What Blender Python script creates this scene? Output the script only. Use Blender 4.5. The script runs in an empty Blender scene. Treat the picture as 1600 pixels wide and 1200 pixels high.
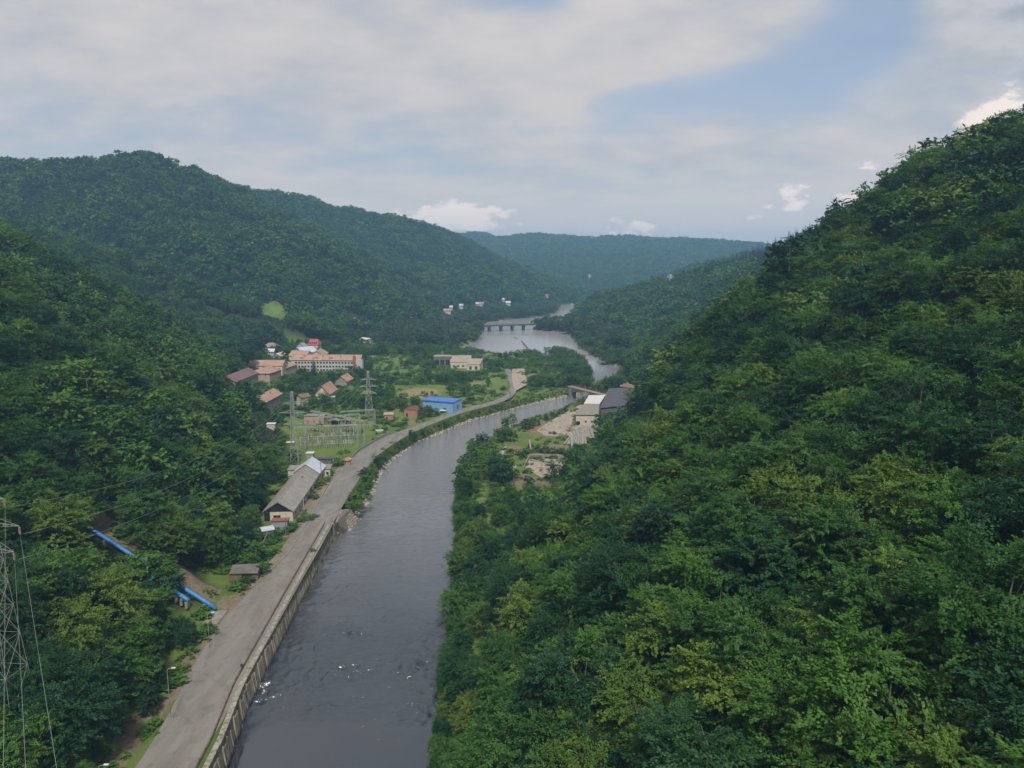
import bpy, bmesh, math, random
import numpy as np
from mathutils import Vector, Matrix, noise

random.seed(7)
RNG = np.random.default_rng(11)
R = math.radians
scene = bpy.context.scene
COL = scene.collection

# ------------------------------------------------------------------ camera
CAM_H = 96.0
PITCH = R(9.34)
FPX = 1155.0                       # focal length in pixels of the 1600 px wide photograph
cam_d = bpy.data.cameras.new('camera')
cam = bpy.data.objects.new('camera', cam_d)
COL.objects.link(cam)
cam.location = (0, 0, CAM_H)
cam.rotation_euler = (R(90) - PITCH, 0, 0)
cam_d.sensor_width = 36
cam_d.lens = 36 * FPX / 1600
cam_d.clip_start = 0.5
cam_d.clip_end = 20000
scene.camera = cam

# ------------------------------------------------------------------ sky
SUN_EL, SUN_AZ = R(54), R(172)    # azimuth measured from +Y (down the valley) towards +X
world = bpy.data.worlds.new('World')
scene.world = world
world.use_nodes = True
wt = world.node_tree
wt.nodes.clear()

def N(t, kind, **kw):
    n = t.nodes.new(kind)
    for k, v in kw.items():
        setattr(n, k, v)
    return n

def L(t, a, b):
    t.links.new(a, b)

def mth(t, op, a, b=None, clamp=False):
    n = N(t, 'ShaderNodeMath', operation=op, use_clamp=clamp)
    for i, v in enumerate((a, b)):
        if v is None:
            continue
        if isinstance(v, (int, float)):
            n.inputs[i].default_value = v
        else:
            L(t, v, n.inputs[i])
    return n.outputs[0]

def maprange(t, v, a, b, c=0.0, d=1.0, smooth=True):
    n = N(t, 'ShaderNodeMapRange', interpolation_type='SMOOTHSTEP' if smooth else 'LINEAR')
    L(t, v, n.inputs['Value'])
    n.inputs['From Min'].default_value = a
    n.inputs['From Max'].default_value = b
    n.inputs['To Min'].default_value = c
    n.inputs['To Max'].default_value = d
    return n.outputs['Result']

def mixc(t, f, a, b, blend='MIX'):
    n = N(t, 'ShaderNodeMix', data_type='RGBA', blend_type=blend)
    for s, v in ((n.inputs['Factor'], f), (n.inputs['A'], a), (n.inputs['B'], b)):
        if isinstance(v, (int, float)):
            s.default_value = v
        elif isinstance(v, tuple):
            s.default_value = (*v[:3], 1)
        else:
            L(t, v, s)
    return n.outputs['Result']

def noise_tex(t, vec, scale, detail=5, rough=0.55, dist=0.0):
    n = N(t, 'ShaderNodeTexNoise')
    n.inputs['Scale'].default_value = scale
    n.inputs['Detail'].default_value = detail
    n.inputs['Roughness'].default_value = rough
    n.inputs['Distortion'].default_value = dist
    if vec is not None:
        L(t, vec, n.inputs['Vector'])
    return n.outputs['Fac']

def build_sky():
    t = wt
    out = N(t, 'ShaderNodeOutputWorld')
    bg = N(t, 'ShaderNodeBackground')
    bg.inputs['Strength'].default_value = 0.1
    L(t, bg.outputs[0], out.inputs['Surface'])
    sky = N(t, 'ShaderNodeTexSky', sky_type='NISHITA')
    sky.sun_disc = False
    sky.sun_elevation = SUN_EL
    sky.sun_rotation = SUN_AZ
    sky.altitude = 300
    sky.air_density = 1.0
    sky.dust_density = 2.0
    tc = N(t, 'ShaderNodeTexCoord')
    sep = N(t, 'ShaderNodeSeparateXYZ')
    L(t, tc.outputs['Generated'], sep.inputs[0])
    x, y, z = sep.outputs
    az = mth(t, 'MULTIPLY', mth(t, 'ARCTAN2', x, y), 180 / math.pi)
    el = mth(t, 'MULTIPLY', mth(t, 'ARCSINE', z), 180 / math.pi)
    # cloud sheet coordinates: a flat layer seen in perspective
    den = mth(t, 'ADD', mth(t, 'MAXIMUM', z, 0.0), 0.22)
    cx = mth(t, 'DIVIDE', x, den)
    cy = mth(t, 'DIVIDE', y, den)
    cmb = N(t, 'ShaderNodeCombineXYZ')
    L(t, cx, cmb.inputs[0]); L(t, cy, cmb.inputs[1])
    sheet = cmb.outputs[0]
    mp = N(t, 'ShaderNodeMapping')
    L(t, sheet, mp.inputs[0])
    mp.inputs['Rotation'].default_value = (0, 0, R(50))
    mp.inputs['Scale'].default_value = (0.8, 1.0, 1)
    mp.inputs['Location'].default_value = (3.1, 1.7, 0)
    big = noise_tex(t, mp.outputs[0], 0.95, 4, 0.55)
    fine = noise_tex(t, mp.outputs[0], 4.2, 5, 0.6)

    def blob(a0, e0, ra, re, tilt=0.0):
        da = mth(t, 'SUBTRACT', az, a0)
        de = mth(t, 'SUBTRACT', el, e0)
        c, s = math.cos(tilt), math.sin(tilt)
        ua = mth(t, 'ADD', mth(t, 'MULTIPLY', da, c / ra), mth(t, 'MULTIPLY', de, s / ra))
        ue = mth(t, 'SUBTRACT', mth(t, 'MULTIPLY', de, c / re), mth(t, 'MULTIPLY', da, s / re))
        r2 = mth(t, 'ADD', mth(t, 'MULTIPLY', ua, ua), mth(t, 'MULTIPLY', ue, ue))
        return mth(t, 'EXPONENT', mth(t, 'MULTIPLY', r2, -1.0))

    cov = mth(t, 'ADD', mth(t, 'MULTIPLY', big, 0.75), mth(t, 'MULTIPLY', fine, 0.28))
    cov = mth(t, 'ADD', cov, 0.20)
    for b, w in ((blob(12, 11.6, 9, 2.0, 0.12), -0.36),
                 (blob(24, 15.0, 6, 3.2, 0.9), -0.30),
                 (blob(-30, 13, 12, 5), 0.10),
                 (blob(3, 14, 14, 4), 0.14),
                 (blob(2, 18.2, 3.5, 0.9), -0.22),
                 (blob(-34, 11, 7, 3.0), -0.10),
                 (blob(-20, 6.5, 12, 1.6), -0.05), (blob(5, 3.5, 30, 3.0), 0.16),
                 (blob(34, 17.5, 6.0, 4.2, 0.5), 0.50)):
        cov = mth(t, 'ADD', cov, mth(t, 'MULTIPLY', b, w))
    mask = maprange(t, cov, 0.47, 0.82)
    # shading inside the sheet: thin parts bluish, thick parts grey to warm white
    shade = mth(t, 'ADD', mth(t, 'MULTIPLY', fine, 0.6), mth(t, 'MULTIPLY', big, 0.4))
    c1 = mixc(t, maprange(t, shade, 0.35, 0.65), (4.0, 4.05, 4.3), (5.3, 4.98, 4.9))
    low = maprange(t, el, 1.0, 9.0)
    c1 = mixc(t, low, (6.1, 5.65, 5.45), c1)
    grey = maprange(t, mth(t, 'MULTIPLY', blob(35, 17.5, 7, 4.5, 0.6), 1.0), 0.1, 0.8)
    c1 = mixc(t, grey, c1, mixc(t, maprange(t, fine, 0.35, 0.65), (2.7, 2.9, 3.4), (4.7, 4.7, 4.95)))
    # clear part of the sky: Nishita veiled by thin high cloud
    clear = mixc(t, 1.0, sky.outputs[0], (0.80, 0.86, 0.90), 'MULTIPLY')
    veil = mixc(t, maprange(t, big, 0.3, 0.7, 0.45, 0.75), clear, (3.9, 4.4, 5.3))
    col = mixc(t, mask, veil, c1)
    # fair-weather cumulus standing low over the hills
    ae = N(t, 'ShaderNodeCombineXYZ')
    L(t, mth(t, 'MULTIPLY', az, 0.45), ae.inputs[0])
    L(t, mth(t, 'MULTIPLY', el, 0.95), ae.inputs[1])
    bil = noise_tex(t, ae.outputs[0], 1.05, 5, 0.62)
    bil2 = big
    cum = None
    for b, w in ((blob(-4.2, 3.4, 5.2, 1.7), 1.15), (blob(-1.0, 2.8, 3.0, 1.2), 0.7),
                 (blob(4.2, 2.0, 2.6, 0.9), 0.65), (blob(9.0, 2.3, 2.6, 1.2), 1.0),
                 (blob(20.5, 4.4, 3.6, 1.3), 0.78), (blob(23.5, 4.3, 2.5, 0.9, 0.3), 0.7),
                 (blob(26.0, 5.8, 2.0, 1.3), 0.6),
                 (blob(32.0, 8.4, 2.6, 2.0, 0.6), 1.15), (blob(15, 3.0, 9, 1.4), 0.35)):
        v = mth(t, 'MULTIPLY', b, w)
        cum = v if cum is None else mth(t, 'MAXIMUM', cum, v)
    outside = maprange(t, mth(t, 'ABSOLUTE', az), 38.0, 46.0)     # the same kind of cloud goes on round the horizon
    belt = mth(t, 'MULTIPLY', maprange(t, bil2, 0.42, 0.62), mth(t, 'EXPONENT', mth(t, 'MULTIPLY', mth(t, 'MULTIPLY', mth(t, 'SUBTRACT', el, 3.5), mth(t, 'SUBTRACT', el, 3.5)), -0.18)))
    cum = mth(t, 'MAXIMUM', cum, mth(t, 'MULTIPLY', belt, outside))
    cd = mth(t, 'ADD', cum, mth(t, 'MULTIPLY', mth(t, 'SUBTRACT', bil, 0.5), 1.7))
    cmask = maprange(t, cd, 0.30, 0.80)
    cbright = maprange(t, mth(t, 'ADD', cd, mth(t, 'MULTIPLY', mth(t, 'SUBTRACT', bil, 0.5), 0.8)), 0.5, 0.95)
    ccol = mixc(t, cbright, (5.2, 4.95, 5.05), (8.6, 7.4, 6.7))
    col = mixc(t, mth(t, 'MULTIPLY', cmask, 0.92), col, ccol)
    # ground half of the dome, never seen: keep it dark
    col = mixc(t, maprange(t, z, -0.08, -0.02), (0.4, 0.45, 0.4), col)
    L(t, col, bg.inputs['Color'])
build_sky()
world.cycles.sampling_method = 'MANUAL'
world.cycles.sample_map_resolution = 256

sun_d = bpy.data.lights.new('sun', 'SUN')
sun_d.energy = 3.4
sun_d.angle = R(6)
sun_d.color = (1.0, 0.96, 0.90)
sun = bpy.data.objects.new('sun', sun_d)
COL.objects.link(sun)
sd = Vector((math.sin(SUN_AZ) * math.cos(SUN_EL), math.cos(SUN_AZ) * math.cos(SUN_EL), math.sin(SUN_EL)))
sun.rotation_euler = sd.to_track_quat('Z', 'Y').to_euler()
sun.location = (-60, -60, 300)

vs = scene.view_settings
vs.view_transform = 'Standard'
vs.look = 'None'
vs.gamma = 1
vs.exposure = 0.36
vs.use_curve_mapping = False
scene.cycles.use_denoising = True
scene.cycles.max_bounces = 6
scene.cycles.diffuse_bounces = 3
scene.cycles.glossy_bounces = 2
scene.cycles.transmission_bounces = 3
scene.cycles.transparent_max_bounces = 6
scene.cycles.volume_bounces = 0

# ------------------------------------------------------------------ projection helpers (plan positions surveyed off the photograph)
CP, SP = math.cos(PITCH), math.sin(PITCH)

def ray(px, py):
    a, b = (px - 800) / FPX, (600 - py) / FPX
    return np.array([a, CP + b * SP, b * CP - SP])

def P(px, py, z=0.0):
    """plan point where the line of sight through a pixel meets height z"""
    r = ray(px, py)
    k = (z - CAM_H) / r[2]
    return (float(r[0] * k), float(r[1] * k))

def project(x, y, z):
    dz = z - CAM_H
    D = y * CP - dz * SP
    v = y * SP + dz * CP
    return 800 + FPX * x / D, 600 - FPX * v / D, D

# ------------------------------------------------------------------ tagging helpers
def tag(o, label=None, cat=None, group=None, kind=None):
    if label: o['label'] = label
    if cat: o['category'] = cat
    if group: o['group'] = group
    if kind: o['kind'] = kind
    return o

def empty(name, loc=(0, 0, 0), rz=0.0):
    o = bpy.data.objects.new(name, None)
    o.empty_display_size = 0.5
    COL.objects.link(o)
    o.location = loc
    o.rotation_euler = (0, 0, rz)
    return o

def mesh_obj(name, me, parent=None):
    o = bpy.data.objects.new(name, me)
    COL.objects.link(o)
    if parent is not None:
        o.parent = parent
    return o

def np_mesh(name, verts, faces, mats=(), smooth=False, mat_idx=None):
    """fast mesh from arrays; faces is (n,3) or (n,4)"""
    me = bpy.data.meshes.new(name)
    verts = np.asarray(verts, dtype=np.float32)
    faces = np.asarray(faces, dtype=np.int32)
    k = faces.shape[1]
    me.vertices.add(len(verts))
    me.vertices.foreach_set('co', verts.ravel())
    me.loops.add(faces.size)
    me.loops.foreach_set('vertex_index', faces.ravel())
    me.polygons.add(len(faces))
    me.polygons.foreach_set('loop_start', np.arange(0, faces.size, k, dtype=np.int32))
    me.polygons.foreach_set('loop_total', np.full(len(faces), k, dtype=np.int32))
    if mat_idx is not None:
        me.polygons.foreach_set('material_index', np.asarray(mat_idx, dtype=np.int32))
    if smooth:
        me.polygons.foreach_set('use_smooth', np.ones(len(faces), dtype=bool))
    for m in mats:
        me.materials.append(m)
    me.update(calc_edges=True)
    return me
# ------------------------------------------------------------------ materials
MAT = {}
def new_mat(name):
    m = bpy.data.materials.new(name)
    m.use_nodes = True
    t = m.node_tree
    t.nodes.clear()
    out = N(t, 'ShaderNodeOutputMaterial')
    b = N(t, 'ShaderNodeBsdfPrincipled')
    L(t, b.outputs[0], out.inputs['Surface'])
    MAT[name] = m
    return m, t, b, out

def pos(t, scale=(1, 1, 1), obj=False):
    if obj:
        tc = N(t, 'ShaderNodeTexCoord'); src = tc.outputs['Object']
    else:
        g = N(t, 'ShaderNodeNewGeometry'); src = g.outputs['Position']
    mp = N(t, 'ShaderNodeMapping')
    L(t, src, mp.inputs[0])
    mp.inputs['Scale'].default_value = scale
    return mp.outputs[0]

def bump(t, h, strength, dist=0.1):
    b = N(t, 'ShaderNodeBump')
    b.inputs['Strength'].default_value = strength
    b.inputs['Distance'].default_value = dist
    L(t, h, b.inputs['Height'])
    return b.outputs[0]

def worn(name, c1, c2, scale=0.6, rough=0.85, stain=None, fine=6.0, aniso=(1, 1, 1), bmp=0.3, spec=0.3, metal=0.0, stain_lo=0.55, stain_hi=0.7):
    """a surface of two close tones, a stain tone and fine relief"""
    m, t, b, out = new_mat(name)
    v = pos(t, aniso)
    n1 = noise_tex(t, v, scale, 6, 0.6)
    n2 = noise_tex(t, v, fine, 4, 0.6)
    col = mixc(t, maprange(t, n1, 0.3, 0.7), c1, c2)
    col = mixc(t, mth(t, 'MULTIPLY', maprange(t, n2, 0.3, 0.75), 0.35), col, tuple(0.6 * c for c in c1))
    if stain:
        n3 = noise_tex(t, pos(t, (aniso[0], aniso[1], aniso[2] * 0.35)), scale * 2.3, 6, 0.7, 0.5)
        col = mixc(t, mth(t, 'MULTIPLY', maprange(t, n3, stain_lo, stain_hi), 0.8), col, stain)
    L(t, col, b.inputs['Base Color'])
    b.inputs['Roughness'].default_value = rough
    b.inputs['Specular IOR Level'].default_value = spec
    b.inputs['Metallic'].default_value = metal
    if bmp:
        L(t, bump(t, n2, bmp, 0.05), b.inputs['Normal'])
    return m

def rows(name, c1, c2, period, axis=0, depth=0.4, rough=0.6, **kw):
    """sheet or tile roofing: fine parallel relief running down the slope (object space)"""
    m, t, b, out = new_mat(name)
    tc = N(t, 'ShaderNodeTexCoord')
    sep = N(t, 'ShaderNodeSeparateXYZ')
    L(t, tc.outputs['Object'], sep.inputs[0])
    s = mth(t, 'SINE', mth(t, 'MULTIPLY', sep.outputs[axis], 2 * math.pi / period))
    n1 = noise_tex(t, tc.outputs['Object'], 0.35, 6, 0.65)
    n2 = noise_tex(t, tc.outputs['Object'], 3.0, 5, 0.7)
    col = mixc(t, maprange(t, n1, 0.3, 0.7), c1, c2)
    col = mixc(t, mth(t, 'MULTIPLY', maprange(t, n2, 0.5, 0.75), 0.5), col, tuple(0.5 * c for c in c1))
    L(t, col, b.inputs['Base Color'])
    b.inputs['Roughness'].default_value = rough
    b.inputs['Specular IOR Level'].default_value = kw.get('spec', 0.3)
    L(t, bump(t, s, depth, 0.05), b.inputs['Normal'])
    return m

def plain(name, c, rough=0.6, metal=0.0, spec=0.4):
    m, t, b, out = new_mat(name)
    n2 = noise_tex(t, pos(t, obj=True), 2.5, 4, 0.6)
    L(t, mixc(t, maprange(t, n2, 0.3, 0.75), c, tuple(0.75 * k for k in c)), b.inputs['Base Color'])
    b.inputs['Roughness'].default_value = rough
    b.inputs['Metallic'].default_value = metal
    b.inputs['Specular IOR Level'].default_value = spec
    return m

def foliage(name, dark, light, hue=None, trans=0.25):
    m, t, b, out = new_mat(name)
    oi = N(t, 'ShaderNodeObjectInfo')
    p = pos(t)
    big = noise_tex(t, p, 0.02, 3, 0.5)              # stands of different species
    leaf = noise_tex(t, p, 0.9, 3, 0.6)
    rnd = mth(t, 'ADD', mth(t, 'MULTIPLY', oi.outputs['Random'], 0.62), mth(t, 'MULTIPLY', maprange(t, big, 0.35, 0.65), 0.38))
    base = mixc(t, maprange(t, rnd, 0.1, 1.0, smooth=False), dark, light)
    if hue:
        r2 = mth(t, 'FRACT', mth(t, 'MULTIPLY', oi.outputs['Random'], 7.31))
        base = mixc(t, mth(t, 'MULTIPLY', maprange(t, r2, 0.62, 0.95), 0.85), base, hue)
    col = mixc(t, maprange(t, leaf, 0.3, 0.75), tuple(0.65 * k for k in (1, 1, 1)), (1.25, 1.25, 1.1))
    base = mixc(t, 1.0, base, col, 'MULTIPLY')
    L(t, base, b.inputs['Base Color'])
    b.inputs['Roughness'].default_value = 0.55
    b.inputs['Specular IOR Level'].default_value = 0.22
    tr = N(t, 'ShaderNodeBsdfTranslucent')
    L(t, mixc(t, 1.0, base, (1.25, 1.35, 0.6), 'MULTIPLY'), tr.inputs['Color'])
    mx = N(t, 'ShaderNodeMixShader')
    mx.inputs[0].default_value = trans
    L(t, b.outputs[0], mx.inputs[1]); L(t, tr.outputs[0], mx.inputs[2])
    L(t, mx.outputs[0], out.inputs['Surface'])
    return m

foliage('leaf_green', (0.031, 0.096, 0.020), (0.088, 0.194, 0.031), (0.110, 0.186, 0.030), trans=0.32)
foliage('leaf_dark', (0.014, 0.055, 0.020), (0.030, 0.090, 0.030))
foliage('leaf_yellow', (0.100, 0.175, 0.022), (0.140, 0.205, 0.030))
foliage('leaf_willow', (0.060, 0.095, 0.050), (0.095, 0.130, 0.070))
foliage('leaf_bright', (0.060, 0.150, 0.022), (0.090, 0.190, 0.028))
foliage('needle', (0.007, 0.020, 0.018), (0.012, 0.030, 0.023), trans=0.1)
worn('bark', (0.10, 0.085, 0.07), (0.16, 0.14, 0.12), 1.5)

worn('concrete', (0.19, 0.175, 0.145), (0.27, 0.25, 0.21), 0.5, stain=(0.10, 0.095, 0.08), bmp=0.4)
worn('concrete_light', (0.25, 0.235, 0.185), (0.33, 0.31, 0.25), 0.5, stain=(0.14, 0.13, 0.10), bmp=0.3)
def streaked(name, c1, c2):
    m, t, b, out = new_mat(name)
    a = noise_tex(t, pos(t, (1, 1, 0.12)), 1.1, 6, 0.7)
    c = noise_tex(t, pos(t), 0.35, 5, 0.65)
    f = noise_tex(t, pos(t), 5.0, 4, 0.7)
    g = N(t, 'ShaderNodeNewGeometry'); sp = N(t, 'ShaderNodeSeparateXYZ'); L(t, g.outputs['Position'], sp.inputs[0])
    col = mixc(t, maprange(t, c, 0.3, 0.7), c1, c2)
    col = mixc(t, mth(t, 'MULTIPLY', maprange(t, a, 0.42, 0.66), 0.85), col, (0.07, 0.062, 0.045))
    col = mixc(t, mth(t, 'MULTIPLY', maprange(t, noise_tex(t, pos(t, (1, 1, 0.4)), 0.8, 5, 0.7), 0.55, 0.68), 0.7), col, (0.055, 0.075, 0.025))
    tide = maprange(t, mth(t, 'ADD', sp.outputs[2], mth(t, 'MULTIPLY', mth(t, 'SUBTRACT', f, 0.5), 1.2)), 0.5, 1.6)
    col = mixc(t, tide, (0.03, 0.03, 0.024), col)
    L(t, col, b.inputs['Base Color']); b.inputs['Roughness'].default_value = 0.9
    L(t, bump(t, mth(t, 'ADD', f, a), 0.6, 0.15), b.inputs['Normal'])
streaked('wall_concrete', (0.17, 0.15, 0.11), (0.27, 0.245, 0.19))
streaked('wall_concrete_light', (0.24, 0.22, 0.165), (0.33, 0.305, 0.24))
worn('concrete_dark', (0.10, 0.095, 0.085), (0.17, 0.16, 0.14), 0.6, stain=(0.05, 0.05, 0.045), bmp=0.4)
worn('slab', (0.27, 0.22, 0.17), (0.36, 0.30, 0.24), 0.22, stain=(0.20, 0.17, 0.12), bmp=0.2)
worn('rubble', (0.30, 0.26, 0.21), (0.42, 0.38, 0.32), 1.2, stain=(0.12, 0.10, 0.08), bmp=0.8)
worn('rust', (0.20, 0.085, 0.05), (0.30, 0.13, 0.08), 1.0, stain=(0.10, 0.05, 0.035))
worn('brick_wall', (0.30, 0.15, 0.10), (0.38, 0.20, 0.14), 1.0, stain=(0.18, 0.12, 0.09))
worn('plaster', (0.46, 0.41, 0.31), (0.56, 0.50, 0.39), 0.4, stain=(0.26, 0.22, 0.16))
worn('plaster_grey', (0.22, 0.205, 0.18), (0.30, 0.28, 0.24), 0.4, stain=(0.13, 0.12, 0.1))
worn('plaster_white', (0.40, 0.385, 0.35), (0.49, 0.47, 0.43), 0.4, stain=(0.38, 0.35, 0.30))
worn('plaster_pink', (0.33, 0.225, 0.175), (0.41, 0.29, 0.235), 0.5, stain=(0.3, 0.22, 0.18))
worn('old_wood', (0.12, 0.09, 0.06), (0.20, 0.15, 0.10), 1.0)
rows('roof_clay', (0.27, 0.165, 0.115), (0.36, 0.245, 0.175), 0.9, 0)
rows('roof_clay_bright', (0.31, 0.165, 0.11), (0.38, 0.23, 0.16), 0.9, 0)
rows('roof_red', (0.34, 0.055, 0.065), (0.40, 0.09, 0.10), 0.8, 0)
rows('roof_brown', (0.13, 0.08, 0.07), (0.18, 0.11, 0.10), 0.9, 0)
rows('roof_grey', (0.20, 0.185, 0.165), (0.28, 0.26, 0.235), 1.1, 0, 0.5)
rows('roof_metal', (0.38, 0.40, 0.45), (0.46, 0.49, 0.55), 0.9, 0, 0.4, 0.4)
rows('roof_dark', (0.060, 0.055, 0.065), (0.085, 0.078, 0.090), 1.2, 0, 0.3)
rows('roof_white', (0.50, 0.47, 0.45), (0.58, 0.55, 0.52), 1.2, 0, 0.2)
rows('cladding_blue', (0.16, 0.30, 0.46), (0.20, 0.36, 0.52), 0.5, 0, 0.5, 0.5)
rows('roof_blue', (0.05, 0.14, 0.42), (0.07, 0.18, 0.48), 0.6, 0, 0.3, 0.5)
worn('dirt_path', (0.15, 0.125, 0.09), (0.22, 0.19, 0.145), 0.4, stain=(0.07, 0.085, 0.035), bmp=0.5)
plain('bridge_dark', (0.045, 0.042, 0.040), 0.9)
plain('steel_grey', (0.20, 0.20, 0.20), 0.5)
worn('pipe_blue', (0.035, 0.17, 0.42), (0.05, 0.21, 0.50), 0.8, rough=0.5, stain=(0.05, 0.12, 0.22))
plain('galvanised', (0.38, 0.40, 0.37), 0.55, 0.2)
plain('wire_metal', (0.36, 0.37, 0.35), 0.5, 0.3)
plain('white_paint', (0.60, 0.60, 0.59), 0.4)
plain('dark_glass', (0.015, 0.017, 0.02), 0.15, spec=0.6)
plain('dark_void', (0.012, 0.011, 0.010), 0.9)
plain('porcelain', (0.30, 0.20, 0.15), 0.25)
plain('porcelain_white', (0.45, 0.45, 0.44), 0.3)
plain('red_paint', (0.35, 0.05, 0.04), 0.5)
plain('cloth_dark', (0.02, 0.022, 0.06), 0.9)
plain('skin', (0.45, 0.28, 0.2), 0.6)
plain('window_frame', (0.4, 0.38, 0.34), 0.6)
plain('bluish_wall', (0.26, 0.26, 0.30), 0.7)

def mat_ground():
    m, t, b, out = new_mat('ground')
    p = pos(t)
    g = N(t, 'ShaderNodeNewGeometry')
    att = N(t, 'ShaderNodeAttribute'); att.attribute_name = 'zone'   # r forest floor, g grass, b bare earth
    sep = N(t, 'ShaderNodeSeparateColor'); L(t, att.outputs['Color'], sep.inputs[0])
    a = noise_tex(t, p, 0.08, 6, 0.65)
    c = noise_tex(t, p, 0.9, 6, 0.7)
    f = noise_tex(t, p, 5.0, 4, 0.7)
    grass = mixc(t, maprange(t, a, 0.35, 0.65), (0.075, 0.135, 0.026), (0.140, 0.190, 0.045))
    grass = mixc(t, mth(t, 'MULTIPLY', maprange(t, c, 0.45, 0.75), 0.7), grass, (0.17, 0.16, 0.065))
    grass = mixc(t, mth(t, 'MULTIPLY', maprange(t, f, 0.4, 0.8), 0.5), grass, (0.03, 0.06, 0.014))
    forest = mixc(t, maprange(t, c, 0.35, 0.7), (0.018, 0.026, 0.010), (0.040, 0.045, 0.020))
    earth = mixc(t, maprange(t, c, 0.3, 0.7), (0.15, 0.11, 0.07), (0.25, 0.20, 0.14))
    earth = mixc(t, mth(t, 'MULTIPLY', maprange(t, f, 0.45, 0.7), 0.5), earth, (0.08, 0.065, 0.045))
    dry = mixc(t, maprange(t, f, 0.3, 0.7), (0.20, 0.175, 0.075), (0.26, 0.21, 0.10))
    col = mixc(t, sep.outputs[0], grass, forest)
    col = mixc(t, maprange(t, mth(t, 'ADD', sep.outputs[2], mth(t, 'MULTIPLY', mth(t, 'SUBTRACT', c, 0.5), 0.8)), 0.35, 0.65), col, earth)
    col = mixc(t, maprange(t, mth(t, 'ADD', sep.outputs[1], mth(t, 'MULTIPLY', mth(t, 'SUBTRACT', c, 0.5), 0.6)), 0.35, 0.65), col, dry)
    L(t, col, b.inputs['Base Color'])
    b.inputs['Roughness'].default_value = 0.95
    b.inputs['Specular IOR Level'].default_value = 0.1
    L(t, bump(t, mth(t, 'ADD', c, mth(t, 'MULTIPLY', f, 0.5)), 0.8, 0.6), b.inputs['Normal'])
mat_ground()

def mat_road():
    m, t, b, out = new_mat('asphalt')
    p = pos(t)
    n1 = noise_tex(t, pos(t, (0.5, 0.07, 1)), 0.7, 5, 0.6, 0.3)
    n2 = noise_tex(t, p, 0.35, 6, 0.65)
    n3 = noise_tex(t, p, 9.0, 3, 0.6)
    col = mixc(t, maprange(t, n1, 0.3, 0.7), (0.155, 0.144, 0.124), (0.215, 0.202, 0.176))
    col = mixc(t, mth(t, 'MULTIPLY', maprange(t, n2, 0.55, 0.72), 0.55), col, (0.11, 0.10, 0.09))
    col = mixc(t, mth(t, 'MULTIPLY', maprange(t, noise_tex(t, p, 0.55, 5, 0.7), 0.66, 0.72), 0.8), col, (0.34, 0.32, 0.28))
    crk = N(t, 'ShaderNodeTexVoronoi', feature='DISTANCE_TO_EDGE'); crk.inputs['Scale'].default_value = 0.10; L(t, pos(t, (1.3, 0.8, 1)), crk.inputs['Vector'])
    line = maprange(t, mth(t, 'ADD', crk.outputs['Distance'], mth(t, 'MULTIPLY', mth(t, 'SUBTRACT', n2, 0.5), 0.5)), 0.0, 0.018)
    col = mixc(t, mth(t, 'MULTIPLY', mth(t, 'SUBTRACT', 1.0, line), 0.35), col, (0.08, 0.075, 0.065))
    col = mixc(t, mth(t, 'MULTIPLY', maprange(t, noise_tex(t, pos(t, (0.35, 0.22, 1)), 0.8, 2, 0.4), 0.58, 0.60), 0.35), col, (0.12, 0.115, 0.11))
    col = mixc(t, mth(t, 'MULTIPLY', n3, 0.3), col, (0.12, 0.11, 0.1))
    L(t, col, b.inputs['Base Color'])
    b.inputs['Roughness'].default_value = 0.9
    b.inputs['Specular IOR Level'].default_value = 0.25
    L(t, bump(t, n3, 0.3, 0.03), b.inputs['Normal'])
mat_road()

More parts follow.
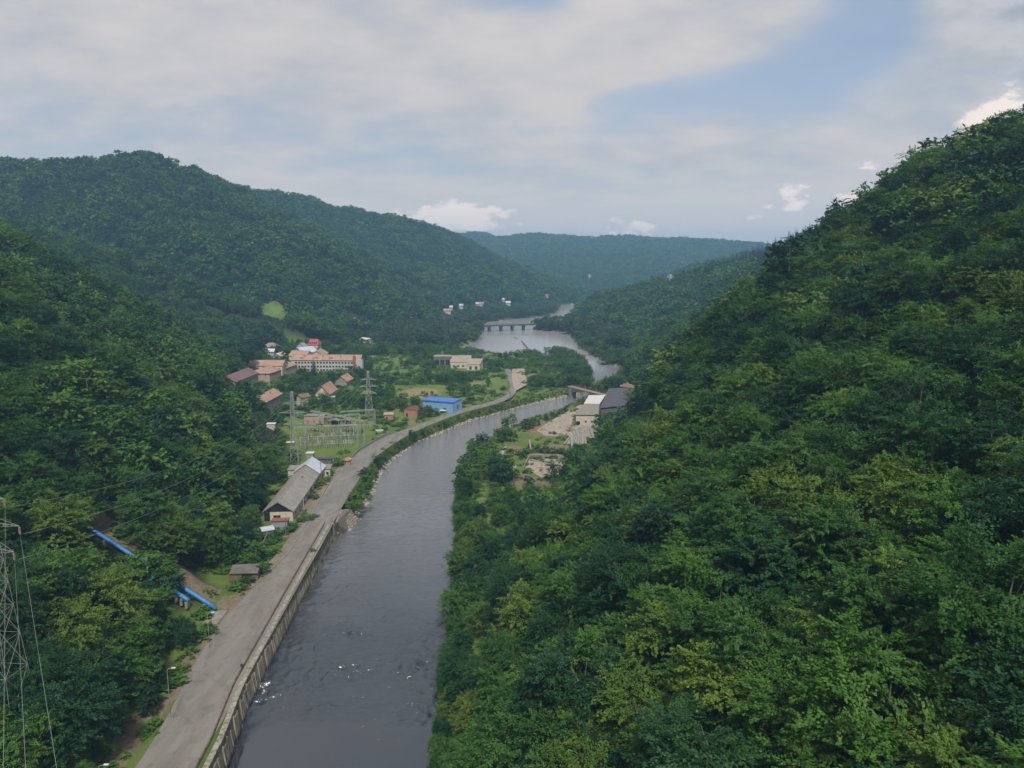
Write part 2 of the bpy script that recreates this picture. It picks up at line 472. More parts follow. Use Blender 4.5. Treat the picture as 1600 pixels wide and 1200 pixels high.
def mat_water():
    m, t, b, out = new_mat('water')
    p = pos(t)
    g = N(t, 'ShaderNodeNewGeometry')
    sep = N(t, 'ShaderNodeSeparateXYZ'); L(t, g.outputs['Position'], sep.inputs[0])
    y = sep.outputs[1]
    # the tailrace leaves the dam calm, boils up about 160 m out, then runs as a rippled river and calms in the lake
    calm = mth(t, 'SUBTRACT', 1.0, maprange(t, y, 560, 700))
    warp = mth(t, 'ADD', y, mth(t, 'MULTIPLY', mth(t, 'SUBTRACT', noise_tex(t, p, 0.06, 3, 0.5), 0.5), 40))
    boil = mth(t, 'MULTIPLY', maprange(t, warp, 134, 150), mth(t, 'SUBTRACT', 1.0, maprange(t, warp, 180, 215)))
    h1 = noise_tex(t, pos(t, (0.30, 0.55, 1)), 1.0, 4, 0.62, 0.6)
    h2 = noise_tex(t, pos(t, (0.9, 1.5, 1)), 1.0, 3, 0.6)
    h3 = noise_tex(t, pos(t, (0.35, 0.75, 1)), 1.1, 6, 0.7, 1.6)
    run = maprange(t, warp, 140, 190, 0.15, 1.0)
    h = mth(t, 'ADD', mth(t, 'MULTIPLY', h1, 0.75), mth(t, 'MULTIPLY', h2, 0.30))
    h = mth(t, 'MULTIPLY', h, mth(t, 'MULTIPLY', run, mth(t, 'ADD', mth(t, 'MULTIPLY', calm, 0.93), 0.07)))
    h = mth(t, 'ADD', h, mth(t, 'MULTIPLY', mth(t, 'MULTIPLY', h3, boil), 0.7))
    h = mth(t, 'ADD', h, mth(t, 'MULTIPLY', mth(t, 'MULTIPLY', noise_tex(t, p, 0.12, 2, 0.5), 0.25), calm))
    b.inputs["Roughness"].default_value = 0.12
    b.inputs['IOR'].default_value = 2.0
    h = mth(t, 'MULTIPLY', h, maprange(t, y, 200, 330, 0.28, 1.0))
    L(t, bump(t, h, 1.0, 1.0), b.inputs['Normal'])
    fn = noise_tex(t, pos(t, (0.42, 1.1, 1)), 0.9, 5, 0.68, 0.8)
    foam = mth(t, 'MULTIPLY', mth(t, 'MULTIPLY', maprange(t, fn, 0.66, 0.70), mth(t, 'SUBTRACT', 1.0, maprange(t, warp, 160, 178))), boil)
    L(t, mixc(t, foam, mixc(t, maprange(t, warp, 165, 320), (0.022, 0.027, 0.034), mixc(t, maprange(t, y, 620, 760), (0.140, 0.145, 0.152), (0.30, 0.29, 0.285))), (0.24, 0.26, 0.27)), b.inputs['Base Color'])  # base colour grows paler downstream and in the lake, painting in reflected sky brightness
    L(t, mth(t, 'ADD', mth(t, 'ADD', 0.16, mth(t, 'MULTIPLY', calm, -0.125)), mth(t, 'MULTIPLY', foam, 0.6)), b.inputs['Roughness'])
mat_water()

def mat_haze():
    m = bpy.data.materials.new('haze_air'); m.use_nodes = True
    t = m.node_tree; t.nodes.clear()
    out = N(t, 'ShaderNodeOutputMaterial')
    v = N(t, 'ShaderNodeVolumePrincipled')
    v.inputs['Color'].default_value = (0.37, 0.69, 1.0, 1)
    v.inputs['Density'].default_value = 0.00021
    v.inputs['Anisotropy'].default_value = 0.1
    L(t, v.outputs[0], out.inputs['Volume'])
    MAT['haze'] = m
mat_haze()
# ------------------------------------------------------------------ plan of the valley
def Pz(z, *pts):
    return [P(a, b, z) for a, b in pts]

# water outline at z = 0, walked down the left bank, round the lake and back up the right bank
left_bank = [(-49.5, 30), (-55.0, 128), (-57.5, 147), (-60.0, 191), (-62.7, 247)] + Pz(0, (545, 828), (563, 800), (583, 770), (593, 742), (615, 716), (650, 692), (700, 671), (740, 656),
    (800, 639), (850, 627), (885, 620), (903, 615))
tip = Pz(0, (922, 610), (928, 604))
penin_right = Pz(0, (930, 597), (926, 582), (917, 567), (905, 556), (885, 549), (868, 546), (856, 548),
    (862, 562), (856, 563), (848, 556))
lake_near = Pz(0, (835, 553), (815, 553), (800, 556), (770, 553), (748, 549), (738, 546), (722, 548), (705, 545))
lake_left = Pz(0, (722, 541), (738, 536), (748, 530), (752, 522), (750, 514), (752, 508), (765, 503), (800, 499),
    (830, 497), (852, 494), (868, 489), (874, 482), (872, 478), (890, 475.5), (924, 475))
lake_right = Pz(0, (928, 479), (915, 486), (902, 491), (893, 498), (888, 507), (870, 508), (850, 509), (832, 511), (832, 515),
    (850, 517), (884, 519), (893, 530), (905, 543), (920, 553), (935, 561), (950, 571), (975, 573), (966, 582), (958, 594), (950, 606), (944, 611))
right_bank = Pz(0, (925, 618), (912, 622), (890, 634), (862, 648), (835, 655), (805, 668), (775, 682), (750, 695), (732, 712), (716, 732),
    (710, 760), (706, 800), (710, 850), (712, 885)) + [(-17.0, 205), (-16.0, 150), (-15.0, 30)]
WATER = np.array(left_bank + tip + penin_right + lake_near + lake_left + lake_right + right_bank)

def seg_dist(x, y, poly, closed=True):
    """distance from points to a polyline"""
    best = np.full(x.shape, 1e18)
    n = len(poly)
    for i in range(n if closed else n - 1):
        ax, ay = poly[i]; bx, by = poly[(i + 1) % n]
        dx, dy = bx - ax, by - ay
        l2 = dx * dx + dy * dy + 1e-9
        k = np.clip(((x - ax) * dx + (y - ay) * dy) / l2, 0, 1)
        d = (x - ax - k * dx) ** 2 + (y - ay - k * dy) ** 2
        best = np.minimum(best, d)
    return np.sqrt(best)

def inside(x, y, poly):
    c = np.zeros(x.shape, bool)
    n = len(poly)
    for i in range(n):
        ax, ay = poly[i]; bx, by = poly[(i + 1) % n]
        if ay == by: continue
        m = ((ay > y) != (by > y)) & (x < (bx - ax) * (y - ay) / (by - ay) + ax)
        c ^= m
    return c

# ridges: crest polyline (x, y, z, reach to its left side, reach to its right side)
RIDGES = [
    # the steep slope right of the river
    ([(215, 20, 165, 226, 400), (200, 150, 158, 205, 400), (174, 262, 146, 157, 380), (183, 300, 117, 150, 300), (172, 345, 101, 124, 280),
      (176, 392, 88, 114, 260), (180, 440, 74, 108, 240), (180, 528, 57, 92, 220), (162, 623, 46, 70, 180), (135, 685, 14, 40, 100)], 0.05),
    # the slope left of the road
    ([(-270, 20, 135, 300, 194), (-262, 120, 125, 300, 184), (-270, 200, 122, 300, 182), (-290, 300, 116, 300, 190), (-292, 420, 109, 300, 132),
      (-286, 447, 92, 200, 120), (-276, 483, 63, 160, 72), (-250, 502, 38, 100, 34), (-232, 520, 15, 50, 20)], 0.05),
    # low shoulder behind it
    ([(-640, 640, 175, 300, 250), (-436, 713, 109, 250, 170), (-374, 727, 74, 200, 130), (-337, 787, 56, 160, 110), (-294, 855, 34, 120, 95), (-240, 905, 18, 90, 70)], 0.06),
    # high hill on the left
    ([(-1300, 950, 250, 500, 480), (-900, 1010, 228, 500, 430), (-693, 1040, 228, 500, 380), (-600, 1060, 226, 480, 360), (-518, 1090, 233, 460, 360), (-477, 1120, 221, 440, 340), (-417, 1157, 195, 400, 300),
      (-343, 1230, 147, 350, 240), (-262, 1272, 80, 260, 190), (-180, 1320, 16, 150, 120)], 0.05),
    # long ridge behind it, falling to the lake
    ([(-1100, 1500, 250, 500, 520), (-700, 1530, 240, 500, 480), (-519, 1545, 226, 500, 440), (-443, 1645, 219, 500, 420), (-379, 1665, 201, 500, 400), (-309, 1740, 199, 480, 400), (-231, 1820, 177, 450, 380),
      (-160, 1885, 149, 420, 340), (-83, 1950, 111, 380, 290), (-10, 2000, 55, 300, 210), (60, 2050, 12, 200, 120)], 0.04),
    # far ridge closing the valley
    ([(-1500, 3700, 235, 900, 1300), (-900, 3620, 225, 900, 1300), (-265, 3460, 197, 900, 1300), (86, 3370, 206, 900, 1250), (380, 3350, 193, 900, 1250), (571, 3360, 198, 900, 1250), (857, 3270, 181, 800, 1150),
      (985, 3130, 147, 800, 1000), (1170, 3000, 120, 800, 900), (1700, 2900, 150, 800, 900)], 0.03),
    # right hand hill beyond the lake
    ([(800, 500, 230, 330, 400), (560, 760, 178, 300, 400), (397, 905, 139, 250, 300), (336, 1060, 104, 215, 250), (322, 1150, 80, 215, 250), (299, 1165, 66, 200, 220), (249, 1212, 58, 160, 180),
      (173, 1262, 38, 90, 130), (112, 1292, 5, 40, 60)], 0.05),
    # rise on the right behind it
    ([(1400, 1300, 190, 500, 500), (900, 1500, 140, 400, 400), (500, 1750, 90, 260, 300), (300, 1900, 20, 110, 150)], 0.04),
]

def vnoise(x, y, s, seed=0.0):
    """cheap smooth value noise on arrays"""
    x = x / s + seed * 17.13; y = y / s + seed * 9.71
    xi = np.floor(x); yi = np.floor(y)
    fx = x - xi; fy = y - yi
    fx = fx * fx * (3 - 2 * fx); fy = fy * fy * (3 - 2 * fy)
    def h(a, b):
        v = np.sin(a * 127.1 + b * 311.7) * 43758.5453
        return v - np.floor(v)
    a = h(xi, yi); b = h(xi + 1, yi); c = h(xi, yi + 1); d = h(xi + 1, yi + 1)
    return (a * (1 - fx) + b * fx) * (1 - fy) + (c * (1 - fx) + d * fx) * fy - 0.5

def hills(x, y, base):
    top = np.zeros(x.shape)
    for pts, rr in RIDGES:
        best = np.full(x.shape, 1e18); H = np.zeros(x.shape)
        for i in range(len(pts) - 1):
            ax, ay, az, al, ar = pts[i]; bx, by, bz, bl, br = pts[i + 1]
            dx, dy = bx - ax, by - ay
            l2 = dx * dx + dy * dy
            k = np.clip(((x - ax) * dx + (y - ay) * dy) / l2, 0, 1)
            ex = x - ax - k * dx; ey = y - ay - k * dy
            d = np.sqrt(ex * ex + ey * ey)
            side = dx * ey - dy * ex          # > 0 left of the walking direction
            w = np.where(side > 0, al + (bl - al) * k, ar + (br - ar) * k)
            cz = az + (bz - az) * k
            q = d / w
            q2 = (np.sqrt(q * q + rr * rr) - rr) / (math.sqrt(1 + rr * rr) - rr)
            h = np.clip(1 - q2, 0, None) * (cz - base)
            H = np.maximum(H, h)
        top = np.maximum(top, H)
    return top

def floor_z(x, y):
    z = np.full(x.shape, 6.0)
    sm = lambda v: np.clip(v, 0, 1) ** 2 * (3 - 2 * np.clip(v, 0, 1))
    z = z + 7.0 * sm((-95 - x) / 170) * sm((y - 380) / 150)
    z = z - 3.2 * sm((y - 560) / 140) * sm((x + 120) / 90)
    z = np.where(x > -30, np.minimum(z, 6.0 - 1.6 * sm((x + 25) / 10) * (y < 560)), z)
    return z

def bank_w(x, y):
    return 0.62

def height(x, y):
    x = np.asarray(x, float); y = np.asarray(y, float)
    base = floor_z(x, y)
    h = hills(x, y, base)
    # gully the penstocks run down in: its floor lies just under the pipes
    t = -77.0 - x
    g = np.exp(-((y - 184.0 - 0.2 * t) / 9.0) ** 4) * np.clip((t + 3) / 6, 0, 1) * np.clip((85 - t) / 25, 0, 1)
    h = h * (1 - g) + np.maximum(0.55 * t - 0.9, 0) * g
    am = np.clip(h / 40, 0, 1)
    rough = vnoise(x, y, 160, 1) * 22 + vnoise(x, y, 62, 2) * 10 + vnoise(x, y, 24, 3) * 3
    far = np.clip((y - 500) / 600, 0.35, 1.0)
    h = h + am * rough * far * (1 - g)
    z = base + np.maximum(h, 0)
    z = z + vnoise(x, y, 14, 4) * 0.5 * np.clip(h, 0, 1)
    sd = seg_dist(x, y, WATER)
    ins = inside(x, y, WATER)
    steep = (x < -40) & (y < 250)
    mid = np.interp(y, [240, 320, 360, 400, 440, 480, 520, 560], [-42, -40, -30, -5, 15, 35, 50, 60])
    slope = np.where(steep, 8.0, np.where((x < mid) & (y < 570), 0.8, 0.62))
    zb = np.where(ins, -np.minimum(sd * 1.2, 3.0) - 0.05, -0.05 + sd * slope)
    z = np.where(ins, np.minimum(zb, -0.05), np.minimum(z, zb))
    # the road bed and its shoulder carry the ground up along the bend
    m = (y > 250) & (y < 640) & (x > -110) & (x < 10) & ~ins
    if m.any():
        xm, ym = x[m], y[m]
        d = np.where(inside(xm, ym, ROADPOLY), 0.0, seg_dist(xm, ym, ROADPOLY))
        z[m] = np.where(d < 0.2, np.minimum(z[m], 5.9), z[m])
    return z

ZR = 6.05
road_left = [(-66, 30), (-70.5, 100)] + Pz(ZR, (222, 1200), (330, 985), (400, 915), (452, 863), (482, 813), (512, 760), (537, 726), (560, 706), (600, 682), (640, 669), (680, 654), (722, 638), (763, 629.5), (785, 621), (795, 613), (797, 602), (793, 589), (788, 577))
road_right = [(-52.5, 30), (-57.3, 100)] + Pz(ZR, (306, 1200), (428, 985), (466, 915), (502, 853), (522, 815), (547, 770), (568, 738), (588, 712), (617, 692), (646, 675), (682, 659.5), (722, 644.5), (765, 634), (795, 624.5), (807, 614), (808, 600), (803, 588), (798, 577))
ROADPOLY = np.array(road_left + road_right[::-1])

def hz(x, y):
    return float(height(np.array([x]), np.array([y]))[0])

def G(px, py, z0=6.0):
    """ground point seen through a pixel: march the sight line until it meets the terrain"""
    r = ray(px, py)
    ts = np.geomspace(60, 4200, 900)
    zz = CAM_H + r[2] * ts
    hh = height(r[0] * ts, r[1] * ts)
    hit = np.nonzero(zz <= hh)[0]
    k = ts[hit[0]] if len(hit) else ts[-1]
    if len(hit) and hit[0] > 0:
        a, b = ts[hit[0] - 1], ts[hit[0]]
        for _ in range(12):
            m = (a + b) / 2
            if CAM_H + r[2] * m <= hz(r[0] * m, r[1] * m): b = m
            else: a = m
        k = b
    return Vector((r[0] * k, r[1] * k, hz(r[0] * k, r[1] * k)))

MEADOW = G(427, 490)

# ------------------------------------------------------------------ terrain sheet
def zones(x, y, z):
    base = floor_z(x, y)
    h = np.clip((z - base) / 3.0, 0, 1)
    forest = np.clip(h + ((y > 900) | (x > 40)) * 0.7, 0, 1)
    dry = np.zeros(x.shape); earth = np.zeros(x.shape)
    def spot(px, py, rx, ry, zz=6.0):
        cx, cy = P(px, py, zz)
        return np.exp(-(((x - cx) / rx) ** 2 + ((y - cy) / ry) ** 2))
    dry = np.maximum(dry, spot(655, 610, 17, 26, 8))
    dry = np.maximum(dry, spot(745, 600, 10, 14, 6) * 0.7)
    for a in ((420, 890, 4, 8), (445, 830, 3.5, 12), (480, 790, 3, 14), (500, 760, 3, 14), (770, 700, 5, 9), (800, 740, 10, 8), (840, 755, 10, 8),
              (870, 700, 14, 18), (862, 665, 18, 24), (800, 700, 6, 14), (785, 725, 7, 9), (815, 745, 9, 8), (855, 752, 11, 7), (640, 660, 5, 8), (400, 905, 5, 6), (365, 940, 5, 5), (830, 583, 14, 16), (850, 590, 10, 12)):
        earth = np.maximum(earth, spot(*a))
    # bare earth in the penstock gully
    e = np.exp(-((y - 188 - 0.2 * (-x - 77)) / 5.0) ** 2) * ((x < -80) & (x > -150))
    earth = np.maximum(earth, e * 0.95)
    earth = np.maximum(earth, np.exp(-((x + 73.5 - (y - 110) * 0.01) / 3.5) ** 2) * (y < 205) * 1.0)      # dirt verge under the trees
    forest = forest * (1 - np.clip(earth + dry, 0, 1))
    # meadow on the far shoulder
    m = np.exp(-(((x - MEADOW[0]) / 28) ** 2 + ((y - MEADOW[1]) / 32) ** 2))
    forest = forest * (1 - np.clip(m * 1.6, 0, 1))
    sd = seg_dist(x, y, WATER)
    earth = np.maximum(earth, np.clip(1 - (sd - 0.5) / 2.2, 0, 1) * np.where((x > -30) & (y < 330), 0.0, np.where((x < 55) & (y < 570), np.clip(1.5 - sd, 0, 1), 0.8)))
    return forest, dry, earth

def build_terrain():
    nr, nc = 470, 420
    ys = np.concatenate([[-60.0], np.geomspace(24, 5200, nr - 1)])
    us = np.linspace(-1.0, 1.0, nc)
    us = us * 0.92 + 0.08 * us ** 3
    X = us[None, :] * (ys[:, None] * 0.95 + 60)
    X = np.where(ys[:, None] < 0, us[None, :] * 160, X)
    Y = np.repeat(ys[:, None], nc, 1)
    Z = height(X, Y)
    v = np.stack([X, Y, Z], -1).reshape(-1, 3)
    i = np.arange(nr - 1)[:, None] * nc + np.arange(nc - 1)[None, :]
    f = np.stack([i, i + 1, i + nc + 1, i + nc], -1).reshape(-1, 4)
    me = np_mesh('ground', v, f, [MAT['ground']], smooth=True)
    fo, dr, ea = zones(v[:, 0], v[:, 1], v[:, 2])
    ca = me.color_attributes.new('zone', 'FLOAT_COLOR', 'POINT')
    ca.data.foreach_set('color', np.stack([fo, dr, ea, np.ones(len(v))], -1).astype(np.float32).ravel())
    o = mesh_obj('ground', me)
    tag(o, 'valley floor and hillsides of earth and grass beneath the forest', kind='structure')
build_terrain()

def waves(X, Y):
    """surface of the tailrace: boils, cross ripples and running chop"""
    wy = Y + vnoise(X, Y, 17, 31) * 16
    sm = lambda a, b, v: np.clip((v - a) / (b - a), 0, 1) ** 2 * (3 - 2 * np.clip((v - a) / (b - a), 0, 1))
    boil = sm(131, 146, wy) * (1 - sm(176, 215, wy))
    run = sm(140, 180, wy)
    patch = np.clip(0.35 + vnoise(X, Y, 9, 35) * 1.6, 0.05, 1)
    wx = X + vnoise(X, Y, 6, 32) * 5; wq = Y + vnoise(X, Y, 5, 33) * 4
    rid = lambda v: 0.5 - np.abs(v) * 2      # crested, like standing waves
    z = 1.5 * boil * patch * (0.75 * rid(vnoise(wx * 0.45, wq, 2.6, 36)) + 0.50 * rid(vnoise(wx * 0.6, wq, 1.5, 37)) + 0.30 * vnoise(X, Y, 0.9, 38))
    arcs = sm(140, 147, wy) * (1 - sm(158, 172, wy))
    z += arcs * 0.5 * rid(vnoise(X + vnoise(X, Y, 4, 51) * 5, Y * 2.6 - np.abs((X + 38) % 13 - 6.5) * 0.9, 3.4, 52)) * (0.4 + patch)
    z += 1.5 * run * (0.34 * vnoise(wx * 0.5, wq, 1.7, 39) + 0.22 * vnoise(X * 0.7, Y, 1.0, 40)) * (0.5 + patch * 0.6)
    z += 0.03 * vnoise(X, Y, 5, 41)
    return z

def build_water():
    xs = np.arange(-68, -8, 0.42); ys = np.arange(96, 300, 0.50)
    X, Y = np.meshgrid(xs, ys)
    edge = np.clip((300 - Y) / 40, 0, 1)
    Z = waves(X, Y) * edge + 0.012
    v = np.stack([X, Y, Z], -1).reshape(-1, 3)
    i = np.arange(len(ys) - 1)[:, None] * len(xs) + np.arange(len(xs) - 1)[None, :]
    f = np.stack([i, i + 1, i + len(xs) + 1, i + len(xs)], -1).reshape(-1, 4)
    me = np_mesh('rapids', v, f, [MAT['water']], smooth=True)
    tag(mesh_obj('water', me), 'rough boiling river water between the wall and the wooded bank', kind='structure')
    # one level sheet under the whole valley; the terrain rises through it at the banks
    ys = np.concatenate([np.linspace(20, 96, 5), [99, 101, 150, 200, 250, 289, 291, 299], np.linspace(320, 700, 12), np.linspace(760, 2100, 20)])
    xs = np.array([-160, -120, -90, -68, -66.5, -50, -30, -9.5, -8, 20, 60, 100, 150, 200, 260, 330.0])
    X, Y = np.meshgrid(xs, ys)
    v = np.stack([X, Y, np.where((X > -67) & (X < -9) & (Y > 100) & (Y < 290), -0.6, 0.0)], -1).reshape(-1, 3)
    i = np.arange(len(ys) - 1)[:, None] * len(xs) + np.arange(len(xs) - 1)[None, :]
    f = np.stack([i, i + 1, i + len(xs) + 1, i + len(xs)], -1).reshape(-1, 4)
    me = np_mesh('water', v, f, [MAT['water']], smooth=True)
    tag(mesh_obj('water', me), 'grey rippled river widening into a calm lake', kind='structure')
build_water()

def build_haze():
    bm = bmesh.new()
    bmesh.ops.create_cube(bm, size=1.0)
    x0, x1, y0, y1, z0, z1 = -5200, 5200, -90, 5300, -4.5, 285
    for v in bm.verts:
        v.co = ((x0 + x1) / 2 + v.co.x * (x1 - x0), (y0 + y1) / 2 + v.co.y * (y1 - y0), (z0 + z1) / 2 + v.co.z * (z1 - z0))
    me = bpy.data.meshes.new('haze'); bm.to_mesh(me); bm.free()
    me.materials.append(MAT['haze'])
    tag(mesh_obj('haze', me), 'pale blue air thickening down the valley', kind='stuff')
build_haze()
# ------------------------------------------------------------------ mesh builder
class MB:
    def __init__(self):
        self.v = []; self.f = []; self.m = []
        self.mat = 0
    def add(self, vs, fs):
        b = len(self.v)
        self.v += [tuple(map(float, p)) for p in vs]
        self.f += [tuple(b + i for i in q) for q in fs]
        self.m += [self.mat] * len(fs)
    def box(self, x0, x1, y0, y1, z0, z1):
        self.add([(x0, y0, z0), (x1, y0, z0), (x1, y1, z0), (x0, y1, z0), (x0, y0, z1), (x1, y0, z1), (x1, y1, z1), (x0, y1, z1)],
                 [(0, 3, 2, 1), (4, 5, 6, 7), (0, 1, 5, 4), (1, 2, 6, 5), (2, 3, 7, 6), (3, 0, 4, 7)])
    def bar(self, a, b, w, h=None):
        """square bar from a to b"""
        h = h or w
        a = Vector(a); b = Vector(b); d = (b - a).normalized()
        s = d.cross(Vector((0, 0, 1)))
        s = s.normalized() if s.length > 1e-4 else Vector((1, 0, 0))
        u = s.cross(d).normalized()
        s = s * w / 2; u = u * h / 2
        self.add([a - s - u, a + s - u, a + s + u, a - s + u, b - s - u, b + s - u, b + s + u, b - s + u],
                 [(0, 3, 2, 1), (4, 5, 6, 7), (0, 1, 5, 4), (1, 2, 6, 5), (2, 3, 7, 6), (3, 0, 4, 7)])
    def tube(self, pts, r, n=8, cap=True):
        pts = [Vector(p) for p in pts]
        rs = r if isinstance(r, (list, tuple)) else [r] * len(pts)
        vs = []
        for k, p in enumerate(pts):
            d = (pts[min(k + 1, len(pts) - 1)] - pts[max(k - 1, 0)]).normalized()
            s = d.cross(Vector((0, 0, 1)))
            s = s.normalized() if s.length > 1e-4 else Vector((1, 0, 0))
            u = s.cross(d).normalized()
            for j in range(n):
                a = 2 * math.pi * j / n
                vs.append(p + (s * math.cos(a) + u * math.sin(a)) * rs[k])
        fs = []
        for k in range(len(pts) - 1):
            for j in range(n):
                a = k * n + j; b = k * n + (j + 1) % n
                fs.append((a, b, b + n, a + n))
        if cap:
            fs.append(tuple(range(n))[::-1]); fs.append(tuple(len(vs) - n + j for j in range(n)))
        self.add(vs, fs)
    def poly(self, pts, z0, z1):
        """extruded outline (counter-clockwise)"""
        n = len(pts)
        vs = [(p[0], p[1], z0 if len(p) < 3 else p[2] + z0) for p in pts] + [(p[0], p[1], z1 if len(p) < 3 else p[2] + z1) for p in pts]
        self.add(vs, [tuple(range(n))[::-1], tuple(range(n, 2 * n))] + [(i, (i + 1) % n, n + (i + 1) % n, n + i) for i in range(n)])
    def mesh(self, name, *mats, smooth=False):
        me = bpy.data.meshes.new(name)
        me.from_pydata(self.v, [], self.f)
        for k in mats: me.materials.append(MAT[k])
        if len(mats) > 1: me.polygons.foreach_set('material_index', self.m)
        if smooth: me.polygons.foreach_set('use_smooth', [True] * len(me.polygons))
        me.update()
        return me
    def obj(self, name, *mats, parent=None, smooth=False, bevel=0):
        o = mesh_obj(name, self.mesh(name, *mats, smooth=smooth), parent)
        if bevel:
            md = o.modifiers.new('edge', 'BEVEL'); md.width = bevel; md.segments = 1
        return o

def box_obj(name, mat, parent, *d):
    b = MB(); b.box(*d); return b.obj(name, mat, parent=parent)

# ------------------------------------------------------------------ windows and doors shared between houses
_win = {}
def add_window(parent, side, u, z, w, h, Lh, Wh, kind='glass', frame='window_frame', name='window'):
    """side R (-y), L (+y), A (-x), B (+x); u along the wall, z sill height; frame proud of the wall, pane inside it"""
    key = (round(w, 2), round(h, 2), frame, name)
    if key not in _win:
        b = MB(); t = 0.10
        b.box(-w / 2, w / 2, -0.10, 0.04, 0, t); b.box(-w / 2, w / 2, -0.10, 0.04, h - t, h)
        b.box(-w / 2, -w / 2 + t, -0.10, 0.04, t, h - t); b.box(w / 2 - t, w / 2, -0.10, 0.04, t, h - t)
        if w > 1.3 and name == 'window': b.box(-0.04, 0.04, -0.08, 0.03, t, h - t)
        _win[key] = b.mesh(name, frame)
    key2 = (round(w, 2), round(h, 2), kind)
    if key2 not in _win:
        b = MB(); b.box(-w / 2 + 0.10, w / 2 - 0.10, -0.05, 0.0, 0.10, h - 0.10)
        _win[key2] = b.mesh('pane', {'glass': 'dark_glass', 'void': 'dark_void', 'wood': 'old_wood', 'rust': 'rust', 'white': 'white_paint'}[kind])
    o = mesh_obj(name, _win[key], parent)
    rz = {'R': 0, 'B': math.pi / 2, 'L': math.pi, 'A': -math.pi / 2}[side]
    loc = {'R': (u, -Wh - 0.01, z), 'L': (u, Wh + 0.01, z), 'A': (-Lh - 0.01, u, z), 'B': (Lh + 0.01, u, z)}[side]
    o.location = loc; o.rotation_euler = (0, 0, rz)
    mesh_obj('pane' if name == 'window' else 'leaf', _win[key2], o)
    return o

HOUSES = []
def house(name, label, A, B, W, ze, zr, wall, roof, zg=None, oh=0.6, hip=0.0, oe=0.5, wins=(), doors=(), cat='house', group=None, mono=0.0, chimney=(), footr=True, gable_mat=None, base_drop=2.5):
    """A, B plan ends of the roof ridge; W overall roof width; ze eaves, zr ridge"""
    A = Vector((A[0], A[1])); B = Vector((B[0], B[1]))
    c = (A + B) / 2; L_ = (B - A).length
    rz = math.atan2(B.y - A.y, B.x - A.x)
    if zg is None: zg = hz(c.x, c.y)
    r = empty(name, (c.x, c.y, zg), rz)
    tag(r, label, cat, group)
    e, k = ze - zg, zr - zg
    Lh, Wh = L_ / 2 - oh, W / 2 - oe          # wall half sizes
    Ro, Rw = L_ / 2, W / 2
    s = (k - e) / Rw                          # roof pitch
    ew = e + s * oe - 0.16                     # wall top under the roof skin
    b = MB()
    b.box(-Lh, Lh, -Wh, Wh, -base_drop, e + s * oe - 0.2)
    if hip <= 0 and k - e > 0.4:
        top = k - 0.22
        for x0, x1 in ((-Lh, -Lh + 0.25), (Lh - 0.25, Lh)):
            b.add([(x0, -Wh, ew - 0.04), (x1, -Wh, ew - 0.04), (x1, Wh, ew - 0.04), (x0, Wh, ew - 0.04), (x0, 0, top), (x1, 0, top)],
                  [(0, 1, 5, 4), (2, 3, 4, 5), (0, 4, 3), (1, 2, 5)])
    b.obj('wall', wall, parent=r)
    rb = MB(); t = 0.18
    hx = hip
    for sgn in (-1, 1):
        y = sgn * Rw
        lo = [(-Ro, y, e), (Ro, y, e), (Ro - hx, 0, k), (-Ro + hx, 0, k)]
        up = [(p[0], p[1], p[2] + t) for p in lo]
        fs = [(0, 1, 2, 3), (7, 6, 5, 4), (0, 4, 5, 1), (1, 5, 6, 2), (3, 7, 4, 0), (2, 6, 7, 3)]
        rb.add(lo + up, fs if sgn < 0 else [q[::-1] for q in fs])
    if hx > 0:
        for sgn in (-1, 1):
            x = sgn * Ro
            lo = [(x, -Rw, e), (x, Rw, e), (x - sgn * hx, 0, k)]
            up = [(p[0], p[1], p[2] + t) for p in lo]
            fs = [(0, 1, 2), (5, 4, 3), (0, 3, 4, 1), (1, 4, 5, 2), (2, 5, 3, 0)]
            rb.add(lo + up, fs if sgn > 0 else [q[::-1] for q in fs])
    rf = rb.obj('roof', roof, parent=r)
    if k - e > 0.6:
        cb = MB(); cb.box(-Ro + hx, Ro - hx, -0.18, 0.18, k + t - 0.04, k + t + 0.08); cb.obj('ridge_cap', roof, parent=rf)
    for (x, y, w, h) in chimney:
        zb = k - abs(y) * s
        cm = MB(); cm.box(x - w / 2, x + w / 2, y - w / 2, y + w / 2, zb - 0.3, zb + h); cm.box(x - w / 2 - .08, x + w / 2 + .08, y - w / 2 - .08, y + w / 2 + .08, zb + h, zb + h + .15)
        cm.obj('chimney', 'brick_wall', parent=rf)
    for q in wins:
        side, n, z, w, h = q[:5]; kind = q[5] if len(q) > 5 else 'glass'
        u0, u1 = (q[6], q[7]) if len(q) > 7 else (-0.9, 0.9)
        half = Lh if side in 'LR' else Wh
        for i in range(n):
            u = half * (u0 + (u1 - u0) * ((i + 0.5) / n))
            add_window(r, side, u, z, w, h, Lh, Wh, kind)
    for side, u, w, h, kind in doors:
        add_window(r, side, u, 0.05, w, h, Lh, Wh, kind, name='door')
    n = max(1, int(L_ / (W * 0.6)))
    for i in range(n):
        q = A + (B - A) * ((i + 0.5) / n)
        FOOT.append((q.x, q.y, W * 0.62))
    HOUSES.append((name, L_, W, zg, ze, zr))
    return r
FOOT = []

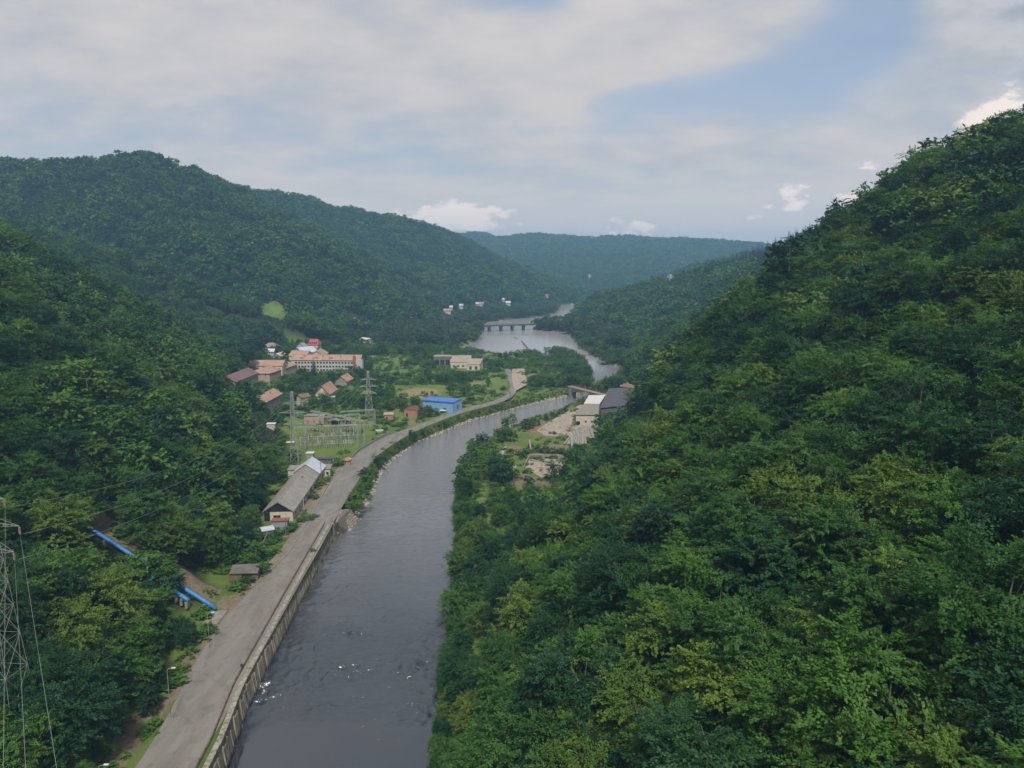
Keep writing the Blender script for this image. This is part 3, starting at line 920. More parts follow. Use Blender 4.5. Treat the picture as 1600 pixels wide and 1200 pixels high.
def flat_block(name, label, c, rz, Lx, Ly, H, wall, roof, cat='building', wins=(), doors=(), group=None, slope=0.0, parapet=0.25, oh=0.3, base_drop=2.0, zg=None):
    """flat or single-pitch roofed block, centre c, local x length Lx"""
    if zg is None: zg = hz(c[0], c[1])
    r = empty(name, (c[0], c[1], zg), rz); tag(r, label, cat, group)
    b = MB()
    hx, hy = Lx / 2, Ly / 2
    za, zb = H - slope / 2, H + slope / 2      # -y side lower
    b.add([(-hx, -hy, -base_drop), (hx, -hy, -base_drop), (hx, hy, -base_drop), (-hx, hy, -base_drop), (-hx, -hy, za), (hx, -hy, za), (hx, hy, zb), (-hx, hy, zb)],
          [(0, 3, 2, 1), (4, 5, 6, 7), (0, 1, 5, 4), (1, 2, 6, 5), (2, 3, 7, 6), (3, 0, 4, 7)])
    b.obj('wall', wall, parent=r)
    b = MB(); sl = slope / Ly * oh; t = parapet
    X, Y = hx + oh, hy + oh
    b.add([(-X, -Y, za - sl + .005), (X, -Y, za - sl + .005), (X, Y, zb + sl + .005), (-X, Y, zb + sl + .005), (-X, -Y, za - sl + t), (X, -Y, za - sl + t), (X, Y, zb + sl + t), (-X, Y, zb + sl + t)],
          [(0, 3, 2, 1), (4, 5, 6, 7), (0, 1, 5, 4), (1, 2, 6, 5), (2, 3, 7, 6), (3, 0, 4, 7)])
    b.obj('roof', roof, parent=r)
    for q in wins:
        side, n, z, w, h = q[:5]; kind = q[5] if len(q) > 5 else 'glass'
        u0, u1 = (q[6], q[7]) if len(q) > 7 else (-0.9, 0.9)
        half = hx if side in 'LR' else hy
        for i in range(n):
            add_window(r, side, half * (u0 + (u1 - u0) * ((i + 0.5) / n)), z, w, h, hx, hy, kind)
    for side, u, w, h, kind in doors:
        add_window(r, side, u, 0.05, w, h, hx, hy, kind, name='door')
    FOOT.append((c[0], c[1], max(Lx, Ly) * 0.55))
    return r

def strip_sheet(name, left, right, z, mat, label, lift=0.0, kind='structure', follow=True, crown=0.0):
    """ribbon between two polylines of plan points with the same count"""
    n = len(left)
    V, F = [], []
    m = 7
    for i, (a, b) in enumerate(zip(left, right)):
        for j in range(m):
            t = j / (m - 1)
            V.append((a[0] * (1 - t) + b[0] * t, a[1] * (1 - t) + b[1] * t, z + crown * 4 * t * (1 - t)))
    for i in range(n - 1):
        for j in range(m - 1):
            a = i * m + j
            F.append((a, a + 1, a + m + 1, a + m))
    me = np_mesh(name, V, F, [MAT[mat]], smooth=True)
    o = mesh_obj(name, me); tag(o, label, kind=kind)
    return o

def resample(pts, n):
    pts = [Vector((p[0], p[1])) for p in pts]
    d = [0]
    for a, b in zip(pts, pts[1:]): d.append(d[-1] + (b - a).length)
    out = []
    for k in range(n):
        s = d[-1] * k / (n - 1)
        i = max(0, min(len(pts) - 2, next((j for j in range(len(d) - 1) if d[j + 1] >= s - 1e-6), len(pts) - 2)))
        t = (s - d[i]) / max(1e-6, d[i + 1] - d[i])
        p = pts[i].lerp(pts[i + 1], min(1, t)); out.append((p.x, p.y))
    return out

def smooth_line(pts, it=2):
    for _ in range(it):
        q = [pts[0]]
        for a, b in zip(pts, pts[1:]):
            q += [(a[0] * .75 + b[0] * .25, a[1] * .75 + b[1] * .25), (a[0] * .25 + b[0] * .75, a[1] * .25 + b[1] * .75)]
        q.append(pts[-1]); pts = q
    return pts

# ------------------------------------------------------------------ road along the river
RL = smooth_line(road_left); RR = smooth_line(road_right)
road_o = strip_sheet('road', resample(RL, 120), resample(RR, 120), ZR + 0.03, 'asphalt', 'long worn grey asphalt road following the left bank')
pad = [P(a, b, 5.9) for a, b in ((800, 594), (804, 612), (824, 601), (819, 576), (800, 577))]
def sheet(name, pts, z, mat, label, kind='structure'):
    me = bpy.data.meshes.new(name); me.from_pydata([(p[0], p[1], z) for p in pts], [], [tuple(range(len(pts)))])
    me.materials.append(MAT[mat]); me.update()
    if me.polygons[0].normal.z < 0: me.flip_normals()
    return tag(mesh_obj(name, me), label, kind=kind)
sheet('pavement', pad, 6.09, 'slab', 'pale concrete turning place at the end of the road')
sheet('path', [P(a, b, 6.1) for a, b in ((436, 862), (458, 832), (470, 812), (498, 770), (530, 728), (536, 727), (511, 760), (481, 813), (451, 862), (398, 915), (383, 920))], 6.11, 'dirt_path', 'worn dirt footpath between the long grey-roofed building and the road')

# kerbs along the left edge of the road
def kerb_line(pts, w, z0, z1, name, mat, label, kind='structure', cat=None):
    b = MB()
    pts = [Vector((p[0], p[1])) for p in pts]
    for a, c in zip(pts, pts[1:]):
        b.bar((a.x, a.y, (z0 + z1) / 2), (c.x, c.y, (z0 + z1) / 2), w, z1 - z0)
    o = b.obj(name, mat)
    tag(o, label, cat, kind=kind)
    return o
kerb_line([P(a, b, 6.2) for a, b in ((400, 915), (452, 862), (482, 812), (511, 760), (536, 727))], 0.30, 5.9, 6.32, 'kerb', 'concrete', 'raised concrete kerb along the landward edge of the road')

def embankment():
    top = [p for p in RR if p[1] > 262 and p[1] < P(765, 634, 6)[1]] + [P(800, 625, 5.6), P(850, 613, 5.4), P(889, 605.5, 5.4)]
    top = resample(smooth_line(top, 1), 170)
    foot = resample([p for p in left_bank if p[1] > 255][:-1] + [P(893, 618.5, 0)], 600)
    V, F, m = [], [], 9
    fa = np.array(foot)
    lo, hi = 0, 0
    for i, (x, y) in enumerate(top):
        t_ = i / (len(top) - 1)
        k = int(np.argmin((fa[:, 0] - x) ** 2 + (fa[:, 1] - y) ** 2)); k = max(k, lo); lo = k
        fx, fy = foot[k]
        for j in range(m):
            u = j / (m - 1)
            px_, py_ = x * (1 - u) + fx * u, y * (1 - u) + fy * u
            zt = 6.04 if t_ < .75 else 5.5
            V.append((px_, py_, zt * (1 - u ** 0.9) - 0.5 * u + (0.35 * float(noise.noise(Vector((px_ * .5, py_ * .5, 3)))) if 0 < j < m - 1 else 0)))
    for i in range(len(top) - 1):
        for j in range(m - 1):
            a = i * m + j; F.append((a, a + 1, a + m + 1, a + m))
    me = np_mesh('embankment', V, F, [MAT['ground']], smooth=True)
    ca = me.color_attributes.new('zone', 'FLOAT_COLOR', 'POINT')
    ca.data.foreach_set('color', np.array([(0.15, 0, max(0, (q % m) / (m - 1) - 0.75) * 2.4, 1) for q in range(len(V))], np.float32).ravel())
    o = mesh_obj('embankment', me); tag(o, 'steep grassy bank between the road and the river bend', kind='structure')
    # weeds and low shrubs growing on it
    return V, m
EMB, EM = embankment()

# ------------------------------------------------------------------ river wall below the road
def river_wall():
    pts = [(-49.2, 30), (-55.4, 128), (-58.1, 147), (-60.6, 191), (-63.3, 246)]
    root = empty('river_wall', (pts[1][0], pts[1][1], 0))
    tag(root, 'long stained concrete retaining wall with buttresses between the road and the river', 'retaining wall')
    inv = Vector((pts[1][0], pts[1][1], 0))
    def seg(s):
        return None
    line = resample(pts, 74)
    body, cap = MB(), MB()
    for (a, c) in zip(line, line[1:]):
        A_ = Vector((a[0], a[1], 0)) - inv; C_ = Vector((c[0], c[1], 0)) - inv
        d = (C_ - A_).normalized(); nrm = Vector((d.y, -d.x, 0))     # towards the river
        def pt(base, off, z): return (base.x + nrm.x * off, base.y + nrm.y * off, z)
        # battered face
        body.add([pt(A_, 1.0, -2), pt(C_, 1.0, -2), pt(C_, 0.0, 5.85), pt(A_, 0.0, 5.85), pt(A_, -1.6, -2), pt(C_, -1.6, -2), pt(C_, -1.6, 5.85), pt(A_, -1.6, 5.85)],
                 [(0, 1, 2, 3), (3, 2, 6, 7), (4, 7, 6, 5)])
        cap.add([pt(A_, 0.25, 5.86), pt(C_, 0.25, 5.86), pt(C_, 0.25, 6.30), pt(A_, 0.25, 6.30), pt(A_, -0.85, 5.86), pt(C_, -0.85, 5.86), pt(C_, -0.85, 6.30), pt(A_, -0.85, 6.30)],
                [(0, 1, 2, 3), (3, 2, 6, 7), (4, 7, 6, 5), (0, 4, 5, 1)])
    body.obj('wall_face', 'wall_concrete', parent=root)
    cap.obj('coping', 'wall_concrete_light', parent=root)
    # buttresses and the recessed panels between them
    bt = MB()
    bt.add([(-0.28, -1.05, -1), (0.28, -1.05, -1), (0.28, -0.42, 5.3), (-0.28, -0.42, 5.3), (-0.28, 0.1, -1), (0.28, 0.1, -1), (0.28, 0.1, 5.6), (-0.28, 0.1, 5.6)],
           [(0, 1, 2, 3), (3, 2, 6, 7), (0, 3, 7, 4), (1, 5, 6, 2)])
    me = bt.mesh('buttress', 'wall_concrete_light')
    pn = MB()
    pn.add([(-0.95, -0.93, 0.5), (0.95, -0.93, 0.5), (0.95, -0.35, 4.9), (-0.95, -0.35, 4.9), (-0.95, -0.6, 0.5), (0.95, -0.6, 0.5), (0.95, 0, 4.9), (-0.95, 0, 4.9)],
           [(0, 1, 2, 3), (3, 2, 6, 7), (0, 3, 7, 4), (1, 5, 6, 2), (0, 4, 5, 1)])
    pme = pn.mesh('panel', 'wall_concrete')
    pmd = pn.mesh('panel', 'wall_concrete')
    g = random.Random(3)
    for i, (a, c) in enumerate(zip(line, line[1:])):
        A_ = Vector((a[0], a[1], 0)) - inv; C_ = Vector((c[0], c[1], 0)) - inv
        d = (C_ - A_).normalized()
        o = mesh_obj('buttress', me, root); o.scale = (g.uniform(.6, 1.2), 1, g.uniform(.8, 1)); o.location = A_; o.rotation_euler = (0, 0, math.atan2(d.y, d.x))
        # panels stand a little proud of the face; some have gone missing
        if g.random() < 0.72:
            o = mesh_obj('panel', pme if g.random() < 0.55 else pmd, root); o.location = (A_ + C_) / 2 + Vector((d.y, -d.x, 0)) * 0.06
            o.rotation_euler = (0, 0, math.atan2(d.y, d.x))
            o.scale = (g.uniform(.55, 1.0), 1, g.choice((1, .95, 0.85, 0.6)))
    # low parapet and pipe between the road and the wall
    r2 = empty('guard_rail', (line[0][0] - 1.6, line[0][1], ZR))
    tag(r2, 'low weathered parapet with a pipe rail along the river side of the road', 'guard rail')
    off = Vector((line[0][0] - 1.6, line[0][1], ZR))
    pr, rl = MB(), MB()
    prev = None
    post = MB(); post.box(-.06, .06, -.06, .06, 0, .9)
    pm = post.mesh('post', 'rust')
    for i, a in enumerate(line):
        q = Vector((a[0] - 2.0, a[1], ZR)) - off
        if prev is not None:
            pr.bar(prev + Vector((0, 0, .15)), q + Vector((0, 0, .15)), 0.35, 0.5)
            rl.bar(prev + Vector((0.1, 0, .85)), q + Vector((0.1, 0, .85)), 0.09)
        o = mesh_obj('post', pm, r2); o.location = q + Vector((0.1, 0, 0))
        prev = q
    pr.obj('parapet', 'concrete_dark', parent=r2); rl.obj('rail', 'rust', parent=r2)
river_wall()

def gutter_grass():
    pass

# masonry slope where the wall ends
def revetment():
    c = [P(531, 797, 6.1), P(523, 818, 6.1), P(522, 843, 0.0), P(545, 828, 0.0), P(564, 811, 0.0), P(548, 797, 4.0)]
    zs = [6.15, 6.15, -0.4, -0.4, -0.4, 4.6]
    o0 = Vector((c[1][0], c[1][1], 0))
    root = empty('stone_revetment', o0)
    tag(root, 'sloping stone-faced embankment where the river wall ends below the bushes', 'embankment')
    V = [Vector((p[0], p[1], z)) - o0 for p, z in zip(c, zs)]
    b = MB()
    b.add(V + [Vector((v.x - 1.5, v.y, v.z - 1.5)) for v in V], [(0, 1, 2, 3, 4, 5), (1, 7, 8, 2), (2, 8, 9, 3), (3, 9, 10, 4), (4, 10, 11, 5)])
    b.obj('core', 'dirt_path', parent=root)
    # stone blocks laid over the slope
    g = random.Random(5)
    top0, top1, bot0, bot1 = V[1], V[0], V[2], V[4]
    n_r, n_c = 8, 13
    for i in range(n_r):
        for j in range(n_c):
            u = (j + 0.5 + (0.25 if i % 2 else -0.25)) / n_c; v = (i + 0.5) / n_r
            p = (top0.lerp(top1, u)).lerp(bot0.lerp(bot1, u), v)
            du = ((top1 - top0).lerp(bot1 - bot0, v)) / n_c; dv = (bot0.lerp(bot1, u) - top0.lerp(top1, u)) / n_r
            nn = du.cross(dv).normalized()
            if nn.z < 0: nn = -nn
            du = du * 0.46 * g.uniform(.85, 1); dv = dv * 0.44 * g.uniform(.85, 1)
            h = nn * g.uniform(.12, .3)
            mb = MB(); p2 = p + nn * 0.30
            mb.add([p2 - du - dv, p2 + du - dv, p2 + du + dv, p2 - du + dv, p2 - du * .85 - dv * .85 + h, p2 + du * .85 - dv * .85 + h, p2 + du * .85 + dv * .85 + h, p2 - du * .85 + dv * .85 + h],
                   [(4, 5, 6, 7), (0, 1, 5, 4), (1, 2, 6, 5), (2, 3, 7, 6), (3, 0, 4, 7)])
            mb.obj('stone', 'rubble' if g.random() < .6 else 'slab', parent=root)
revetment()

# rip-rap along the bend
def rocks():
    g = random.Random(9)
    b = MB()
    line = resample(left_bank[5:] + [], 420)
    ico = [(0, 0, 1), (.89, 0, .45), (.28, .85, .45), (-.72, .53, .45), (-.72, -.53, .45), (.28, -.85, .45), (.72, .53, -.45), (-.28, .85, -.45), (-.89, 0, -.45), (-.28, -.85, -.45), (.72, -.53, -.45), (0, 0, -1)]
    fi = [(0, 1, 2), (0, 2, 3), (0, 3, 4), (0, 4, 5), (0, 5, 1), (1, 6, 2), (2, 7, 3), (3, 8, 4), (4, 9, 5), (5, 10, 1), (2, 6, 7), (3, 7, 8), (4, 8, 9), (5, 9, 10), (1, 10, 6), (6, 11, 7), (7, 11, 8), (8, 11, 9), (9, 11, 10), (10, 11, 6)]
    sp_ = [(x - o * 0.75 + g.uniform(-.8, .8), y + o * 0.5 + g.uniform(-.8, .8)) for x, y in line for o in (g.uniform(-.6, 1.2), g.uniform(-.2, 1.6), g.uniform(.3, 2.2), g.uniform(.0, 1.5))]
    zs_ = height(np.array([p[0] for p in sp_]), np.array([p[1] for p in sp_]))
    for (px_, py_), zz_ in zip(sp_, zs_):
        if zz_ < 1.3:
            r = g.uniform(.25, .8); a = g.uniform(0, 6.3)
            z = max(float(zz_), -0.2) + r * 0.15
            vs = []
            for q in ico:
                s = r * g.uniform(.7, 1.15)
                vs.append((px_ + s * (q[0] * math.cos(a) - q[1] * math.sin(a)), py_ + s * (q[0] * math.sin(a) + q[1] * math.cos(a)), z + s * q[2] * .7))
            b.add(vs, fi)
    tag(b.obj('riprap', 'rubble'), 'loose grey stones piled along the water edge of the left bank', kind='stuff')
    for lab, (px, py), r in (('pale boulder at the water edge of the left bank, nearest of five', (704, 666), 1.5), ('pale boulder at the water edge below the blue warehouse', (723, 661), 1.3),
                        ('large pale boulder at the water edge right of the blue warehouse', (733, 657), 1.7), ('pale boulder at the water edge, farthest of the five', (743, 654), 1.3),
                        ('small pale boulder at the water edge, second of the five', (713, 664), 1.0)):
        x, y = P(px, py, 0.4); mb = MB(); vs = []
        for q in ico:
            s = r * g.uniform(.75, 1.15); vs.append((s * q[0] * 1.4, s * q[1], s * q[2] * .7))
        mb.add(vs, fi)
        o = mb.obj('boulder', 'slab'); o.location = (x, y, .4); tag(o, lab, 'boulder', 'boulders on the left bank')
rocks()
KEEP0 = []
# ------------------------------------------------------------------ buildings by the road
def near_buildings():
    A, B = P(433.3, 785.3, 13.0), P(477, 729.5, 13.0)
    C2 = P(486.5, 717.6, 13.4)
    house('long_building', 'long low building with weathered grey gable roof and cream walls beside the road', A, B, 11.0, 9.4, 13.0, 'plaster', 'roof_grey', zg=6.0, oh=0.5,
          wins=(('R', 4, 1.1, 1.1, 1.2, 'void', -0.95, 0.15), ('R', 2, 1.1, 1.2, 1.3, 'glass', 0.55, 0.95), ('A', 1, 1.2, 2.6, 1.1, 'void', -0.3, 0.5)),
          doors=(('R', 8.0, 2.6, 3.0, 'wood'), ('R', -4, 1.3, 2.3, 'void')), cat='building', chimney=((10, -1.5, .6, 0.9),))
    dA = Vector(B); dC = Vector(C2)
    u = (dC - dA).normalized()
    house('metal_roofed_building', 'building end under a shiny pale blue-grey metal roof joined to the long grey-roofed building', dA + u * 0.3, dC + u * 2, 11.6, 9.9, 13.9, 'plaster', 'roof_metal', zg=6.0, oh=0.4,
          wins=(('R', 3, 1.1, 1.2, 1.4, 'glass'),), doors=(('R', 0, 1.4, 2.4, 'wood'),), cat='building')
    # the near gable is dark boarding over a pale wall, open beneath at the left
    r = bpy.data.objects['long_building']; Lw = (Vector(A) - Vector(B)).length / 2 - 0.5
    m = MB(); x = -Lw - .06
    m.add([(x, -5.1, 3.5), (x, 5.1, 3.5), (x, 0, 6.75), (x + .05, -5.1, 3.5), (x + .05, 5.1, 3.5), (x + .05, 0, 6.75)], [(0, 2, 1), (3, 4, 5), (0, 1, 4, 3), (1, 2, 5, 4), (2, 0, 3, 5)]); m.obj('gable_boarding', 'dark_void', parent=r)
    box_obj('open_bay', 'dark_void', r, -Lw - .05, -Lw - .01, 2.9, 4.95, 0.1, 3.4)
    # annex across the back
    p0, p1 = P(452, 731, 9.4), P(517, 729, 9.4)
    c = ((p0[0] + p1[0]) / 2, (p0[1] + p1[1]) / 2)
    flat_block('annex', 'low annex with pale flat roof behind the metal-roofed building', c, math.atan2(p1[1] - p0[1], p1[0] - p0[0]), math.dist(p0, p1), 7.0, 3.3, 'plaster', 'concrete', zg=6.0,
               wins=(('R', 1, 0.9, 1.2, 1.3, 'void', 0.8, 0.95), ('B', 2, 0.9, 1.0, 1.2, 'void')))
    # dark roofed shed row behind the annex
    p0, p1 = P(480, 721, 8.4), P(514, 721, 8.4)
    flat_block('store_shed', 'narrow dark-roofed store behind the flat-roofed annex', ((p0[0] + p1[0]) / 2, (p0[1] + p1[1]) / 2 + 5), 0.0, math.dist(p0, p1), 2.4, 2.4, 'concrete_dark', 'roof_dark', zg=6.0)
    # kiosk by the road
    k = P(543.5, 727, 6.0)
    r = house('gatehouse', 'tiny gatehouse with an orange tiled roof at the road edge', (k[0] - .9, k[1] - 1.4), (k[0] + .9, k[1] + 1.4), 3.0, 8.5, 9.6, 'plaster_pink', 'roof_clay_bright', zg=6.0, oh=0.35, hip=0.9, oe=0.35,
              wins=(('A', 1, 0.9, .8, .9),), doors=(('R', 0.3, .8, 1.9, 'wood'),), cat='hut')
    # shed with rusty roof in front of the long building
    s0 = P(435, 829, 6.0)
    flat_block('shed', 'small grey shed with a rusty red sheet roof in front of the long building', (s0[0], s0[1] + 2.5), 0.12, 5.2, 4.2, 2.9, 'bluish_wall', 'rust', zg=6.0, slope=-0.5,
               doors=(('B', 0, 1.2, 2.1, 'white'),), cat='shed')
    # concrete fence panels left of it
    a, b_ = Vector(P(412, 856, 6.0)), Vector(P(423, 829, 6.0))
    fr = empty('panel_fence', (a.x, a.y, 6.0)); tag(fr, 'short fence of pale concrete panels beside the rusty-roofed shed', 'fence')
    d = (b_ - a); n = 4
    for i in range(n):
        p, q = d * (i / n), d * ((i + .92) / n)
        m = MB(); m.bar((p.x, p.y, 1.0), (q.x, q.y, 1.0), .12, 2.0); m.obj('panel', 'concrete_light', parent=fr)
        m = MB(); m.box(p.x - .13, p.x + .13, p.y - .13, p.y + .13, -.5, 2.3); m.obj('post', 'concrete', parent=fr)
    p = Vector(P(418, 826, 8.4))
    flat_block('lean_to', 'small lean-to with a blue-grey sheet roof between the fence and the rusty-roofed shed', (p.x, p.y), 0.5, 3.6, 2.6, 2.3, 'concrete_dark', 'roof_metal', zg=6.0, slope=0.3, cat='shed')
    # overgrown ruin by the bend
    c = P(378, 913, 6.0)
    rr = empty('ruined_hut', (c[0], c[1] + 2, 6.0), 0.15); tag(rr, 'overgrown ruined hut with a mossy roof and red side post left of the road', 'hut')
    m = MB(); m.box(-3.8, 3.8, -.2, .2, -.5, 2.6); m.box(-3.8, -3.5, .2, 4, -.5, 2.6); m.box(3.5, 3.8, .2, 4, -.5, 2.4); m.obj('wall', 'old_wood', parent=rr)
    m = MB(); m.add([(-3.9, -.6, 2.65), (3.9, -.8, 2.5), (4.0, 4.2, 3.2), (-3.9, 4.2, 3.35), (-3.9, -.6, 2.8), (3.9, -.8, 2.65), (4.0, 4.2, 3.35), (-3.9, 4.2, 3.5)],
                    [(0, 3, 2, 1), (4, 5, 6, 7), (0, 1, 5, 4), (1, 2, 6, 5), (2, 3, 7, 6), (3, 0, 4, 7)]); m.obj('roof', 'concrete_dark', parent=rr)
    box_obj('door_post', 'red_paint', rr, -4.1, -3.85, -.5, -.25, -.4, 3.0)
    box_obj('opening', 'dark_void', rr, -.6, 2.2, -.26, -.21, 0.1, 2.0)
    FOOT.append((c[0], c[1] + 2, 4.5))
    # transformer house near the yard
    k = P(485, 716, 6.0)
    flat_block('transformer_kiosk', 'grey kiosk with a white flat roof between the annex and the switchyard', (k[0], k[1]), 0.05, 3.0, 2.6, 2.6, 'plaster_grey', 'white_paint', zg=6.0, cat='kiosk')
    k = P(425, 684, 7.0)
    flat_block('white_hut', 'small white hut among the trees left of the switchyard', (k[0], k[1]), 0.1, 4.0, 3.0, 2.8, 'plaster_white', 'white_paint', cat='hut')
    k = P(454, 696, 6.5)
    flat_block('control_box', 'small box with a white lid beside the nearer lattice tower', (k[0] , k[1]), 0.1, 3.4, 1.8, 1.5, 'concrete_dark', 'white_paint', cat='kiosk')

    # brick building behind the yard
    k = P(491, 662, 6.5)
    flat_block('brick_building', 'small pink brick building with a flat grey roof behind the switchyard', (k[0], k[1] + 3.5), 0.0, 11.0, 7.5, 4.6, 'plaster_pink', 'concrete', slope=-0.3,
               wins=(('R', 3, 1.0, 1.1, 1.6, 'rust'),), doors=(('R', 3.9, 1.2, 2.1, 'wood'),))
    k = P(531, 667, 6.5)
    r = empty('open_shelter', (k[0], k[1] + 2, hz(*k)), 0.0); tag(r, 'ruined open shelter with two pitched grey roofs on pillars behind the gantries', 'shelter')
    for x in (-5.3, -0.6, 0.6, 5.3):
        for y in (-1.8, 1.8): box_obj('pillar', 'concrete', r, x - .2, x + .2, y - .2, y + .2, -1, 3.6)
    for x0, x1 in ((-5.8, -.4), (.4, 5.8)):
        for s in (-1, 1):
            m = MB(); xm = (x0 + x1) / 2; xe = x0 if s < 0 else x1
            m.add([(xm, -2.4, 4.7), (xm, 2.4, 4.7), (xe, 2.4, 3.6), (xe, -2.4, 3.6), (xm, -2.4, 4.85), (xm, 2.4, 4.85), (xe, 2.4, 3.75), (xe, -2.4, 3.75)],
                  [(0, 1, 2, 3), (7, 6, 5, 4), (0, 4, 5, 1), (1, 5, 6, 2), (2, 6, 7, 3), (3, 7, 4, 0)]); m.obj('roof', 'concrete', parent=r)
    box_obj('back_wall', 'concrete_dark', r, -5.2, 5.2, 1.3, 1.5, -.5, 3.4)
    FOOT.append((k[0], k[1] + 2, 6))
    k = P(607, 655, 6.3)
    flat_block('brick_hut', 'little brick hut with a pinkish flat roof right of the far lattice tower', (k[0], k[1] + 1.5), 0.1, 5.2, 4.0, 3.2, 'brick_wall', 'plaster_pink', cat='hut', doors=(('R', -1, 1.1, 2.0, 'void'),), slope=0.4)
near_buildings()

def warehouse():
    a, b_ = Vector(P(660.5, 641, 6.2)), Vector(P(708.5, 645, 6.2))
    d = (b_ - a).normalized(); nrm = Vector((-d.y, d.x))
    Lx, Ly = (b_ - a).length, 12.0
    # the gable front is seen at a shallow angle on the right
    c = a + d * Lx / 2 + nrm * Ly / 2
    rz = math.atan2(d.y, d.x)
    r = empty('blue_warehouse', (c.x, c.y, 6.0), rz); tag(r, 'light blue metal-clad warehouse with a darker blue roof edge beside the road', 'warehouse')
    hx, hy = Lx / 2, Ly / 2
    m = MB(); m.box(-hx, hx, -hy, hy, -1, 6.6); 
    m.add([(-hx, -hy, 6.6), (-hx, hy, 6.6), (-hx, 0, 6.9), (hx, -hy, 6.6), (hx, hy, 6.6), (hx, 0, 6.9)], [(0, 2, 1), (3, 4, 5), (0, 3, 5, 2), (1, 2, 5, 4)])
    m.obj('wall', 'cladding_blue', parent=r)
    m = MB()
    for s in (-1, 1):
        m.add([(-hx - .3, s * (hy + .3), 6.62), (hx + .3, s * (hy + .3), 6.62), (hx + .3, 0, 6.95), (-hx - .3, 0, 6.95), (-hx - .3, s * (hy + .3), 6.8), (hx + .3, s * (hy + .3), 6.8), (hx + .3, 0, 7.13), (-hx - .3, 0, 7.13)],
              [(0, 1, 2, 3), (7, 6, 5, 4), (0, 4, 5, 1), (1, 5, 6, 2), (3, 7, 4, 0)])
    m.obj('roof', 'roof_blue', parent=r)
    box_obj('eaves_trim', 'roof_blue', r, -hx - .35, hx + .35, -hy - .42, -hy - .31, 6.2, 6.85)
    box_obj('corner_trim', 'roof_blue', r, hx - .12, hx + .06, -hy - .08, -hy + .1, -.5, 6.6)
    box_obj('corner_trim', 'roof_blue', r, -hx - .06, -hx + .12, -hy - .08, -hy + .1, -.5, 6.6)
    for x in (4.2, 5.2): add_window(r, 'R', x, 1.6, .8, 1.3, hx, hy, 'glass', 'roof_blue')
    for y in (-0.6, 0.6): add_window(r, 'B', y, 1.8, .9, 2.2, hx, hy, 'glass', 'roof_blue')
    add_window(r, 'R', -7.2, 0.0, 2.8, 4.4, hx, hy, 'white', 'roof_blue', name='door')
    m = MB(); m.add([(2.0, -hy - .1, 1.5), (6.0, -hy - .1, 1.5), (6.0, -hy - 1.7, 1.15), (2.0, -hy - 1.7, 1.15), (2.0, -hy - .1, 1.6), (6.0, -hy - .1, 1.6), (6.0, -hy - 1.7, 1.25), (2.0, -hy - 1.7, 1.25)],
                    [(0, 1, 2, 3), (7, 6, 5, 4), (0, 4, 5, 1), (1, 5, 6, 2), (2, 6, 7, 3), (3, 7, 4, 0)]); m.obj('awning', 'white_paint', parent=r)
    for i in range(3): FOOT.append((c.x + d.x * (i - 1) * 6, c.y + d.y * (i - 1) * 6, 7.5))
    # roofless brick ruin beside it
    k = Vector(P(646, 652, 6.2))
    r = empty('brick_ruin', (k.x, k.y + 7, 6.0), -0.25); tag(r, 'roofless reddish brick ruin with bare beams left of the blue warehouse', 'ruin')
    m = MB()
    for d_ in ((-4, 4, -7, -6.7), (-4, -3.7, -6.7, 7), (3.7, 4, -6.7, 7), (-4, 4, 7, 7.3)): m.box(*d_, -1, 4.2)
    m.obj('wall', 'brick_wall', parent=r)
    for y in (-4.5, -1.5, 1.5, 4.5): box_obj('beam', 'rust', r, -4.1, 4.1, y - .35, y + .35, 4.22, 4.7)
    box_obj('inner_wall', 'brick_wall', r, -3.68, 3.68, -.1, .1, -1, 3.9)
    for y in (-5, -2, 1, 4):
        add_window(r, 'B', y, 1.2, 1.2, 1.4, 4.0, 7.3, 'void')
    add_window(r, 'R', -2.2, 0.2, 1.4, 2.4, 4.0, 7.0, 'void', name='door')
    FOOT.append((k.x, k.y + 4, 6)); FOOT.append((k.x, k.y + 11, 6))
    # van under the tree in front of the warehouse
    v = Vector(P(676, 650.5, 6.2))
    r = empty('parked_car', (v.x, v.y, 6.05), 0.25); tag(r, 'dark car parked under the round tree in front of the blue warehouse', 'car')
    m = MB(); m.box(-2.1, 2.1, -.85, .85, .35, .95); m.obj('body', 'roof_dark', parent=r, bevel=.08)
    m = MB(); m.add([(-1.5, -.78, .96), (1.2, -.78, .96), (1.2, .78, .96), (-1.5, .78, .96), (-1.1, -.66, 1.45), (.7, -.66, 1.45), (.7, .66, 1.45), (-1.1, .66, 1.45)],
                    [(4, 5, 6, 7), (0, 1, 5, 4), (1, 2, 6, 5), (2, 3, 7, 6), (3, 0, 4, 7)]); m.obj('cabin', 'dark_glass', parent=r)
    for x in (-1.3, 1.3):
        for y in (-.86, .86):
            m = MB(); m.tube([(x, y - .09, .33), (x, y + .09, .33)], .33, 12); m.obj('wheel', 'dark_void', parent=r)
warehouse()

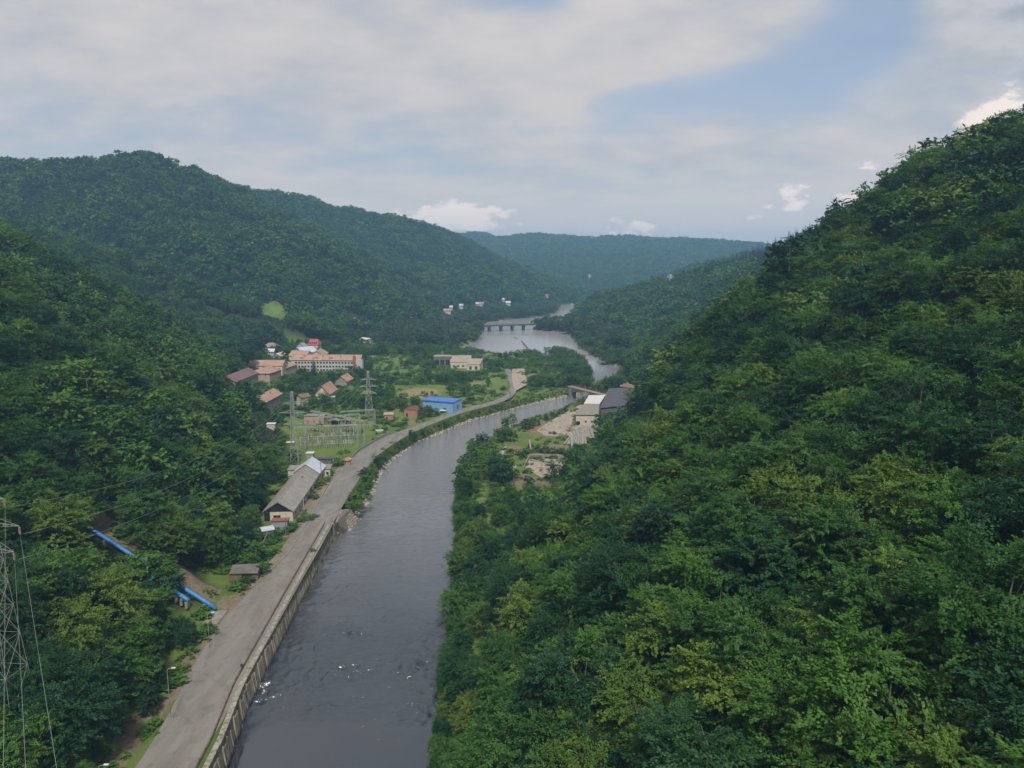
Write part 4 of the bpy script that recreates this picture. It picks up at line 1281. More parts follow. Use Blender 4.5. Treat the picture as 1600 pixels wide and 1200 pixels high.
# ------------------------------------------------------------------ the village
def PH(px, py, h):
    z = 10.0 + h
    for _ in range(12):
        x, y = P(px, py, z); z = 0.5 * z + 0.5 * (hz(x, y) + h)
    return (x, y), z
def vhouse(name, label, a, b, W, he, hr, wall, roof, **k):
    '''he, hr: heights of eaves and ridge above the ground at the house'''
    A, za = PH(a[0], a[1], hr); B, zb = PH(b[0], b[1], hr)
    zr = (za + zb) / 2
    A, B = P(a[0], a[1], zr), P(b[0], b[1], zr)
    k.setdefault('zg', zr - hr)
    return house(name, label, A, B, W, zr - (hr - he), zr, wall, roof, **k)
def village():
    Z = 9.0
    # brick and plaster house with an orange roof nearest the slope
    house('orange_roofed_house', 'two-storey brick house with a big orange tiled roof beside the left slope', P(398.4, 621.3, 18.0), P(427.5, 606.8, 18.0), 11.5, 14.6, 18.0, 'plaster_grey', 'roof_clay', zg=8.0,
          wins=(('A', 3, 2.6, 1.3, 2.2, 'void', -0.55, 0.75), ('A', 2, 6.0, 1.1, 1.2, 'glass', -.4, .5), ('R', 6, 5.0, 1.3, 1.5, 'glass'), ('R', 6, 1.6, 1.3, 1.5, 'glass')), chimney=((4, -2.0, .7, 1.0),))
    vhouse('brown_roofed_hall', 'long low hall with a dark brown roof at the foot of the left slope', (350.5, 588.5), (388, 574.5), 15.0, 3.4, 7.2, 'plaster_grey', 'roof_brown',
          wins=(('R', 8, 1.2, 1.4, 1.0, 'glass'),), cat='building')
    vhouse('tan_wing', 'orange-roofed wing running across behind the brown-roofed hall', (391.5, 562.8), (446, 562.8), 15.0, 6.0, 9.5, 'plaster', 'roof_clay',
          wins=(('R', 10, 3.0, 1.6, 1.4, 'glass'),), cat='building')
    vhouse('hipped_wing', 'orange hip-roofed wing with a row of tall windows facing the village trees', (404, 576.5), (449.5, 562.5), 17.0, 6.0, 9.4, 'plaster_pink', 'roof_clay', hip=5.0,
          wins=(('R', 14, 4.6, 1.5, 1.7, 'glass'), ('R', 14, 1.4, 1.5, 1.7, 'glass'), ('A', 3, 4.6, 1.2, 1.5, 'glass')), cat='building')
    # the long white block
    A, B = P(457, 554.0, 22.0), P(566, 554.6, 22.0)
    r = house('long_white_block', 'long three-storey white block with an orange tiled roof and rows of dark windows', A, B, 13.0, 18.2, 22.0, 'plaster_white', 'roof_clay', zg=9.5,
          wins=(('R', 20, 6.0, 1.7, 1.6, 'glass'), ('R', 20, 2.9, 1.7, 1.6, 'glass'), ('R', 20, 0.1, 1.7, 1.5, 'glass'), ('B', 3, 6.0, 1.4, 1.5), ('B', 3, 2.9, 1.4, 1.5)), cat='building',
          chimney=((-18, -2.5, .8, 1.1), (-3, -2.5, .8, 1.1), (12, -2.5, .8, 1.1)))
    e = r.matrix_basis @ Vector((28, 0, 0)) if False else None
    for x in (-20, -8, 4):
        m = MB(); m.box(x - 1.5, x + 1.5, -4.6, -2.9, 9.9, 10.7); o = m.obj('dormer', 'rust', parent=r)
    m = MB(); Lh = (Vector(B) - Vector(A)).length / 2
    m.box(Lh - 6.0, Lh - 3.8, -6.9, -6.05, -1, 12.6); m.obj('stair_tower', 'rust', parent=r)
    m = MB(); m.box(Lh - 3.7, Lh + 1.6, -7.1, -6.03, -1, 9.6); m.obj('end_bay', 'plaster_white', parent=r)
    vhouse('cross_wing', 'low cross wing with a pinkish tiled roof rising behind the long white block', (494, 549), (501, 544), 14.0, 8.5, 12.5, 'plaster', 'roof_clay', zg=10)
    vhouse('rear_wing', 'orange-roofed rear wing behind the left end of the long white block', (456, 547.5), (484, 548.5), 13.0, 8.5, 12.5, 'plaster', 'roof_clay', zg=10)
    vhouse('grey_violet_house', 'house with a wide pale violet-grey gable roof behind the long white block', (464, 543.5), (488, 540.5), 15.0, 7.5, 12.0, 'plaster_grey', 'roof_metal', zg=12,
          wins=(('A', 2, 5.5, 1.2, 1.2),))
    vhouse('small_gabled_house', 'small white-trimmed gabled house left of the red-roofed house', (468, 536.2), (475, 535.0), 10.0, 6.5, 10.5, 'plaster_white', 'roof_grey', zg=12, wins=(('A', 1, 8, 1.6, 1.4, 'void'),))
    vhouse('red_roofed_house', 'yellow-walled house with a bright red roof behind the long white block', (482, 530.0), (500, 530.0), 14.0, 6.5, 11.5, 'plaster', 'roof_red', zg=13, hip=2.0, wins=(('R', 5, 5.5, 1.5, 1.5),))
    vhouse('pale_hipped_house', 'white house with a pale grey hip roof at the village edge', (415, 535.5), (433, 536.0), 13.0, 4.0, 7.5, 'plaster_white', 'concrete', hip=3.5, wins=(('R', 4, 2.5, 1.5, 1.4),))
    vhouse('pale_flat_house', 'small white house with a pale roof just below the pale hip-roofed house', (416, 545.0), (430, 545.0), 8.0, 3.2, 5.5, 'plaster_white', 'roof_white', wins=(('R', 3, 1.5, 1.4, 1.3),))
    vhouse('white_gabled_house', 'white house with a beige gable roof left of the dark round conifer', (431, 552.5), (442, 549.5), 10.0, 4.5, 7.5, 'plaster_white', 'plaster', wins=(('A', 2, 2.5, 1.3, 1.3), ('R', 3, 2.5, 1.3, 1.3)))
    vhouse('hillside_house', 'pale house with a broken grey roof half hidden on the left slope above the village', (377, 524.5), (391, 525.5), 9.0, 3.4, 6.2, 'plaster_white', 'plaster_pink', wins=(('R', 3, 1.0, 1.3, 1.3),))
    vhouse('tan_house', 'tan house with a pale pitched roof at the foot of the white hillside track', (566, 527.0), (579, 528.5), 8.0, 3.6, 5.6, 'plaster', 'roof_white', wins=(('R', 3, 2.4, 1.4, 1.4),))
    # the pair of small orange roofs
    vhouse('chalet', 'steep orange-roofed chalet with dark gable and white porch behind the switchyard', (502, 603.5), (516, 595.5), 10.5, 3.4, 9.2, 'plaster', 'roof_clay_bright', oh=0.8, oe=.7,
          wins=(('A', 2, 1.4, 1.3, 1.5, 'void'), ('R', 3, .8, 1.2, 1.2)), chimney=((4, -1.6, .6, 1.2), (-3, -1.2, .5, .9)))
    k = P(521, 619, 9)
    flat_block('porch_hut', 'flat white porch roof beside the steep orange-roofed chalet', (k[0] + 2, k[1] - 1), 0.3, 6.5, 3.5, 2.6, 'plaster_grey', 'plaster_white', cat='porch')
    k = P(498, 612, 9)
    flat_block('yellow_annex', 'small yellow-walled annex left of the steep orange-roofed chalet', (k[0] - 1, k[1] + 2), 0.1, 5.5, 5.0, 3.6, 'plaster', 'roof_brown', wins=(('R', 1, 1.0, 1.0, 1.2, 'void'),), slope=.8)
    vhouse('small_orange_house', 'small house with a bright orange roof right of the chalet', (532, 588.3), (543, 583.0), 9.5, 3.6, 7.6, 'plaster_grey', 'roof_clay_bright', wins=(('R', 3, 1.0, 1.2, 1.2),), chimney=((2, -1.2, .6, 1.0),))
    k = P(468, 634, 8)
    house('beige_house', 'beige plastered house end showing between the trees behind the nearer lattice tower', (k[0] - 2, k[1] + 4), (k[0] + 3, k[1] + 9), 8.0, 12.5, 14.5, 'plaster', 'old_wood', wins=(('R', 1, 1.4, 1.0, 1.0),))
    k = P(416, 582, 10)
    flat_block('stair_hut', 'small pale hut with a dark doorway below the hip-roofed wing', (k[0], k[1] - 12), 0.1, 5.0, 4.0, 5.0, 'plaster', 'concrete', cat='hut', doors=(('R', 0, 1.4, 2.8, 'void'),))
    # industrial ruin by the lake
    k = P(691, 571, 5.5)
    flat_block('dark_hall', 'dark open-sided hall with a flat pale roof, left part of the lakeside works', (k[0], k[1] + 7), 0.02, 15.5, 14, 9.0, 'concrete_dark', 'slab', cat='building', wins=(('R', 3, 1.2, 3.8, 5.6, 'void'),), slope=-.4)
    k = P(719, 573, 5.5)
    flat_block('pale_hall', 'wide hall with a pale patched roof, middle part of the lakeside works', (k[0], k[1] + 10), 0.05, 18.0, 20, 7.4, 'plaster', 'slab', cat='building', wins=(('R', 4, 1.5, 2.0, 1.6, 'void'),), slope=3.2)
    k = P(741.5, 577, 5.5)
    flat_block('end_hall', 'pale-roofed hall with a broken end wall, right part of the lakeside works', (k[0], k[1] + 9), -0.12, 11.0, 18, 6.8, 'plaster', 'slab', cat='building', wins=(('R', 2, 1.0, 2.2, 3.0, 'void'),), slope=2.6)
village()

def far_shore():
    spec = [(693, 705, 489, 'white house with an orange roof above the lake, first from the left', 'roof_clay', 22), (702, 708, 484, 'white house with a grey roof just above the first orange-roofed one by the lake', 'roof_metal', 26),
            (717, 724, 482, 'white house with a grey roof on the wooded far shore', 'roof_metal', 24), (743, 748, 478, 'small white house in the trees of the far shore', 'roof_metal', 22),
            (747, 756, 477.5, 'pinkish-roofed white house right of the small white one', 'roof_clay', 22), (784, 789, 471, 'bright white gabled house, the upper of two above the bridge', 'roof_white', 24),
            (790, 798, 476, 'bright white house, the lower of two above the bridge', 'roof_white', 20), (852, 858, 464.5, 'red-roofed white house at the far end of the village', 'roof_red', 20),
            (640, 645, 496, 'white hut among the trees left of the lake', 'roof_white', 14), (649, 652, 496, 'tiny white hut right of another in the trees left of the lake', 'roof_white', 14)]
    for x0, x1, py, lab, roof, z in spec:
        g = G((x0 + x1) / 2, py)
        w = (x1 - x0) / FPX * g.y
        house('far_house', lab, (g.x - w / 2, g.y), (g.x + w / 2, g.y), w * 0.8, g.z + 4.0, g.z + 7.0, 'plaster_white', roof, zg=g.z, wins=(('R', 3, 1.4, 1.4, 1.6),), group='white houses on the far lake shore')
        KEEP0.append((x0 - 1, py - 9, x1 + 1, py - 1, g.y - 10))
far_shore()

# pale track up the wooded slope
def track():
    pts = [(557, 498), (560, 505), (563, 513), (568, 521), (572, 527)]
    C = [G(a, b) for a, b in pts]
    V, F = [], []
    for i, c in enumerate(C):
        w = 3.4
        V += [(c.x - w, c.y, hz(c.x - w, c.y) + .3), (c.x, c.y, c.z + .3), (c.x + w, c.y, hz(c.x + w, c.y) + .3)]
    for i in range(len(C) - 1):
        a = i * 3; F += [(a, a + 1, a + 4, a + 3), (a + 1, a + 2, a + 5, a + 4)]
    tag(mesh_obj('path', np_mesh('path', V, F, [MAT['concrete_light']])), 'pale track climbing the wooded slope behind the tan house', kind='structure')
    for c in C: FOOT.append((c.x, c.y, 5))
track()

# ------------------------------------------------------------------ works on the right bank
def mill():
    z = 4.6
    zr = 12.5
    def q(px, py, zz): return Vector((*P(px, py, zz), zz))
    # white and grey roofed hall (one long flat-roofed hall, roofed in two kinds)
    def quad_hall(name, label, corners, zr, wall, roof, cat='building', z0=4.4, t=.25, wins=()):
        c = [q(a, b, zr) for a, b in corners]           # near-left, near-right, far-right, far-left
        o0 = sum(c, Vector()) / 4
        r = empty(name, (o0.x, o0.y, z0)); tag(r, label, cat)
        loc = [(p.x - o0.x, p.y - o0.y) for p in c]
        ins = [(x * .96, y * .97) for x, y in loc]
        m = MB(); m.poly(ins, -1, zr - z0 - .01); m.obj('wall', wall, parent=r)
        m = MB(); m.poly(loc, zr - z0, zr - z0 + t); m.obj('roof', roof, parent=r)
        a, b = Vector(ins[0]), Vector(ins[1])
        L_ = (b - a).length; rz = math.atan2(b.y - a.y, b.x - a.x)
        for (u, zz, w, h, kind, nm) in wins:
            p = a.lerp(b, u)
            h_ = empty if False else None
            o = add_window(r, 'R', 0, zz, w, h, 0, 0, kind, name=nm)
            o.location = (p.x, p.y, zz); o.rotation_euler = (0, 0, rz)
        FOOT.append((o0.x, o0.y, max(L_, 12) * .6))
        for p in c: FOOT.append((p.x * .8 + o0.x * .2, p.y * .8 + o0.y * .2, 4.5))
        return r
    quad_hall('white_roofed_hall', 'hall under a bright pinkish-white flat roof beside the weir bridge', [(912.5, 631), (937, 631.5), (946, 617.8), (920, 618)], 11.5, 'concrete', 'roof_white')
    quad_hall('grey_roofed_hall', 'hall under a worn grey flat roof in front of the white-roofed hall', [(899, 648.5), (935, 648.7), (936.8, 631.8), (912.3, 631.3)], 11.45, 'plaster', 'concrete',
              wins=((.1, .3, 2.4, 3.2, 'void', 'door'), (.45, 2.6, 1.2, 1.2, 'void', 'window'), (.72, 2.6, 1.2, 1.2, 'void', 'window'), (.9, 2.6, 1.2, 1.2, 'void', 'window')))
    quad_hall('slate_roofed_hall', 'big hall under a dark slate-coloured roof against the right slope', [(937.5, 638), (976, 634), (997, 605), (951, 607.5)], 13.5, 'concrete_dark', 'roof_dark')
    r = quad_hall('side_bay', 'dark open bay below the slate-coloured roof', [(938.5, 655), (950, 655), (955, 640), (938.5, 640)], 9.0, 'concrete_dark', 'roof_dark')
    # ridge wall standing above the dark roof
    a, b = q(969, 602, 14.6), q(997, 604.5, 14.6)
    r = empty('gable_parapet', (a.x, a.y, 13.8)); tag(r, 'broken pinkish parapet standing above the slate-coloured roof', 'parapet')
    d = b - a; g = random.Random(4)
    for i in range(6):
        p, s = d * (i / 6), d * ((i + .96) / 6)
        m = MB(); h = (1.2, 2.2, 3.0, 2.2, 1.7, 1.3)[i]; m.bar((p.x, p.y, h / 2), (s.x, s.y, h / 2), .5, h); m.obj('wall_piece', 'plaster_pink', parent=r)
    # collapsed roofs sliding towards the river
    base = [((900, 664), (928, 664), (934, 676), (886, 672)), ((884, 676), (925, 668), (930, 684), (890, 684)), ((888, 684), (915, 678), (918, 696), (880, 694))]
    labs = ['collapsed grey sheet roof just in front of the grey-roofed hall', 'collapsed grey sheet roof, the middle of three beside the slab', 'collapsed grey sheet roof nearest the trees']
    for k, (cs, lab) in enumerate(zip(base, labs)):
        pts = [q(*cs[3], 4.9), q(cs[2][0], cs[2][1], 5.2), q(cs[1][0], cs[1][1], 7.6), q(cs[0][0], cs[0][1], 7.0)]
        o0 = pts[0].copy()
        r = empty('collapsed_roof', o0); tag(r, lab, 'roof wreck', 'collapsed roofs of the works')
        n = 9
        for i in range(n):
            u0, u1 = i / n, (i + .9) / n
            p0 = pts[0].lerp(pts[1], u0) - o0; p1 = pts[0].lerp(pts[1], u1) - o0; p3 = pts[3].lerp(pts[2], u0) - o0; p2 = pts[3].lerp(pts[2], u1) - o0
            dz = Vector((0, 0, g.uniform(-.35, .35))); cut = g.uniform(-.1, .12)
            p0 = p0.lerp(p3, max(0, cut)) + dz; p1 = p1.lerp(p2, max(0, cut)) + dz; p2 = p2 + dz; p3 = p3 + dz
            up = Vector((0, 0, .12)); m = MB(); m.add([p0, p1, p2, p3, p0 + up, p1 + up, p2 + up, p3 + up], [(0, 3, 2, 1), (4, 5, 6, 7), (0, 1, 5, 4), (1, 2, 6, 5), (2, 3, 7, 6), (3, 0, 4, 7)])
            m.obj('roof_sheet', 'concrete' if g.random() < .7 else 'roof_grey', parent=r)
        for u in (.1, .5, .9):
            p = pts[3].lerp(pts[2], u) - o0; m = MB(); m.box(p.x - .2, p.x + .2, p.y - .2, p.y + .2, -1.5, p.z - .4); m.obj('post', 'rust', parent=r)
        FOOT.append(((pts[0].x + pts[2].x) / 2, (pts[0].y + pts[2].y) / 2, 7))
    # the bare concrete slab
    sl = [P(a_, b_, 4.75) for a_, b_ in ((838, 673), (852, 663), (872, 650), (893, 640), (905, 633), (912, 632), (900, 648), (893, 662), (884, 678), (868, 681), (850, 680))]
    o0 = Vector((sum(p[0] for p in sl) / len(sl), sum(p[1] for p in sl) / len(sl)))
    r = empty('concrete_slab', (o0.x, o0.y, 4.4)); tag(r, 'bare pinkish concrete floor slab left of the ruined halls', 'slab')
    m = MB(); m.poly([(p[0] - o0.x, p[1] - o0.y) for p in sl][::-1], -1.2, .35); m.obj('floor', 'slab', parent=r)
    for i in range(26):
        u, v = g.uniform(-9, 9), g.uniform(-22, 22)
        x, y = u + v * .35, v
        if not inside(np.array([x + o0.x]), np.array([y + o0.y]), np.array(sl))[0]: continue
        w = g.uniform(.3, 1.1); m = MB(); m.box(x - w, x + w, y - w * .6, y + w * .6, .36, .36 + g.uniform(.15, .7)); m.obj('rubble_block', g.choice(('rubble', 'slab', 'concrete_light', 'rubble', 'brick_wall')), parent=r)
    for k in range(4): FOOT.append((o0.x + (k - 1.5) * 2.5, o0.y + (k - 1.5) * 11, 8))
    # debris heaps
    for (px, py, w, mat, lab) in ((892, 672, 3.2, 'rust', 'heap of rusty red debris between the slab and the collapsed roofs'), (848, 672, 2.4, 'concrete_light', 'pile of pale rubble at the left edge of the slab'),
                             (876, 679, 2.0, 'concrete_light', 'small pale rubble pile in front of the slab'), (787, 706, 2.2, 'concrete_light', 'pale rubble beside the waterside shrubs')):
        c = q(px, py, 4.7); b = MB()
        for i in range(46):
            a_ = g.uniform(0, 6.3); rr = w * math.sqrt(g.random()); h = (1 - rr / w) * w * .45; s = g.uniform(.15, .5)
            x, y = rr * math.cos(a_), rr * math.sin(a_)
            b.bar((x - s, y, h + g.uniform(-.2, .3)), (x + s, y + g.uniform(-s, s), h + g.uniform(-.2, .4)), s * .8, s * .6)
        o = b.obj('debris_heap', mat); o.location = (c.x, c.y, 4.5); tag(o, lab, 'debris heap')
    # foundations of a vanished building
    fz = 4.8
    r0 = q(857, 730, 4.6)
    r = empty('foundation', (r0.x, r0.y, 4.4)); tag(r, 'broken concrete foundation with low walls among the bushes on the right bank', 'foundation')
    def wall_px(a, b, h, w=.5, mat='concrete', nm='low_wall', z0=4.4):
        A_, B_ = q(*a, z0), q(*b, z0)
        m = MB(); m.bar((A_.x - r0.x, A_.y - r0.y, h / 2 - .3), (B_.x - r0.x, B_.y - r0.y, h / 2 - .3), w, h + .6); m.obj(nm, mat, parent=r)
    fl = [P(*p, 4.6) for p in ((828, 716), (888, 718), (884, 728), (872, 742), (846, 746), (820, 732))]
    m = MB(); m.poly([(p[0] - r0.x, p[1] - r0.y) for p in fl][::-1], -1.0, .25); m.obj('floor', 'slab', parent=r)
    wall_px((826, 714.5), (892, 716.5), 1.5, 1.0, 'concrete', 'long_wall')
    wall_px((826, 716), (818, 733), 1.0); wall_px((833, 722), (875, 723), .7); wall_px((838, 732), (868, 733), .8, .6, 'concrete_light'); wall_px((846, 724), (848, 744), .6); wall_px((862, 724), (862, 740), .6)
    wall_px((827, 692), (829, 706), 1.8, .6, 'concrete_light', 'side_wall'); wall_px((893, 690), (894, 712), 2.6, .8, 'concrete_light', 'side_wall')
    f2 = [P(*p, 4.6) for p in ((775, 733), (795, 722), (808, 728), (800, 739), (780, 741))]
    m = MB(); m.poly([(p[0] - r0.x, p[1] - r0.y) for p in f2][::-1], -1.0, .2); m.obj('floor', 'slab', parent=r)
    wall_px((781, 719), (790, 700), .8, 1.2, 'concrete_light'); wall_px((777, 731), (783, 716), .8, 1.0, 'concrete_light')
mill()

# ------------------------------------------------------------------ bridges
def weir_bridge():
    zt = 8.2
    a, b = Vector((*P(893, 603.5, zt), zt)), Vector((*P(947, 617.0, zt), zt))
    d = (b - a); L_ = d.length; d.normalize(); n = Vector((-d.y, d.x, 0))
    r = empty('weir_bridge', ((a.x + b.x) / 2, (a.y + b.y) / 2, 0), math.atan2(d.y, d.x)); tag(r, 'low concrete bridge with a reddish railing over the narrows between river and lake', 'bridge')
    h = L_ / 2
    box_obj('deck', 'slab', r, -h - 2, h + 1, -2.2, 2.2, zt - .55, zt)
    for s in (-1, 1):
        for i in range(16): 
            x = -h + (i + .5) * L_ / 16; box_obj('post', 'rust', r, x - .06, x + .06, s * 2.0 - .06, s * 2.0 + .06, zt + .01, zt + 1.1)
        for zz in (.55, 1.05): box_obj('rail', 'rust', r, -h, h, s * 2.0 - .05, s * 2.0 + .05, zt + zz, zt + zz + .1)
    # arched girder below
    for s in (-1, 1):
        m = MB(); k = 14; up, lo = [], []
        for i in range(k + 1):
            t = -1 + 2 * i / k; x = t * h * .86 ; up.append((x, zt - .56)); lo.append((x, zt - .9 - 3.6 * t * t))
        for i in range(k):
            y0, y1 = s * 1.9 - .2, s * 1.9 + .2
            m.add([(up[i][0], y0, up[i][1]), (up[i + 1][0], y0, up[i + 1][1]), (lo[i + 1][0], y0, lo[i + 1][1]), (lo[i][0], y0, lo[i][1]),
                   (up[i][0], y1, up[i][1]), (up[i + 1][0], y1, up[i + 1][1]), (lo[i + 1][0], y1, lo[i + 1][1]), (lo[i][0], y1, lo[i][1])],
                  [(0, 1, 2, 3), (7, 6, 5, 4), (3, 2, 6, 7), (0, 4, 5, 1)])
        m.obj('arch', 'concrete_dark', parent=r)
    for x0, x1 in ((-h - .5, -h * .86), (h * .86, h + 1)): box_obj('abutment', 'concrete', r, x0, x1, -2.1, 2.1, -2, zt - .57)
    for k in range(6):
        p = a + d * L_ * k / 5; FOOT.append((p.x, p.y, 5)); FOOT.append((p.x - n.x * 6, p.y - n.y * 6, 5))
    FOOT.append((a.x - 6, a.y, 5))
weir_bridge()

def lake_bridge():
    zt = 8.6
    a, b = Vector((*P(752, 508.6, zt), zt)), Vector((*P(843, 505.8, zt), zt))
    d = b - a; L_ = d.length; d.normalize()
    r = empty('lake_bridge', ((a.x + b.x) / 2, (a.y + b.y) / 2, 0), math.atan2(d.y, d.x)); tag(r, 'flat concrete bridge on four stout piers crossing the lake', 'bridge')
    h = L_ / 2
    box_obj('deck', 'bridge_dark', r, -h, h, -3.4, 3.4, zt - 1.4, zt)
    for s in (-1, 1):
        box_obj('kerb', 'concrete_dark', r, -h, h, s * 3.35 - .15, s * 3.35 + .15, zt + .01, zt + .35)
        for i in range(30):
            x = -h + (i + .5) * L_ / 30; box_obj('post', 'concrete_dark', r, x - .1, x + .1, s * 3.3 - .1, s * 3.3 + .1, zt + .36, zt + 1.2)
        box_obj('rail', 'concrete_dark', r, -h, h, s * 3.3 - .09, s * 3.3 + .09, zt + 1.21, zt + 1.4)
    for px in (764, 782, 799.5, 817.3):
        x = ((px - 752) / (843 - 752)) * L_ - h
        m = MB(); m.box(x - 1.5, x + 1.5, -3.0, 3.0, -3, zt - 2.2); m.box(x - 2.1, x + 2.1, -3.3, 3.3, zt - 2.19, zt - 1.41); m.obj('pier', 'bridge_dark', parent=r)
        box_obj('footing', 'bridge_dark', r, x - 2.3, x + 2.3, -4.0, 4.0, -3, .7) if False else None
    box_obj('abutment', 'bridge_dark', r, h - 4, h + 6, -4, 4, -2, zt - 1.42)
    box_obj('abutment', 'bridge_dark', r, -h - 6, -h + 3, -4, 4, -2, zt - 1.42)
    box_obj('gate_post', 'bridge_dark', r, h * .72 - .9, h * .72 + .9, -1, 1, zt + .02, zt + 4.5)
    # causeway stones in the lake
    b_ = MB(); g = random.Random(8)
    pts = resample([P(815, 533, .3), P(824, 544, .3), (P(835, 555, .3)), P(850, 566, .3)], 130)
    for x, y in pts:
        for k in range(4):
            s = g.uniform(.3, .8); xx, yy = x + g.gauss(0, .55), y + g.gauss(0, .55)
            b_.add([(xx - s, yy - s * .8, -.6), (xx + s, yy - s, -.6), (xx + s * .9, yy + s, -.6), (xx - s, yy + s * .8, -.6), (xx - s * .6, yy - s * .5, s * .9), (xx + s * .5, yy - s * .6, s), (xx + s * .6, yy + s * .5, s * .8), (xx - s * .5, yy + s * .6, s * .9)],
                   [(4, 5, 6, 7), (0, 1, 5, 4), (1, 2, 6, 5), (2, 3, 7, 6), (3, 0, 4, 7)])
    tag(b_.obj('stone_causeway', 'concrete_dark'), 'thin line of broken stones running out into the lake', kind='stuff')
    # boats and islets
    for (px, py, lab) in ((804, 527.5, 'small dark boat on the lake, left of the other one'), (807.5, 528.8, 'dark rowing boat on the lake below the bridge')):
        x, y = P(px, py, .1); m = MB()
        m.add([(-2, 0, .5), (-1, -.7, .45), (1.4, -.7, .45), (1.8, 0, .5), (1.4, .7, .45), (-1, .7, .45), (-1.6, 0, -.1), (-.9, -.4, -.15), (1.2, -.4, -.15), (1.2, .4, -.15), (-.9, .4, -.15)],
              [(0, 1, 7, 6), (1, 2, 8, 7), (2, 3, 8), (3, 4, 9, 8), (4, 5, 10, 9), (5, 0, 6, 10), (6, 7, 8, 9, 10)])
        o = empty('rowing_boat', (x, y, .1), .6 if px < 806 else -.3); tag(o, lab, 'boat')
        m.obj('hull', 'old_wood', parent=o); box_obj('seat', 'old_wood', o, -.2, .2, -.6, .6, .3, .36)
lake_bridge()

# ------------------------------------------------------------------ penstocks
def penstocks():
    y0 = 180.5
    for k, (dy, top, bot, lab) in enumerate(((0.0, 74, 0.0, 'upper of two bright blue penstock pipes running down the gully to the road'), (-3.4, 17, 6.0, 'lower and shorter bright blue penstock pipe beside the other one'))):
        pts = []
        for i in range(25):
            t = bot + (top - bot) * i / 24
            pts.append(Vector((-77 - t, y0 + dy + .2 * t, 7.0 + .55 * t)))
        o0 = pts[0].copy()
        r = empty('penstock', o0); tag(r, lab, 'pipe')
        m = MB(); m.tube([p - o0 for p in pts], .5, 14); m.obj('pipe', 'pipe_blue', parent=r, smooth=True)
        for i in range(1, 24, 3):
            p = pts[i] - o0; d = (pts[i] - pts[i - 1]).normalized() * .12
            m = MB(); m.tube([p - d, p + d], .62, 14); m.obj('flange', 'pipe_blue', parent=r, smooth=False)
            m = MB(); m.box(p.x - .35, p.x + .35, p.y - .8, p.y + .8, p.z - 2.2, p.z - .45); m.obj('saddle', 'concrete', parent=r)
    m = MB(); m.box(-2.5, 1.2, -4.5, 2.8, -1.2, .2); o = m.obj('anchor_block', 'concrete', parent=None); o.location = (-75.5, 178.5, 6.0)
    tag(o, 'concrete apron where the blue pipes end at the road', 'concrete block')
penstocks()

# ------------------------------------------------------------------ lattice towers and lines
def lattice(name, label, x, y, zg, H, base, top, arms, mat='galvanised', th=.16, rz=0.0, cat='pylon', body_from=0):
    r = empty(name, (x, y, zg), rz); tag(r, label, cat)
    def w(z): 
        t = z / H
        return base / 2 * (1 - t) ** 1.15 + top / 2 * (1 - (1 - t) ** 1.15)
    levels = [0]
    while levels[-1] < H - .1:
        levels.append(min(H, levels[-1] + max(1.7, w(levels[-1]) * 2.5)))
    body, legs = MB(), None
    for sx, sy in ((-1, -1), (1, -1), (1, 1), (-1, 1)):
        m = MB()
        for a, b in zip(levels, levels[1:]): m.bar((sx * w(a), sy * w(a), a), (sx * w(b), sy * w(b), b), th)
        m.obj('leg', mat, parent=r)
    for a, b in zip(levels, levels[1:]):
        for s in (-1, 1):
            body.bar((-w(a), s * w(a), a), (w(b), s * w(b), b), th * .75); body.bar((w(a), s * w(a), a), (-w(b), s * w(b), b), th * .75)
            body.bar((s * w(a), -w(a), a), (s * w(b), w(b), b), th * .75); body.bar((s * w(a), w(a), a), (s * w(b), -w(b), b), th * .75)
            body.bar((-w(b), s * w(b), b), (w(b), s * w(b), b), th * .75); body.bar((s * w(b), -w(b), b), (s * w(b), w(b), b), th * .75)
    body.obj('bracing', mat, parent=r)
    tips = []
    for z, l in arms:
        for s in (-1, 1):
            m = MB(); q = w(z)
            tip = (s * l, 0, z)
            for yy in (-q, q):
                m.bar((s * q, yy, z), tip, th * .8); m.bar((s * q, yy, z + 1.1), tip, th * .7)
            n = 4
            for i in range(1, n):
                t = i / n; xx = s * (q + (l - q) * t); yq = q * (1 - t)
                m.bar((xx, -yq, z), (xx, yq, z), th * .5); m.bar((xx, -yq, z), (xx, yq * .8, z + 1.1 * (1 - t)), th * .5)
            m.obj('crossarm', mat, parent=r)
            m = MB()
            for i in range(6): m.tube([(s * l, 0, z - .25 - i * .2), (s * l, 0, z - .35 - i * .2)], .17, 8)
            m.tube([(s * l, 0, z), (s * l, 0, z - 1.5)], .05, 6); m.obj('insulator', 'porcelain', parent=r)
            c, sn = math.cos(rz), math.sin(rz)
            tips.append(Vector((x + s * l * c, y + s * l * sn, zg + z - 1.5)))
    return tips

def wire(a, b, sag, r, label, group, name='power_line', n=26, mat='wire_metal', ext=1.0):
    a, b = Vector(a), Vector(b)
    pts = []
    for i in range(n + 1):
        t = i / n * ext
        p = a.lerp(b, t); p.z -= sag * 4 * t * (1 - t)
        pts.append(p)
    m = MB(); m.tube([p - a for p in pts], r, 5)
    o = m.obj(name, mat, smooth=True); o.location = a
    tag(o, label, 'cable', group)

